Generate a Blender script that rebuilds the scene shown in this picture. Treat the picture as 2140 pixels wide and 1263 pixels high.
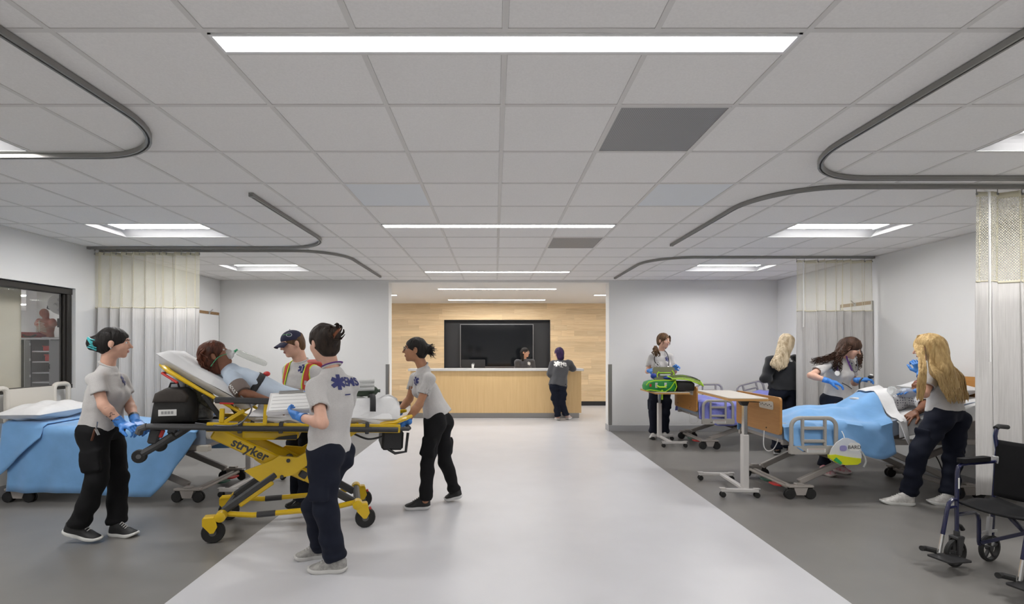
import bpy, math, random
import numpy as np
from mathutils import Vector, Matrix
from mathutils.bvhtree import BVHTree

# ------------------------------------------------------------------ scene, camera, world, exposure
for o in list(bpy.data.objects):
    bpy.data.objects.remove(o, do_unlink=True)
scene = bpy.context.scene
COL = scene.collection
random.seed(7)

CAM_Z = 1.527
FPX, VX, VY = 1028.0, 1034.0, 730.0          # focal length and vanishing point in pixels of the 2140 x 1263 frame
cam_data = bpy.data.cameras.new('camera')
cam_data.sensor_width = 36.0
cam_data.lens = 36.0 * FPX / 2140.0
cam_data.shift_x = (1070.0 - VX) / 2140.0
cam_data.shift_y = (VY - 631.5) / 2140.0
cam_data.clip_start = 0.05
cam = bpy.data.objects.new('camera', cam_data)
cam.location = (0, 0, CAM_Z)
cam.rotation_euler = (math.pi / 2, 0, 0)
COL.objects.link(cam)
scene.camera = cam

world = bpy.data.worlds.new('world')
scene.world = world
world.use_nodes = True
world.node_tree.nodes['Background'].inputs[0].default_value = (0.8, 0.85, 0.9, 1)
world.node_tree.nodes['Background'].inputs[1].default_value = 0.05

scene.view_settings.view_transform = 'Standard'
scene.view_settings.look = 'None'
scene.view_settings.gamma = 1.0
scene.view_settings.use_curve_mapping = False
scene.view_settings.exposure = 1.53
LIGHT_LINEAR = 9.0        # emission of the slot lights
LIGHT_CORRIDOR = 20.0     # emission of the narrower corridor slot lights
LIGHT_TROFFER = 12.0       # emission of the 2 x 4 lights

def P(px, py, Y):
    """world point seen at a pixel of the photograph, at distance Y"""
    return Vector(((px - VX) / FPX * Y, Y, CAM_Z - (py - VY) / FPX * Y))

# ------------------------------------------------------------------ materials
MATS = {}
def mat(name, color, rough=0.6, metal=0.0, var=0.0, vscale=8.0, vstretch=(1, 1, 1), bump=0.0, bscale=60.0,
        bstretch=(1, 1, 1), emit=0.0, spec=0.5, sheen=0.0, coords='Object', alpha=1.0, trans=0.0, coat=0.0, rnd=0.0,
        col2=None, sss=0.0, bdist=0.01):
    if name in MATS:
        return MATS[name]
    m = bpy.data.materials.new(name)
    m.use_nodes = True
    nt = m.node_tree
    b = nt.nodes['Principled BSDF']
    c = (*color, 1)
    b.inputs['Base Color'].default_value = c
    b.inputs['Roughness'].default_value = rough
    b.inputs['Metallic'].default_value = metal
    b.inputs['Specular IOR Level'].default_value = spec
    if sheen: b.inputs['Sheen Weight'].default_value = sheen
    if trans: b.inputs['Transmission Weight'].default_value = trans
    if coat: b.inputs['Coat Weight'].default_value = coat
    if alpha < 1: b.inputs['Alpha'].default_value = alpha
    if sss:
        b.inputs['Subsurface Weight'].default_value = sss
        b.inputs['Subsurface Radius'].default_value = (0.012, 0.005, 0.003)
        b.inputs['Subsurface Scale'].default_value = 1.0
    if emit:
        b.inputs['Emission Color'].default_value = c
        b.inputs['Emission Strength'].default_value = emit
    tc = None
    def coord(stretch):
        nonlocal tc
        if tc is None:
            tc = nt.nodes.new('ShaderNodeTexCoord')
        mp = nt.nodes.new('ShaderNodeMapping')
        mp.inputs['Scale'].default_value = stretch
        nt.links.new(tc.outputs[coords], mp.inputs['Vector'])
        return mp.outputs['Vector']
    last = None
    if var:
        n = nt.nodes.new('ShaderNodeTexNoise')
        n.inputs['Scale'].default_value = vscale
        n.inputs['Detail'].default_value = 2.0
        n.inputs['Roughness'].default_value = 0.6
        nt.links.new(coord(vstretch), n.inputs['Vector'])
        r = nt.nodes.new('ShaderNodeValToRGB')
        r.color_ramp.elements[0].position = 0.3
        r.color_ramp.elements[1].position = 0.7
        c2 = col2 if col2 else tuple(x * (1 - var) for x in color)
        r.color_ramp.elements[0].color = (*c2, 1)
        r.color_ramp.elements[1].color = (*[min(1, x * (1 + (0 if col2 else var * .6))) for x in color], 1)
        nt.links.new(n.outputs['Fac'], r.inputs['Fac'])
        last = r.outputs['Color']
    if rnd:
        oi = nt.nodes.new('ShaderNodeObjectInfo')
        mr = nt.nodes.new('ShaderNodeMapRange')
        mr.inputs['To Min'].default_value = 1 - rnd
        mr.inputs['To Max'].default_value = 1 + rnd * 0.7
        nt.links.new(oi.outputs['Random'], mr.inputs['Value'])
        mx = nt.nodes.new('ShaderNodeVectorMath'); mx.operation = 'SCALE'
        if last is not None:
            nt.links.new(last, mx.inputs[0])
        else:
            mx.inputs[0].default_value = color
        nt.links.new(mr.outputs['Result'], mx.inputs['Scale'])
        last = mx.outputs['Vector']
    if last is not None:
        nt.links.new(last, b.inputs['Base Color'])
        if emit: nt.links.new(last, b.inputs['Emission Color'])
    if bump:
        n = nt.nodes.new('ShaderNodeTexNoise')
        n.inputs['Scale'].default_value = bscale
        n.inputs['Detail'].default_value = 2.0
        nt.links.new(coord(bstretch), n.inputs['Vector'])
        bp = nt.nodes.new('ShaderNodeBump')
        bp.inputs['Strength'].default_value = bump
        bp.inputs['Distance'].default_value = bdist
        nt.links.new(n.outputs['Fac'], bp.inputs['Height'])
        nt.links.new(bp.outputs['Normal'], b.inputs['Normal'])
    MATS[name] = m
    return m

# ------------------------------------------------------------------ mesh helpers
ROOTM = {}        # thing name -> world matrix of its Empty

def thing(name, label=None, cat=None, loc=(0, 0, 0), rotz=0.0, group=None, kind=None):
    o = bpy.data.objects.new(name, None)
    o.empty_display_size = 0.1
    o.location = loc
    o.rotation_euler = (0, 0, rotz)
    COL.objects.link(o)
    ROOTM[o.name] = Matrix.Translation(Vector(loc)) @ Matrix.Rotation(rotz, 4, 'Z')
    return tag(o, label, cat, group, kind)

def tag(o, label=None, cat=None, group=None, kind=None):
    if label: o['label'] = label
    if cat: o['category'] = cat
    if group: o['group'] = group
    if kind: o['kind'] = kind
    return o

def root_matrix(o):
    while o is not None:
        if o.name in ROOTM:
            return ROOTM[o.name]
        o = o.parent
    return Matrix.Identity(4)

def link(me, name, m, parent=None):
    o = bpy.data.objects.new(name, me)
    if m is not None and not me.materials:
        me.materials.append(m)
    COL.objects.link(o)
    if parent is not None:
        o.parent = parent
    return o

def V(*a):
    return Vector(a)

def frame_from(d, up=(0, 0, 1)):
    d = Vector(d).normalized()
    u = Vector(up)
    s = d.cross(u)
    if s.length < 1e-5:
        s = d.cross(Vector((0, 1, 0)))
        if s.length < 1e-5: s = d.cross(Vector((1, 0, 0)))
    s.normalize()
    u = s.cross(d).normalized()
    return d, s, u

class MB:
    """collects simple shapes and links them as one mesh object"""
    def __init__(s):
        s.v = []; s.f = []; s.T = None
    def add(s, verts, faces):
        b = len(s.v)
        if s.T is not None:
            s.v.extend([tuple(s.T @ Vector(q)) for q in verts])
        else:
            s.v.extend([tuple(q) for q in verts])
        s.f.extend([tuple(i + b for i in q) for q in faces])
        return s
    def obox(s, c, ax, ay, az, hx, hy, hz, bev=0.0):
        c, ax, ay, az = Vector(c), Vector(ax), Vector(ay), Vector(az)
        def pt(x, y, z): return c + ax * x + ay * y + az * z
        if bev <= 0:
            vs = [pt(x * hx, y * hy, z * hz) for x in (-1, 1) for y in (-1, 1) for z in (-1, 1)]
            fs = [(0, 1, 3, 2), (4, 6, 7, 5), (0, 4, 5, 1), (2, 3, 7, 6), (0, 2, 6, 4), (1, 5, 7, 3)]
            return s.add(vs, fs)
        b = min(bev, hx * .99, hy * .99, hz * .99)
        vs = []; ix = {}
        for x in (-1, 1):
            for y in (-1, 1):
                for z in (-1, 1):
                    ix[(x, y, z, 0)] = len(vs); vs.append(pt(x * hx, y * (hy - b), z * (hz - b)))
                    ix[(x, y, z, 1)] = len(vs); vs.append(pt(x * (hx - b), y * hy, z * (hz - b)))
                    ix[(x, y, z, 2)] = len(vs); vs.append(pt(x * (hx - b), y * (hy - b), z * hz))
        fs = []
        for x in (-1, 1):
            fs.append([ix[(x, y, z, 0)] for y, z in ((-1, -1), (1, -1), (1, 1), (-1, 1))][::x])
            fs.append([ix[(y, x, z, 1)] for y, z in ((-1, -1), (1, -1), (1, 1), (-1, 1))][::-x])
            fs.append([ix[(y, z, x, 2)] for y, z in ((-1, -1), (1, -1), (1, 1), (-1, 1))][::x])
        for x in (-1, 1):
            for y in (-1, 1):
                fs.append([ix[(x, y, -1, 0)], ix[(x, y, 1, 0)], ix[(x, y, 1, 1)], ix[(x, y, -1, 1)]][::-x * y])
                fs.append([ix[(x, -1, y, 0)], ix[(x, 1, y, 0)], ix[(x, 1, y, 2)], ix[(x, -1, y, 2)]][::x * y])
                fs.append([ix[(-1, x, y, 1)], ix[(1, x, y, 1)], ix[(1, x, y, 2)], ix[(-1, x, y, 2)]][::-x * y])
                for z in (-1, 1):
                    fs.append([ix[(x, y, z, 0)], ix[(x, y, z, 1)], ix[(x, y, z, 2)]][::x * y * z])
        return s.add(vs, fs)
    def box(s, c, size, bev=0.0, rz=0.0):
        ca, sa = math.cos(rz), math.sin(rz)
        return s.obox(c, (ca, sa, 0), (-sa, ca, 0), (0, 0, 1), size[0] / 2, size[1] / 2, size[2] / 2, bev)
    def bb(s, x0, x1, y0, y1, z0, z1, bev=0.0):
        return s.box(((x0 + x1) / 2, (y0 + y1) / 2, (z0 + z1) / 2), (abs(x1 - x0), abs(y1 - y0), abs(z1 - z0)), bev)
    def bar(s, p0, p1, w, h, up=(0, 0, 1), bev=0.0):
        p0, p1 = Vector(p0), Vector(p1)
        d, sd, u = frame_from(p1 - p0, up)
        return s.obox((p0 + p1) / 2, d, sd, u, (p1 - p0).length / 2, w / 2, h / 2, bev)
    def tube(s, pts, r, n=8, closed=False, cap=True, flat=None, up=(0, 0, 1)):
        pts = [Vector(q) for q in pts]
        m = len(pts)
        rs = r if hasattr(r, '__len__') else [r] * m
        vs = []; fs = []
        prev = None
        for i, q in enumerate(pts):
            if closed: t = pts[(i + 1) % m] - pts[i - 1]
            else: t = pts[min(i + 1, m - 1)] - pts[max(i - 1, 0)]
            if t.length < 1e-9: t = Vector((0, 0, 1))
            t.normalize()
            if prev is None:
                _, a, b = frame_from(t, up)
            else:
                a = prev - t * prev.dot(t)
                if a.length < 1e-6: _, a, b = frame_from(t, up)
                a.normalize(); b = a.cross(t)
            prev = a
            b = a.cross(t)
            for k in range(n):
                an = 2 * math.pi * k / n
                vs.append(q + a * math.cos(an) * rs[i] + b * math.sin(an) * rs[i] * (flat if flat else 1))
        rng = m if closed else m - 1
        for i in range(rng):
            j = (i + 1) % m
            for k in range(n):
                k2 = (k + 1) % n
                fs.append((i * n + k, j * n + k, j * n + k2, i * n + k2))
        if cap and not closed:
            fs.append(tuple(range(n)))
            fs.append(tuple(range((m - 1) * n + n - 1, (m - 1) * n - 1, -1)))
        return s.add(vs, fs)
    def cyl(s, p0, p1, r0, r1=None, n=16):
        return s.tube([p0, p1], [r0, r0 if r1 is None else r1], n)
    def lathe(s, prof, o, axis=(0, 0, 1), n=20):
        """prof: list of (radius, height along axis)"""
        d, a, b = frame_from(axis, (0, 1, 0) if abs(Vector(axis).normalized().z) > .9 else (0, 0, 1))
        o = Vector(o); vs = []; fs = []
        for r, h in prof:
            for k in range(n):
                an = 2 * math.pi * k / n
                vs.append(o + d * h + (a * math.cos(an) + b * math.sin(an)) * r)
        for i in range(len(prof) - 1):
            for k in range(n):
                k2 = (k + 1) % n
                fs.append((i * n + k, i * n + k2, (i + 1) * n + k2, (i + 1) * n + k))
        fs.append(tuple(range(n - 1, -1, -1)))
        fs.append(tuple(range((len(prof) - 1) * n, len(prof) * n)))
        return s.add(vs, fs)
    def prism(s, poly, o, ux, uy, t, centered=True):
        """polygon (list of 2D points) in plane o + ux*a + uy*b, thickness t along ux x uy"""
        o, ux, uy = Vector(o), Vector(ux).normalized(), Vector(uy).normalized()
        n = ux.cross(uy).normalized()
        z0, z1 = (-t / 2, t / 2) if centered else (0, t)
        m = len(poly)
        vs = [o + ux * a + uy * b + n * z0 for a, b in poly] + [o + ux * a + uy * b + n * z1 for a, b in poly]
        fs = [tuple(range(m - 1, -1, -1)), tuple(range(m, 2 * m))]
        for i in range(m):
            j = (i + 1) % m
            fs.append((i, j, m + j, m + i))
        return s.add(vs, fs)
    def ell(s, c, r, n=14, m=9, R=None):
        c = Vector(c); vs = []; fs = []
        R = R or Matrix.Identity(3)
        for i in range(m + 1):
            th = math.pi * i / m
            for k in range(n):
                ph = 2 * math.pi * k / n
                vs.append(c + R @ Vector((r[0] * math.sin(th) * math.cos(ph), r[1] * math.sin(th) * math.sin(ph), r[2] * math.cos(th))))
        for i in range(m):
            for k in range(n):
                k2 = (k + 1) % n
                fs.append((i * n + k, (i + 1) * n + k, (i + 1) * n + k2, i * n + k2))
        return s.add(vs, fs)
    def grid(s, fn, nu, nv, closed_u=False):
        """fn(i/nu, j/nv) -> point"""
        vs = [fn(i / nu, j / nv) for j in range(nv + 1) for i in range(nu + 1)]
        fs = [(j * (nu + 1) + i, j * (nu + 1) + i + 1, (j + 1) * (nu + 1) + i + 1, (j + 1) * (nu + 1) + i) for j in range(nv) for i in range(nu)]
        return s.add(vs, fs)
    def build(s, name, m, parent=None, world=False, smooth=35, label=None, solid=0.0):
        me = bpy.data.meshes.new(name)
        vs = s.v
        if world and parent is not None:
            inv = root_matrix(parent).inverted()
            vs = [tuple(inv @ Vector(q)) for q in vs]
        me.from_pydata(vs, [], s.f)
        me.validate()
        if smooth:
            me.polygons.foreach_set('use_smooth', [True] * len(me.polygons))
            me.set_sharp_from_angle(angle=math.radians(smooth))
        o = link(me, name, m, parent)
        if solid:
            md = o.modifiers.new('thickness', 'SOLIDIFY'); md.thickness = abs(solid); md.offset = 1 if solid > 0 else -1
        if label: o['label'] = label
        return o

def rrect(w, h, r, n=5, cx=0.0, cy=0.0):
    """rounded rectangle outline"""
    pts = []
    for (sx, sy, a0) in ((1, -1, -90), (1, 1, 0), (-1, 1, 90), (-1, -1, 180)):
        for i in range(n + 1):
            a = math.radians(a0 + 90 * i / n)
            pts.append((cx + sx * (w / 2 - r) + r * math.cos(a), cy + sy * (h / 2 - r) + r * math.sin(a)))
    return pts

def structure(name, mb, m, **k):
    o = mb.build(name, m, **k)
    o['kind'] = 'structure'
    return o

def text_mesh(body, size, extrude=0.0, sx=1.0, align='CENTER', bold=0.0):
    cu = bpy.data.curves.new('lettering', 'FONT')
    cu.body = body; cu.size = size; cu.align_x = align; cu.align_y = 'CENTER'; cu.extrude = extrude; cu.offset = bold
    cu.resolution_u = 3
    ob = bpy.data.objects.new('lettering', cu)
    COL.objects.link(ob)
    dg = bpy.context.evaluated_depsgraph_get()
    me = bpy.data.meshes.new_from_object(ob.evaluated_get(dg))
    vs = [(q.co.x * sx, q.co.y, q.co.z) for q in me.vertices]
    fs = [tuple(p.vertices) for p in me.polygons]
    bpy.data.objects.remove(ob, do_unlink=True)
    bpy.data.curves.remove(cu); bpy.data.meshes.remove(me)
    return vs, fs

def place_flat(vs, o, ux, uy, off=0.0):
    o, ux, uy = Vector(o), Vector(ux).normalized(), Vector(uy).normalized()
    n = ux.cross(uy)
    return [o + ux * v[0] + uy * v[1] + n * (v[2] + off) for v in vs]

def star_of_life(r):
    """six-armed star outline"""
    w = r * 0.27
    vs = []; fs = []
    for k in range(3):
        a = math.pi / 2 + k * math.pi / 3
        c, s_ = math.cos(a), math.sin(a)
        b = len(vs)
        for (x, y) in ((-r, -w), (-r * .33, -w), (r * .33, -w), (r, -w), (r, w), (r * .33, w), (-r * .33, w), (-r, w)):
            vs.append((x * c - y * s_, x * s_ + y * c, 0.0002 * k))
        fs += [(b, b + 1, b + 6, b + 7), (b + 1, b + 2, b + 5, b + 6), (b + 2, b + 3, b + 4, b + 5)]
    return vs, fs
# ------------------------------------------------------------------ surface materials
def wood(name, light, dark, along=0, scale=2.0, ratio=12.0, rough=0.45, rnd=0.0, contrast=(0.3, 0.72), coat=0.0, fine=0.35):
    m = bpy.data.materials.new(name); m.use_nodes = True
    nt = m.node_tree; b = nt.nodes['Principled BSDF']
    b.inputs['Roughness'].default_value = rough
    if coat: b.inputs['Coat Weight'].default_value = coat; b.inputs['Coat Roughness'].default_value = .25
    tc = nt.nodes.new('ShaderNodeTexCoord'); mp = nt.nodes.new('ShaderNodeMapping')
    sc = [scale * ratio] * 3; sc[along] = scale
    mp.inputs['Scale'].default_value = sc
    nt.links.new(tc.outputs['Object'], mp.inputs['Vector'])
    oi = nt.nodes.new('ShaderNodeObjectInfo')
    mul = nt.nodes.new('ShaderNodeMath'); mul.operation = 'MULTIPLY'; mul.inputs[1].default_value = 40.0 if rnd else 0.0
    nt.links.new(oi.outputs['Random'], mul.inputs[0])
    n = nt.nodes.new('ShaderNodeTexNoise'); n.noise_dimensions = '4D'
    n.inputs['Scale'].default_value = 1.0; n.inputs['Detail'].default_value = 6; n.inputs['Roughness'].default_value = .6
    n.inputs['Distortion'].default_value = .8
    nt.links.new(mp.outputs['Vector'], n.inputs['Vector']); nt.links.new(mul.outputs[0], n.inputs['W'])
    r = nt.nodes.new('ShaderNodeValToRGB')
    r.color_ramp.elements[0].position, r.color_ramp.elements[1].position = contrast
    r.color_ramp.elements[0].color = (*dark, 1); r.color_ramp.elements[1].color = (*light, 1)
    nt.links.new(n.outputs['Fac'], r.inputs['Fac'])
    out = r.outputs['Color']
    if rnd:
        mr = nt.nodes.new('ShaderNodeMapRange'); mr.inputs['To Min'].default_value = 1 - rnd; mr.inputs['To Max'].default_value = 1 + rnd * .5
        nt.links.new(oi.outputs['Random'], mr.inputs['Value'])
        vm = nt.nodes.new('ShaderNodeVectorMath'); vm.operation = 'SCALE'
        nt.links.new(out, vm.inputs[0]); nt.links.new(mr.outputs['Result'], vm.inputs['Scale'])
        out = vm.outputs['Vector']
    nt.links.new(out, b.inputs['Base Color'])
    MATS[name] = m
    return m

M_WALL = mat('wall paint', (.80, .80, .795), .65)
M_GYP = mat('corridor ceiling paint', (.82, .80, .775), .7)
M_TILE = mat('ceiling tile', (.88, .865, .85), .9, var=.035, vscale=90, rnd=.012)
M_TILE_BLUE = mat('ceiling access tile', (.80, .83, .86), .8)
M_TEE = mat('ceiling grid paint', (.72, .705, .685), .5)
M_FLOOR = mat('pale grey sheet floor', (.60, .60, .625), .34, var=.035, vscale=2.2, spec=.4)
M_FLOOR_DARK = mat('charcoal sheet floor', (.205, .197, .186), .36, var=.06, vscale=2.5, spec=.4)
M_BASE = mat('grey rubber base', (.40, .40, .41), .45)
M_TRACK = mat('track aluminium', (.30, .295, .28), .42, metal=.6)
M_TRACK_DARK = mat('track slot', (.03, .03, .03), .6)
M_LIGHTFRAME = mat('white light frame', (.8, .8, .8), .4)
M_LENS = mat('lit slot lens', (1, .985, .96), .5, emit=LIGHT_LINEAR)
M_LENS_C = mat('lit corridor lens', (1, .985, .96), .5, emit=LIGHT_CORRIDOR)
M_LENS_T = mat('lit troffer lens', (1, .985, .965), .5, emit=LIGHT_TROFFER)
M_REFLECT = mat('white reflector', (.50, .50, .51), .5)
M_STEEL = mat('brushed steel', (.36, .355, .345), .32, metal=.9, bump=.05, bscale=30, bstretch=(1, 1, 40))
M_BLACK = mat('black plastic', (.016, .016, .017), .45)
M_RUBBER = mat('black rubber', (.013, .013, .013), .7)
M_WHITE = mat('white enamel', (.75, .75, .74), .4)
M_PLANK = wood('pale ash planks', (.88, .68, .42), (.70, .49, .27), along=0, scale=1.6, ratio=16, rough=.5, rnd=.14, contrast=(.25, .66))
M_DESK = wood('maple laminate', (.82, .58, .29), (.74, .50, .235), along=2, scale=1.5, ratio=22, rough=.42)
M_BOARD = wood('honey oak laminate', (.50, .245, .066), (.42, .19, .045), along=1, scale=3, ratio=12, rough=.4)
M_CHAR = mat('charcoal panel', (.033, .034, .037), .5)

ROOM_L, ROOM_R, ROOM_F, ROOM_B = -5.10, 5.25, 9.13, -4.6
CEIL = CAM_Z + 1.279
GRID, GX0, GY0 = 0.6096, 0.0416, 1.975
AISLE_L, AISLE_R = -1.98, 2.14
OPEN_L, OPEN_R, WALL_T = -1.97, 2.12, 0.27
BACK_Y = 13.3
CEIL_B = 2.765

# floor: pale aisle running through the opening, charcoal bays on both sides
structure('floor', MB().bb(AISLE_L, AISLE_R, ROOM_B, ROOM_F + WALL_T, -.1, 0)
          .bb(-8.5, 8.5, ROOM_F + WALL_T, BACK_Y + .2, -.1, 0), M_FLOOR)
structure('floor_bay_left', MB().bb(ROOM_L - .2, AISLE_L, ROOM_B, ROOM_F + .05, -.1, 0), M_FLOOR_DARK)
structure('floor_bay_right', MB().bb(AISLE_R, ROOM_R + .2, ROOM_B, ROOM_F + .05, -.1, 0), M_FLOOR_DARK)

# walls
WIN_Y0, WIN_Y1, WIN_Z0, WIN_Z1 = 3.55, 5.985, 1.05, 2.262
lw = MB()
lw.bb(ROOM_L - .2, ROOM_L, ROOM_B, WIN_Y0, 0, CEIL)
lw.bb(ROOM_L - .2, ROOM_L, WIN_Y1, ROOM_F, 0, CEIL)
lw.bb(ROOM_L - .2, ROOM_L, WIN_Y0, WIN_Y1, 0, WIN_Z0)
lw.bb(ROOM_L - .2, ROOM_L, WIN_Y0, WIN_Y1, WIN_Z1, CEIL)
structure('wall_left', lw, M_WALL)
structure('wall_right', MB().bb(ROOM_R, ROOM_R + .2, ROOM_B, ROOM_F, 0, CEIL), M_WALL)
structure('wall_far_left', MB().bb(ROOM_L - .2, OPEN_L, ROOM_F, ROOM_F + WALL_T, 0, CEIL), M_WALL)
structure('wall_far_right', MB().bb(OPEN_R, ROOM_R + .2, ROOM_F, ROOM_F + WALL_T, 0, CEIL), M_WALL)
structure('wall_behind', MB().bb(ROOM_L - .2, ROOM_R + .2, ROOM_B - .2, ROOM_B, 0, CEIL), M_WALL)

# rubber base
def base_strip(name, x0, x1, y0, y1):
    structure(name, MB().bb(x0, x1, y0, y1, 0, .112, .002), M_BASE)
base_strip('baseboard_left', ROOM_L, ROOM_L + .008, ROOM_B, ROOM_F)
base_strip('baseboard_right', ROOM_R - .008, ROOM_R, ROOM_B, ROOM_F)
base_strip('baseboard_far_left', ROOM_L, OPEN_L - .001, ROOM_F - .008, ROOM_F)
base_strip('baseboard_far_right', OPEN_R + .001, ROOM_R, ROOM_F - .008, ROOM_F)
base_strip('baseboard_opening_left', OPEN_L, OPEN_L + .008, ROOM_F - .008, ROOM_F + WALL_T)
base_strip('baseboard_opening_right', OPEN_R - .008, OPEN_R, ROOM_F - .008, ROOM_F + WALL_T)

# ------------------------------------------------------------------ ceiling: slab, tee bars, tiles
ceil = structure('ceiling', MB().bb(ROOM_L - .2, ROOM_R + .2, ROOM_B - .2, ROOM_F + .02, CEIL + .12, CEIL + .2), M_TILE)
xs_lines = [ROOM_L] + [GX0 + GRID * k for k in range(-8, 9)] + [ROOM_R]
ys_lines = [GY0 + GRID * n for n in range(-10, 12)] + [ROOM_F]
LINEAR_N = (-5, 0, 5, 10)
scene.cycles.diffuse_bounces = 4
scene.cycles.glossy_bounces = 2
scene.cycles.transmission_bounces = 4
scene.cycles.max_bounces = 8
scene.cycles.use_light_tree = False
TROFFER_N = (-7, -3, 1, 5, 9)
def cell_use(k, n):
    if n in TROFFER_N and (-7 <= k < -5 or 5 <= k < 7): return 'troffer'
    if k == 1 and n in (1, 6): return 'grille'
    if n in LINEAR_N and -2 <= k < 2: return 'linear'
    return None
SLOT_D = 0.142
tile_mesh = {}
behind = MB()
for j in range(len(ys_lines) - 1):
    n = j - 10
    y0, y1 = ys_lines[j], ys_lines[j + 1]
    for i in range(len(xs_lines) - 1):
        k = i - 9
        x0, x1 = xs_lines[i], xs_lines[i + 1]
        use = cell_use(k, n)
        if use in ('troffer', 'grille'): continue
        ya = y0 + SLOT_D if use == 'linear' else y0
        if y1 < 1.0:
            behind.bb(x0 + .011, x1 - .011, ya + .011, y1 - .011, CEIL + .003, CEIL + .019)
            continue
        key = (round(x1 - x0, 3), round(y1 - ya, 3))
        if key not in tile_mesh:
            w, d = x1 - x0 - .022, y1 - ya - .022
            mb = MB().box((0, 0, 0), (w, d, .016), .003)
            o = mb.build('tile', M_TILE, ceil, smooth=0)
            tile_mesh[key] = o.data
        else:
            o = link(tile_mesh[key], 'tile', None, ceil)
        o.location = ((x0 + x1) / 2, (ya + y1) / 2, CEIL + .011)
        if n == 3 and k in (-2, 2):
            o.data = o.data.copy(); o.data.materials[0] = M_TILE_BLUE
            o['label'] = 'bluish plain access tile'
o = behind.build('tile_field', M_TILE, ceil, smooth=0)
o['kind'] = 'stuff'
for i, x in enumerate(xs_lines):
    k = i - 9
    cuts = []
    for n in TROFFER_N:
        if k in (-6, 6): cuts.append((GY0 + GRID * n, GY0 + GRID * (n + 1)))
    for n in LINEAR_N:
        if k in (-1, 0, 1): cuts.append((GY0 + GRID * n, GY0 + GRID * n + SLOT_D + .01))
    y = ROOM_B
    for c0, c1 in sorted(cuts) + [(ROOM_F, None)]:
        if c0 - y > .02:
            MB().bb(x - .012, x + .012, y, c0, CEIL, CEIL + .03).build('tee_bar', M_TEE, ceil, smooth=0)
        y = c1
for j, y in enumerate(ys_lines):
    n = j - 10
    mb = MB()
    mb.bb(ROOM_L, ROOM_R, y - .012, y + .012, CEIL + .0004, CEIL + .03)
    mb.build('tee_bar', M_TEE, ceil, smooth=0)
for nm, x0, x1, y0, y1 in (('trim_1', ROOM_L, ROOM_L + .02, ROOM_B, ROOM_F), ('trim_2', ROOM_R - .02, ROOM_R, ROOM_B, ROOM_F),
                           ('trim_3', ROOM_L, ROOM_R, ROOM_F - .02, ROOM_F)):
    structure(nm, MB().bb(x0, x1, y0, y1, CEIL - .006, CEIL + .02), M_TEE, smooth=0)

def flat_lens(x0, x1, y0, y1, z):
    return MB().add([(x0, y0, z), (x1, y0, z), (x1, y1, z), (x0, y1, z)], [(3, 2, 1, 0)])
# slot lights set in the ceiling grid
lin_where = {-5: 'behind the camera', 0: 'nearest and longest across the top of the picture', 5: 'halfway down the aisle ceiling',
             10: 'just before the wide opening to the desk'}
for n in LINEAR_N:
    y0 = GY0 + GRID * n + .012
    x0, x1 = GX0 - 2 * GRID, GX0 + 2 * GRID
    t = thing('slot_light', 'long white recessed slot light, ' + lin_where[n], 'ceiling light', ((x0 + x1) / 2, y0 + SLOT_D / 2, CEIL), 0, 'aisle slot lights')
    hx, hy = (x1 - x0) / 2 - .012, SLOT_D / 2 - .006
    fr = MB()
    fr.bb(-hx, hx, -hy, -hy + .014, -.004, .05); fr.bb(-hx, hx, hy - .014, hy, -.004, .05)
    fr.bb(-hx, -hx + .014, -hy, hy, -.0042, .05); fr.bb(hx - .014, hx, -hy, hy, -.0042, .05)
    fr.build('frame', M_LIGHTFRAME, t, smooth=0)
    flat_lens(-hx + .014, hx - .014, -hy + .014, hy - .014, .012).build('lens', M_LENS, t, smooth=0)
    # cut tile bar on the far side of the slot
    MB().bb(x0, x1, y0 + SLOT_D - .012, y0 + SLOT_D + .010, CEIL + .0002, CEIL + .03).build('tee_bar', M_TEE, ceil, smooth=0)

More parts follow.
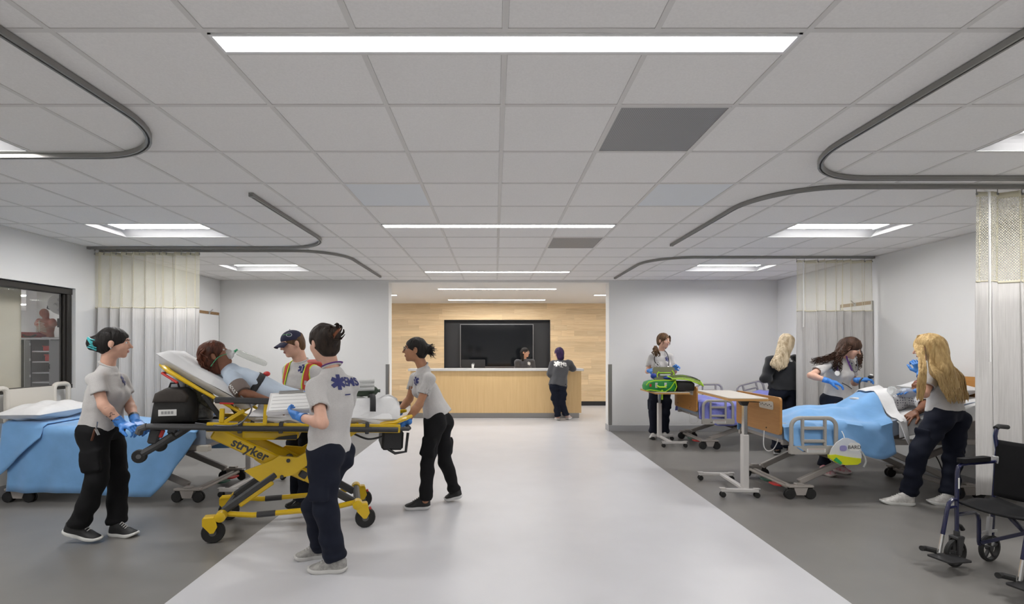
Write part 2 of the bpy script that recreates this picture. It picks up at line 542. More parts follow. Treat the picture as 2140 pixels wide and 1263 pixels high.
# 2 x 4 troffers over the bays
tw = {(-1, 1): 'at the left picture edge, over the nearest left bay', (-1, 5): 'over the left bay in front of the left curtain',
      (-1, 9): 'beyond the left curtain near the far wall', (1, 1): 'cut by the right picture edge, over the wheelchair',
      (1, 5): 'over the bed with the manikin patient', (1, 9): 'over the far bed with the purple sheet'}
for n in TROFFER_N:
    for sd in (-1, 1):
        ka = -7 if sd < 0 else 5
        x0 = GX0 + GRID * ka; x1 = x0 + 2 * GRID
        y0 = GY0 + GRID * n; y1 = y0 + GRID
        t = thing('troffer_light', 'white recessed ceiling panel light ' + (tw.get((sd, n)) or 'over the %s side %s behind the camera' % ('left' if sd < 0 else 'right', 'just' if n == -3 else 'far')), 'ceiling light',
                  ((x0 + x1) / 2, (y0 + y1) / 2, CEIL), 0, 'bay ceiling lights')
        hx, hy = GRID - .014, GRID / 2 - .014
        lh = hy * .5
        pan = MB()
        for s2 in (-1, 1):      # curved wings rising towards the lens
            prev = None
            for q in range(7):
                f = q / 6
                yy = s2 * (hy - (hy - lh) * f); zz = .07 * math.sin(f * math.pi / 2)
                if prev:
                    py, pz = prev
                    vs = [(-hx, py, pz), (hx, py, pz), (hx, yy, zz), (-hx, yy, zz)]
                    pan.add(vs, [(0, 1, 2, 3) if s2 > 0 else (3, 2, 1, 0)])
                prev = (yy, zz)
        pan.bb(-hx - .004, hx + .004, -hy - .004, hy + .004, .085, .1)
        for s2 in (-1, 1):
            pan.bb(s2 * hx - .004, s2 * hx + .004, -hy, hy, 0, .09)
            pan.bb(-hx, hx, s2 * hy - .004, s2 * hy + .004, 0, .09)
        pan.build('reflector', M_REFLECT, t, smooth=40)
        flat_lens(-hx + .09, hx - .09, -lh, lh, .062).build('lens', M_LENS_T, t, smooth=0)
        for s2 in (-1, 1):
            MB().bb(s2 * hx - (.09 if s2 > 0 else 0), s2 * hx + (.09 if s2 < 0 else 0), -lh, lh, .05, .07).build('end_cap', M_REFLECT, t, smooth=0)
        MB().bb(-hx + .09, hx - .09, -.004, .004, .056, .064).build('rib', M_REFLECT, t, smooth=0)

# perforated return grilles
M_GRILLE = mat('grey perforated metal', (.27, .27, .275), .5, metal=.3)
def perf_material():
    m = M_GRILLE; nt = m.node_tree; b = nt.nodes['Principled BSDF']
    tc = nt.nodes.new('ShaderNodeTexCoord')
    vo = nt.nodes.new('ShaderNodeTexVoronoi'); vo.inputs['Scale'].default_value = 95; vo.inputs['Randomness'].default_value = 0
    nt.links.new(tc.outputs['Object'], vo.inputs['Vector'])
    r = nt.nodes.new('ShaderNodeValToRGB'); r.color_ramp.interpolation = 'CONSTANT'
    r.color_ramp.elements[0].color = (.09, .09, .09, 1); r.color_ramp.elements[1].position = .36; r.color_ramp.elements[1].color = (.36, .36, .365, 1)
    nt.links.new(vo.outputs['Distance'], r.inputs['Fac']); nt.links.new(r.outputs['Color'], b.inputs['Base Color'])
perf_material()
for n, lab in ((1, 'large grey perforated air grille in the nearer ceiling'), (6, 'small looking grey air grille past the second slot light')):
    x0 = GX0 + GRID; y0 = GY0 + GRID * n
    t = thing('air_grille', lab, 'air grille', (x0 + GRID / 2, y0 + GRID / 2, CEIL), 0, 'ceiling air grilles')
    h = GRID / 2 - .013
    MB().bb(-h, h, -h, h, .003, .012).build('perforated_plate', M_GRILLE, t, smooth=0)
    fr = MB()
    for s2 in (-1, 1):
        fr.bb(-h, h, s2 * h - .006, s2 * h + .006, -.001, .01); fr.bb(s2 * h - .006, s2 * h + .006, -h, h, -.0012, .01)
    fr.build('frame', M_TEE, t, smooth=0)

# ------------------------------------------------------------------ curtain tracks on the ceiling
def track(pts, label):
    """bent channel section hung just under the ceiling"""
    prof = [(-.016, .028), (-.016, 0), (-.005, 0), (-.005, .014), (.005, .014), (.005, 0), (.016, 0), (.016, .028)]
    pts = [Vector(p) for p in pts]
    vs = []; fs = []; n = len(prof)
    for i, p in enumerate(pts):
        t_ = (pts[min(i + 1, len(pts) - 1)] - pts[max(i - 1, 0)]).normalized()
        sd = Vector((t_.y, -t_.x, 0))
        for a, b in prof: vs.append(p + sd * a + Vector((0, 0, b)))
    for i in range(len(pts) - 1):
        for k in range(n):
            k2 = (k + 1) % n
            fs.append((i * n + k, i * n + k2, (i + 1) * n + k2, (i + 1) * n + k))
    fs.append(tuple(range(n))); fs.append(tuple(range((len(pts) - 1) * n + n - 1, (len(pts) - 1) * n - 1, -1)))
    base = pts[0]
    t = thing('curtain_track', label, 'curtain track', (base.x, base.y, CEIL - .030))
    MB().add(vs, fs).build('rail', M_TRACK, t, world=True)
    slot = MB()
    for i in range(len(pts) - 1):
        a, b = pts[i], pts[i + 1]
        slot.bar(a + Vector((0, 0, .0125)), b + Vector((0, 0, .0125)), .011, .004)
    slot.build('slot', M_TRACK_DARK, t, world=True)
    for q in (0, -1):
        p = pts[q]; p2 = pts[1] if q == 0 else pts[-2]
        d = (p2 - p).normalized()
        MB().bar(p + Vector((0, 0, .014)), p + d * .025 + Vector((0, 0, .014)), .036, .03).build('end_cap', M_TRACK, t, world=True)
    return t
def bent(x_end, y_end, x_run, y_run, r=.62, sgn=1):
    """leg along Y at x_end from y_end, arc, then along X at y_run to x_run"""
    z = CEIL - .030
    pts = []
    dy = 1 if y_run > y_end else -1
    dx = 1 if x_run > x_end else -1
    pts.append((x_end, y_end, z))
    cx, cy = x_end + dx * r, y_run - dy * r
    for i in range(13):
        a = math.pi / 2 * i / 12
        pts.append((cx - dx * r * math.cos(a), cy + dy * r * math.sin(a), z))
    pts.append((x_run, y_run, z))
    return pts
track(bent(-1.965, -.6, -5.08, 3.22), 'curved grey curtain track at top left, nearest the camera')
track(bent(-1.995, 4.02, -5.08, 6.14), 'curved curtain track ending above the left curtain, bending towards the camera')
track(bent(-1.997, 8.59, -5.08, 6.33), 'curved curtain track left of the opening, bending towards the far wall')
track(bent(2.12, -.6, 5.23, 3.64), 'curved grey curtain track at top right, nearest the camera')
track(bent(2.146, 5.98, 5.23, 3.83), 'curved track carrying the nearest right curtain')
track(bent(2.14, 8.77, 5.23, 6.78), 'curved track carrying the right curtain beside the far bed')

# ------------------------------------------------------------------ curtains
M_CURT = mat('grey woven curtain', (.60, .585, .57), .85, var=.10, vscale=3, vstretch=(60, 60, 1.5), bump=.05, bscale=300, sheen=.2)
def net_material():
    m = bpy.data.materials.new('cream curtain net'); m.use_nodes = True
    nt = m.node_tree; b = nt.nodes['Principled BSDF']; out = nt.nodes['Material Output']
    b.inputs['Base Color'].default_value = (.72, .68, .52, 1); b.inputs['Roughness'].default_value = .8
    uv = nt.nodes.new('ShaderNodeUVMap')
    sep = nt.nodes.new('ShaderNodeSeparateXYZ'); nt.links.new(uv.outputs['UV'], sep.inputs[0])
    def math_(op, a, bb=None):
        n = nt.nodes.new('ShaderNodeMath'); n.operation = op
        for i, x in enumerate((a, bb)):
            if x is None: continue
            if isinstance(x, (int, float)): n.inputs[i].default_value = x
            else: nt.links.new(x, n.inputs[i])
        return n.outputs[0]
    w = 2 * math.pi / .017
    a = math_('COSINE', math_('MULTIPLY', math_('ADD', sep.outputs['X'], math_('MULTIPLY', sep.outputs['Y'], .8)), w))
    c = math_('COSINE', math_('MULTIPLY', math_('SUBTRACT', sep.outputs['X'], math_('MULTIPLY', sep.outputs['Y'], .8)), w))
    hole = math_('GREATER_THAN', math_('ADD', a, c), -.25)
    tr = nt.nodes.new('ShaderNodeBsdfTransparent'); mx = nt.nodes.new('ShaderNodeMixShader')
    nt.links.new(hole, mx.inputs[0]); nt.links.new(b.outputs[0], mx.inputs[1]); nt.links.new(tr.outputs[0], mx.inputs[2])
    nt.links.new(mx.outputs[0], out.inputs['Surface'])
    return m
M_NET = net_material()
M_CREAM = mat('cream webbing', (.74, .70, .55), .8)
M_WAND = mat('white wand', (.8, .8, .78), .3)

def curtain(label, Y, xa, xb, lead, seed, nfold, amp, wand_x=None, wand_z=(1.45, 2.75), flat=0.0):
    """lead: +1 the leading edge is at xb, -1 at xa"""
    rg = random.Random(seed)
    t = thing('cubicle_curtain', label, 'curtain', ((xa + xb) / 2, Y, 0), 0, 'cubicle curtains')
    N = 44 * nfold // 2
    ph = []; acc = 0
    wl = [rg.uniform(.6, 1.5) for _ in range(nfold)]
    am = [rg.uniform(.55, 1.2) for _ in range(nfold)]
    tot = sum(wl); cum = [0]
    for w_ in wl: cum.append(cum[-1] + w_ / tot)
    def off(u, zf):
        k = 0
        while k < nfold - 1 and u > cum[k + 1]: k += 1
        f = (u - cum[k]) / (cum[k + 1] - cum[k])
        a = am[k] * amp * (.75 + .5 * zf)
        y = a * math.copysign(abs(math.sin(f * 2 * math.pi)) ** .75, math.sin(f * 2 * math.pi))
        if flat and ((u < flat and lead < 0) or (u > 1 - flat and lead > 0)):
            y *= .25
        x = .25 * (cum[k + 1] - cum[k]) * math.sin(f * 4 * math.pi) * .5
        return x, y
    def sheet(z0, z1, nz, name, m, uvs=False, dy=0.0):
        vs = []; uvl = []
        arc = 0; prev = None
        arcs = []
        for i in range(N + 1):
            u = i / N
            dx, y = off(u, .5)
            p = (xa + (xb - xa) * (u + dx), y)
            if prev: arc += math.hypot(p[0] - prev[0], p[1] - prev[1])
            prev = p; arcs.append(arc)
        for j in range(nz + 1):
            z = z1 + (z0 - z1) * j / nz
            zf = (2.77 - z) / 2.4
            for i in range(N + 1):
                u = i / N
                dx, y = off(u, zf)
                vs.append((xa + (xb - xa) * (u + dx) - (xa + xb) / 2, y + dy + .008 * math.sin(u * 9 + zf * 3), z + (.006 * math.sin(u * 23) if j == nz else 0)))
                uvl.append((arcs[i], z))
        fs = [(j * (N + 1) + i, (j + 1) * (N + 1) + i, (j + 1) * (N + 1) + i + 1, j * (N + 1) + i + 1) for j in range(nz) for i in range(N)]
        me = bpy.data.meshes.new(name); me.from_pydata(vs, [], fs)
        if uvs:
            ul = me.uv_layers.new(name='UVMap')
            li = np.zeros(len(me.loops), dtype=np.int32); me.loops.foreach_get('vertex_index', li)
            ul.data.foreach_set('uv', np.array(uvl, dtype=np.float32)[li].ravel())
        me.polygons.foreach_set('use_smooth', [True] * len(me.polygons))
        o = link(me, name, m, t)
        if not uvs:
            md = o.modifiers.new('thickness', 'SOLIDIFY'); md.thickness = .0025
        return o
    fab = sheet(.385, 2.055, 10, 'fabric', M_CURT)
    sheet(2.05, 2.72, 4, 'net', M_NET, True)
    sheet(2.715, 2.755, 1, 'heading', M_CREAM)
    sm = sheet(2.048, 2.062, 1, 'seam', M_CREAM, dy=-.004); sm.parent = fab
    xe = xb if lead > 0 else xa
    for k in range(nfold + 1):
        u = min(1, cum[k]); dx, y = off(u, 0)
        x = xa + (xb - xa) * (u + dx) - (xa + xb) / 2
        h = MB()
        h.tube([(x, y, 2.735), (x, y * .4, 2.752), (x, 0, 2.765), (x, 0, 2.79)], .003, 6)
        h.box((x, 0, 2.786), (.016, .012, .014))
        h.build('hook', M_STEEL, t)
        MB().lathe([(.004, -.002), (.009, -.002), (.009, .002), (.004, .002)], (x, y - .004, 2.735), (0, 1, 0), 10).build('grommet', M_STEEL, t)
    if wand_x is not None:
        x = wand_x - (xa + xb) / 2
        w = MB(); w.tube([(x, -.06, wand_z[1]), (x, -.065, wand_z[0])], .0075, 8); w.tube([(x, -.06, wand_z[1]), (x, -.02, wand_z[1] + .03)], .003, 6)
        w.build('wand', M_WAND, t)
    return t
curtain('grey curtain with cream net top drawn against the left wall beside the window', 6.25, -5.08, -3.75, 1, 3, 10, .062)
curtain('grey curtain with cream net top behind the woman with curly brown hair', 6.78, 4.16, 5.20, -1, 8, 8, .060, wand_x=4.215, wand_z=(1.83, 2.72), flat=.1)
curtain('largest grey curtain at the right picture edge, behind the wheelchair', 3.83, 3.75, 5.2, -1, 12, 9, .060, wand_x=3.79, wand_z=(1.43, 2.73), flat=.12)

# ------------------------------------------------------------------ beyond the opening: corridor, plank wall, niche
NX0, NX1, NZ0, NZ1 = -1.37, 1.50, .62, 2.315
wb = MB()
wb.bb(-8.5, NX0, BACK_Y + .016, BACK_Y + .2, 0, CEIL_B); wb.bb(NX1, 8.5, BACK_Y + .016, BACK_Y + .2, 0, CEIL_B)
wb.bb(NX0, NX1, BACK_Y + .016, BACK_Y + .2, 0, NZ0); wb.bb(NX0, NX1, BACK_Y + .016, BACK_Y + .2, NZ1, CEIL_B)
wall_back = structure('wall_back', wb, M_PLANK, smooth=0)
rg = random.Random(21)
rows = 18
ph = (CEIL_B - .115) / rows
for r_ in range(rows):
    z0 = .115 + r_ * ph; z1 = z0 + ph
    segs = [(-4.2, 4.4)]
    zc0, zc1 = z0 + .001, z1 - .001
    x = -4.2 - rg.uniform(0, 1.0)
    while x < 4.4:
        L = rg.choice((.35, .6, .85, 1.1, 1.4, 1.7))
        a, b = max(x, -4.2), min(x + L, 4.4)
        x += L
        if b - a < .08: continue
        pieces = []
        if z1 > NZ0 and z0 < NZ1:
            if a < NX0: pieces.append((a, min(b, NX0), zc0, zc1))
            if b > NX1: pieces.append((max(a, NX1), b, zc0, zc1))
            if a < NX1 and b > NX0:
                if z1 > NZ1 + .01: pieces.append((max(a, NX0), min(b, NX1), max(zc0, NZ1), zc1))
                if z0 < NZ0 - .01: pieces.append((max(a, NX0), min(b, NX1), zc0, min(zc1, NZ0)))
        else:
            pieces = [(a, b, zc0, zc1)]
        for (p, q, u, v) in pieces:
            if q - p < .02 or v - u < .01: continue
            MB().bb(p + .0008, q - .0008, BACK_Y - rg.uniform(0, .0025), BACK_Y + .016, u, v).build('plank', M_PLANK, wall_back, smooth=0)
structure('baseboard_back', MB().bb(-8.5, 8.5, BACK_Y - .006, BACK_Y + .02, 0, .112), M_BLACK)
nic = MB()
nic.bb(NX0 - .02, NX1 + .02, BACK_Y + .14, BACK_Y + .16, NZ0 - .02, NZ1 + .02)
for (a, b, c, d) in ((NX0, NX0 + .012, NZ0, NZ1), (NX1 - .012, NX1, NZ0, NZ1), (NX0, NX1, NZ1 - .012, NZ1), (NX0, NX1, NZ0, NZ0 + .012)):
    nic.bb(a, b, BACK_Y - .004, BACK_Y + .15, c, d)
structure('trim_4', nic, M_CHAR, smooth=0)
cb = structure('ceiling_corridor', MB().bb(-8.5, 8.5, ROOM_F + .02, BACK_Y + .3, CEIL_B, CEIL_B + .1), M_GYP)
structure('trim_5', MB().bb(OPEN_L, OPEN_R, ROOM_F + .0, ROOM_F + .02, CEIL_B, CEIL + .02), M_GYP)
for nm, x in (('wall_corridor_left', -8.7), ('wall_corridor_right', 8.5)):
    structure(nm, MB().bb(x, x + .2, ROOM_F, BACK_Y + .3, 0, CEIL_B), M_WALL)
for (x0, x1, y, lab) in ((-1.16, 1.26, 10.12, 'thin slot light in the corridor ceiling, nearer of two above the desk'), (-1.16, 1.26, 12.35, 'thin slot light in the corridor ceiling, right before the plank wall'),
                         (-4.4, -2.25, 11.25, 'slot light end peeking out beside the left side of the opening'), (2.28, 4.5, 11.25, 'slot light end peeking out beside the right side of the opening'),
                         (-7.5, -5.3, 11.25, 'corridor slot light out of sight to the left'), (5.4, 7.6, 11.25, 'corridor slot light out of sight to the right')):
    t = thing('corridor_light', lab, 'ceiling light', ((x0 + x1) / 2, y, CEIL_B), 0, 'corridor slot lights')
    hx = (x1 - x0) / 2
    flat_lens(-hx, hx, -.045, .045, -.004).build('lens', M_LENS_C, t, smooth=0)
    fr = MB()
    for s2 in (-1, 1):
        fr.bb(-hx - .01, hx + .01, s2 * .05 - .005, s2 * .05 + .005, -.006, .0)
        fr.bb(s2 * (hx + .005) - .005, s2 * (hx + .005) + .005, -.05, .05, -.006, .0)
    fr.build('frame', M_LIGHTFRAME, t, smooth=0)

# steel corner guards at the opening
for x, sd, lab in ((OPEN_L, -1, 'tall steel corner guard on the left edge of the opening'), (OPEN_R, 1, 'tall steel corner guard on the right edge of the opening')):
    t = thing('corner_guard', lab, 'corner guard', (x, ROOM_F, 0), 0, 'opening corner guards')
    MB().bb(0, sd * .055, -.004, -.0005, .115, 1.245).build('front_flange', M_STEEL, t, smooth=0)
    MB().bb(-sd * .004, 0, -.004, .055, .115, 1.245).build('side_flange', M_STEEL, t, smooth=0)

# ------------------------------------------------------------------ reception desk and what stands by it
DX0, DX1, DY0 = -1.86, 1.91, 10.85
t = thing('reception_desk', 'long maple reception desk in front of the plank wall', 'desk', ((DX0 + DX1) / 2, DY0, 0))
hw = (DX1 - DX0) / 2
MB().bb(-hw, hw, 0, .03, .117, 1.045, .002).build('front_panel', M_DESK, t)
for s2 in (-1, 1):
    MB().bb(s2 * hw - s2 * .03, s2 * hw, .0305, .75, .117, 1.045, .002).build('end_panel', M_DESK, t)
MB().bb(-hw + .04, hw - .04, .06, .72, 0, .117).build('toe_kick', M_STEEL, t)
MB().bb(-hw + .03, hw - .03, .28, .95, .70, .735, .003).build('work_surface', M_DESK, t)
ct = MB().bb(-hw - .045, hw + .045, -.05, .34, 1.046, 1.096, .004).build('countertop', mat('white quartz', (.72, .72, .72), .25, var=.03, vscale=40))
ct.location = ((DX0 + DX1) / 2, DY0, 0)
tag(ct, 'white quartz transaction counter on top of the maple desk', 'countertop')

# wall screen
t = thing('wall_screen', 'large black flat screen mounted in the charcoal niche', 'television', (.055, BACK_Y + .05, 1.62))
MB().bb(-.99, .99, .0, .045, -.58, .58, .004).build('housing', M_BLACK, t)
MB().bb(-.97, .97, -.004, .001, -.55, .562).build('glass', mat('dark screen glass', (.008, .009, .011), .08, spec=.6), t, smooth=0)
bz = MB()
bz.bb(-.995, .995, -.008, .01, .57, .585); bz.bb(-.995, -.98, -.008, .01, -.585, .585); bz.bb(.98, .995, -.008, .01, -.585, .585)
bz.bb(-.995, .995, -.008, .01, -.585, -.57)
bz.build('bezel', mat('satin silver', (.42, .42, .43), .3, metal=.8), t, smooth=0)
MB().box((0, .075, 0), (.5, .06, .4)).build('bracket', M_BLACK, t)

# desk computer seen from behind
t = thing('desk_monitor', 'black all-in-one monitor seen from behind on the reception desk', 'monitor', P(989, 770, 11.55).to_tuple()[:2] + (.735,))
back = MB()
pw, ph_ = .28, .165
back.prism(rrect(2 * pw, 2 * ph_, .02), (0, 0, .38), (1, 0, 0), (0, 0, 1), .03)
back.build('display_shell', mat('graphite shell', (.035, .036, .038), .4), t)
MB().prism(rrect(2 * pw - .02, 2 * ph_ - .02, .015), (0, .017, .38), (1, 0, 0), (0, 0, 1), .004).build('display_glass', MATS['dark screen glass'], t)
MB().bb(-.03, .03, -.035, -.012, .004, .34, .005).build('stand_neck', mat('satin silver', (.42, .42, .43), .3), t)
MB().bb(-.11, .11, -.09, .1, .001, .014, .005).build('stand_foot', MATS['satin silver'], t)
lg = MB()
lg.tube([(.032 * math.cos(a), -.0165, .43 + .032 * math.sin(a)) for a in [2 * math.pi * i / 24 for i in range(24)]], .0028, 6, closed=True)
vs, fs = text_mesh('DELL', .019, .0008)
lg.add(place_flat(vs, (0, -.0165, .43), (1, 0, 0), (0, 0, 1)), fs)
lg.build('emblem', mat('pale print', (.6, .6, .6), .5), t)
cu = MB().lathe([(.022, 0), (.027, .045), (.026, .09), (.024, .09), (.021, .004)], (0, 0, 0), n=16).build('paper_cup', mat('white card', (.75, .75, .73), .7))
cu.location = P(988, 0, 11.1).to_tuple()[:2] + (1.0965,)
tag(cu, 'small white paper cup on the reception counter before the monitor', 'cup')
# ------------------------------------------------------------------ hospital beds
M_TAUPE = mat('taupe bed steel', (.36, .33, .305), .4)
M_BROWN = mat('dark taupe steel', (.19, .165, .15), .45)
M_RAIL = mat('greige rail plastic', (.40, .38, .35), .45)
M_CREAMP = mat('cream bed plastic', (.66, .63, .57), .4)
M_RED = mat('red plastic', (.55, .035, .03), .4)
M_GREEN = mat('dark green plastic', (.035, .11, .07), .45)
M_BLUE = mat('sky blue blanket', (.18, .39, .70), .9, var=.10, vscale=5, bump=.25, bscale=9, bdist=.02, sheen=.3)
M_PURPLE = mat('periwinkle sheet', (.20, .215, .60), .85, var=.12, vscale=7, bump=.35, bscale=12, bdist=.02, sheen=.2)
M_SHEET = mat('white bed linen', (.74, .74, .745), .85, var=.05, vscale=6, bump=.3, bscale=11, bdist=.02)
M_MATT = mat('blue grey mattress', (.25, .3, .38), .6)
M_LABEL = mat('white sticker', (.78, .78, .76), .5)
M_PRINT = mat('dark print', (.06, .06, .06), .6)
M_REDPRINT = mat('red print', (.5, .06, .05), .6)
M_BLUEPRINT = mat('navy print', (.03, .035, .15), .7)
M_CHROME = mat('chrome', (.6, .6, .6), .18, metal=1)

def caster(mb_w, mb_f, c, r, ax=(0, 1, 0), twin=True, w=.022):
    c = Vector(c); a = Vector(ax).normalized()
    offs = (-.017, .017) if twin else (0,)
    for q in offs:
        o = c + a * q
        mb_w.lathe([(r * .55, -w / 2), (r * .92, -w / 2), (r, -w / 4), (r, w / 4), (r * .92, w / 2), (r * .55, w / 2)], o, a, 16)
    mb_f.obox(c + Vector((0, 0, r * .55)), a, Vector((a.y, -a.x, 0)), (0, 0, 1), .012, r * .5, r * .6, .004)

def bed_rail(parent, x0, x1, y, z0, z1, tilt=0.0, sticker=True):
    """moulded half rail: rounded hoop, two uprights, two rungs, solid foot panel"""
    mb = MB()
    cx, cz = (x0 + x1) / 2, z0
    R = Matrix.Translation((cx, 0, cz)) @ Matrix.Rotation(-tilt, 4, 'Y') @ Matrix.Translation((-cx, 0, -cz))
    mb.T = R
    t = .042; h = z1 - z0; w = x1 - x0
    ph = h * .22
    r = .085
    pts = [(x0 + t / 2, y, z0 + ph * .6)]
    for a in range(0, 91, 15):
        pts.append((x0 + t / 2 + r - r * math.cos(math.radians(a)), y, z1 - t / 2 - r + r * math.sin(math.radians(a))))
    for a in range(0, 91, 15):
        pts.append((x1 - t / 2 - r + r * math.sin(math.radians(a)), y, z1 - t / 2 - r + r * math.cos(math.radians(a))))
    pts.append((x1 - t / 2, y, z0 + ph * .6))
    mb.tube(pts, t / 2, 10, flat=.75, up=(0, 1, 0))
    for f in (.27, .73):
        mb.bar((x0 + w * f, y, z0 + ph * .8), (x0 + w * f, y, z1 - t / 2), .028, .034, up=(0, 1, 0), bev=.008)
    for f in (.34, .68):
        mb.bar((x0 + w * .27, y, z0 + h * f), (x0 + w * .73, y, z0 + h * f), .028, .034, bev=.008)
    mb.prism(rrect(w, ph, .012, 3), (cx, y, z0 + ph / 2), (1, 0, 0), (0, 0, 1), .036)
    rail = mb.build('side_rail', M_RAIL, parent)
    if sticker:
        for s2 in (-1, 1):
            st = MB(); st.T = R
            st.bb(cx - w * .16, cx + w * .22, y + s2 * .0185, y + s2 * .0195, z0 + ph * .22, z0 + ph * .68)
            st.build('sticker', M_LABEL, rail, smooth=0)
            pr = MB(); pr.T = R
            for k in range(4):
                pr.bb(cx - w * .14, cx + w * .20, y + s2 * .0192, y + s2 * .0199, z0 + ph * (.28 + .09 * k), z0 + ph * (.31 + .09 * k))
            pr.bb(cx - w * .25, cx - w * .19, y + s2 * .0185, y + s2 * .0195, z0 + ph * .3, z0 + ph * .42)
            pr.build('print', M_PRINT, rail, smooth=0)['kind'] = 'stuff'
            rd = MB(); rd.T = R
            rd.bb(cx - w * .14, cx + w * .20, y + s2 * .0192, y + s2 * .0199, z0 + ph * .62, z0 + ph * .65)
            rd.build('warning_stripe', M_REDPRINT, rail, smooth=0)
    return rail

def hospital_bed(label, loc, rotz, dz=0.0, board='wood', back_deg=12.0, rails=(), w=.45, length=2.16, hinge=1.1, casters_flip=False):
    t = thing('hospital_bed', label, 'bed', loc, rotz, 'hospital beds')
    zd = .60 + dz
    # base pods with twin casters, one per corner
    for bx in (.20, length - .28):
        for s2 in (-1, 1):
            pod = MB()
            pod.bb(bx - .13, bx + .13, s2 * (w - .02) - .035, s2 * (w - .02) + .035, .118, .142, .006)
            pod.prism([(-.07, 0), (.07, 0), (.045, -.075), (-.045, -.075)], (bx, s2 * (w - .02), .118), (1, 0, 0), (0, 0, 1), .055)
            pod.bb(bx - .045, bx + .035, s2 * (w - .02) - .03, s2 * (w - .02) + .03, .142, .158, .004)
            pod.build('base_pod', M_TAUPE, t)
            for q in (-.105, .105):
                wh, fk = MB(), MB()
                caster(wh, fk, (bx + q, s2 * (w - .02), .053), .053)
                cw = wh.build('caster', M_RUBBER, t)
                fk.build('fork', M_BLACK, cw)
        for q in (-.08, -.02):
            MB().tube([(bx + q, -(w - .05), .1), (bx + q, w - .05, .1)], .016, 10).build('cross_tube', M_TAUPE, t)
    # brake pedals at the foot base
    for y0, mm in ((-.20, M_RED), (-.02, M_GREEN)):
        MB().prism(rrect(.11, .13, .035), (.09, y0, .088), (1, 0, -.12), (0, 1, 0), .014).build('brake_pedal', mm, t)
    # folding legs and links
    for s2 in (-1, 1):
        y = s2 * (w - .10)
        MB().bar((.24, y, .15), (.88, y, zd - .15), .045, .058, bev=.006).build('lift_leg', M_TAUPE, t)
        MB().bar((length - .32, y, .15), (length - 1.0, y, zd - .15), .045, .058, bev=.006).build('lift_leg', M_TAUPE, t)
        MB().bar((.2, y * .9, zd - .055), (.62, y * .9, zd - .20), .035, .06, bev=.006).build('lift_link', M_BROWN, t)
        MB().prism([(.45, .04), (.95, .05), (.9, -.1), (.74, -.13), (.6, -.06)], (0, y * .8, zd - .12), (1, 0, 0), (0, 0, 1), .012).build('link_plate', M_BROWN, t)
        MB().bar((length - .25, y * .9, zd - .055), (length - .62, y * .9, zd - .20), .035, .06, bev=.006).build('lift_link', M_BROWN, t)
        MB().bb(.03, length - .03, s2 * (w - .045) - .02, s2 * (w - .045) + .02, zd - .055, zd, .005).build('deck_rail', M_TAUPE, t)
    for x in (.1, .7, 1.15, length - .15):
        MB().bb(x - .02, x + .02, -(w - .06), w - .06, zd - .05, zd - .012).build('deck_crossbar', M_TAUPE, t)
    MB().tube([(.55, -.1, zd - .09), (.75, -.02, zd - .16), (1.3, 0, zd - .13)], .03, 10).build('actuator', M_BLACK, t)
    # mattress with raised back
    mz = .15
    a = math.radians(back_deg)
    prof = [(.03, zd), (hinge, zd), (hinge + (length - .06 - hinge) * math.cos(a), zd + (length - .06 - hinge) * math.sin(a))]
    vs = []; fs = []
    top = [(prof[0][0], zd + mz), (hinge - math.tan(a / 2) * mz, zd + mz), (prof[2][0] - math.sin(a) * mz, prof[2][1] + math.cos(a) * mz)]
    sec = prof + top[::-1]
    MB().prism(sec, (0, 0, 0), (1, 0, 0), (0, 0, 1), 2 * (w - .03)).build('mattress', M_MATT, t)
    # end boards
    if board == 'wood':
        bh, zc = .385, .84 + dz
        fb = MB().prism(rrect(2 * w, bh, .035), (0, 0, zc), (0, 1, 0), (0, 0, 1), .024).build('footboard', M_BOARD, t)
        MB().prism(rrect(.27, .085, .02), (-.0135, -.20, zc + .095), (0, 1, 0), (0, 0, 1), .006).build('control_panel', M_CREAMP, fb)
        keys = MB()
        for k in range(7):
            keys.box((-.0175, -.30 + k * .033, zc + .09 + (k % 2) * .012), (.003, .014, .009))
        kk = keys.build('key', M_PRINT, fb, smooth=0); kk['kind'] = 'stuff'
        for (yy, zz) in ((-.25, .14), (-.2, -.15), (.30, -.13)):
            MB().lathe([(.008, -.002), (.008, .002)], (-.0135, yy, zc + zz), (1, 0, 0), 8).build('bolt', M_BLACK, fb)
        MB().prism(rrect(2 * w, .42, .035), (length, 0, 1.02 + dz), (0, 1, 0), (0, 0, 1), .024).build('headboard', M_BOARD, t)
    else:
        fb = MB().prism(rrect(2 * w - .02, .36, .05), (0, 0, .83 + dz), (0, 1, 0), (0, 0, 1), .035).build('footboard', M_CREAMP, t)
        MB().prism(rrect(.10, .09, .03), (-.019, .34, .86 + dz), (0, 1, 0), (0, 0, 1), .006).build('grip_slot', mat('bed blue trim', (.06, .16, .38), .4), fb)
        hb = MB().prism(rrect(2 * w - .3, .44, .04), (length, 0, .92 + dz), (0, 1, 0), (0, 0, 1), .035).build('headboard', M_CREAMP, t)
        for s2 in (-1, 1):
            hoop = MB()
            ya, yb = s2 * (w - .17), s2 * (w + .02)
            za, zb = .80 + dz, 1.155 + dz
            pts = [(length, ya, za)]
            for q in range(7):
                an = math.radians(15 * q); pts.append((length, ya + s2 * .05 * (1 - math.cos(an)), zb - .05 + .05 * math.sin(an)))
            for q in range(7):
                an = math.radians(15 * q); pts.append((length, yb - s2 * .05 * (1 - math.sin(an)), zb - .05 + .05 * math.cos(an)))
            pts.append((length, yb, za))
            hoop.tube(pts, .026, 10, up=(1, 0, 0))
            hoop.build('hand_hoop', M_CREAMP, hb)
        for s2 in (-1, 1):
            MB().prism(rrect(.11, .06, .015), (.03, s2 * (w + .0), zd - .03), (1, 0, 0), (0, 0, 1), .07).build('corner_bumper', M_CREAMP, t)
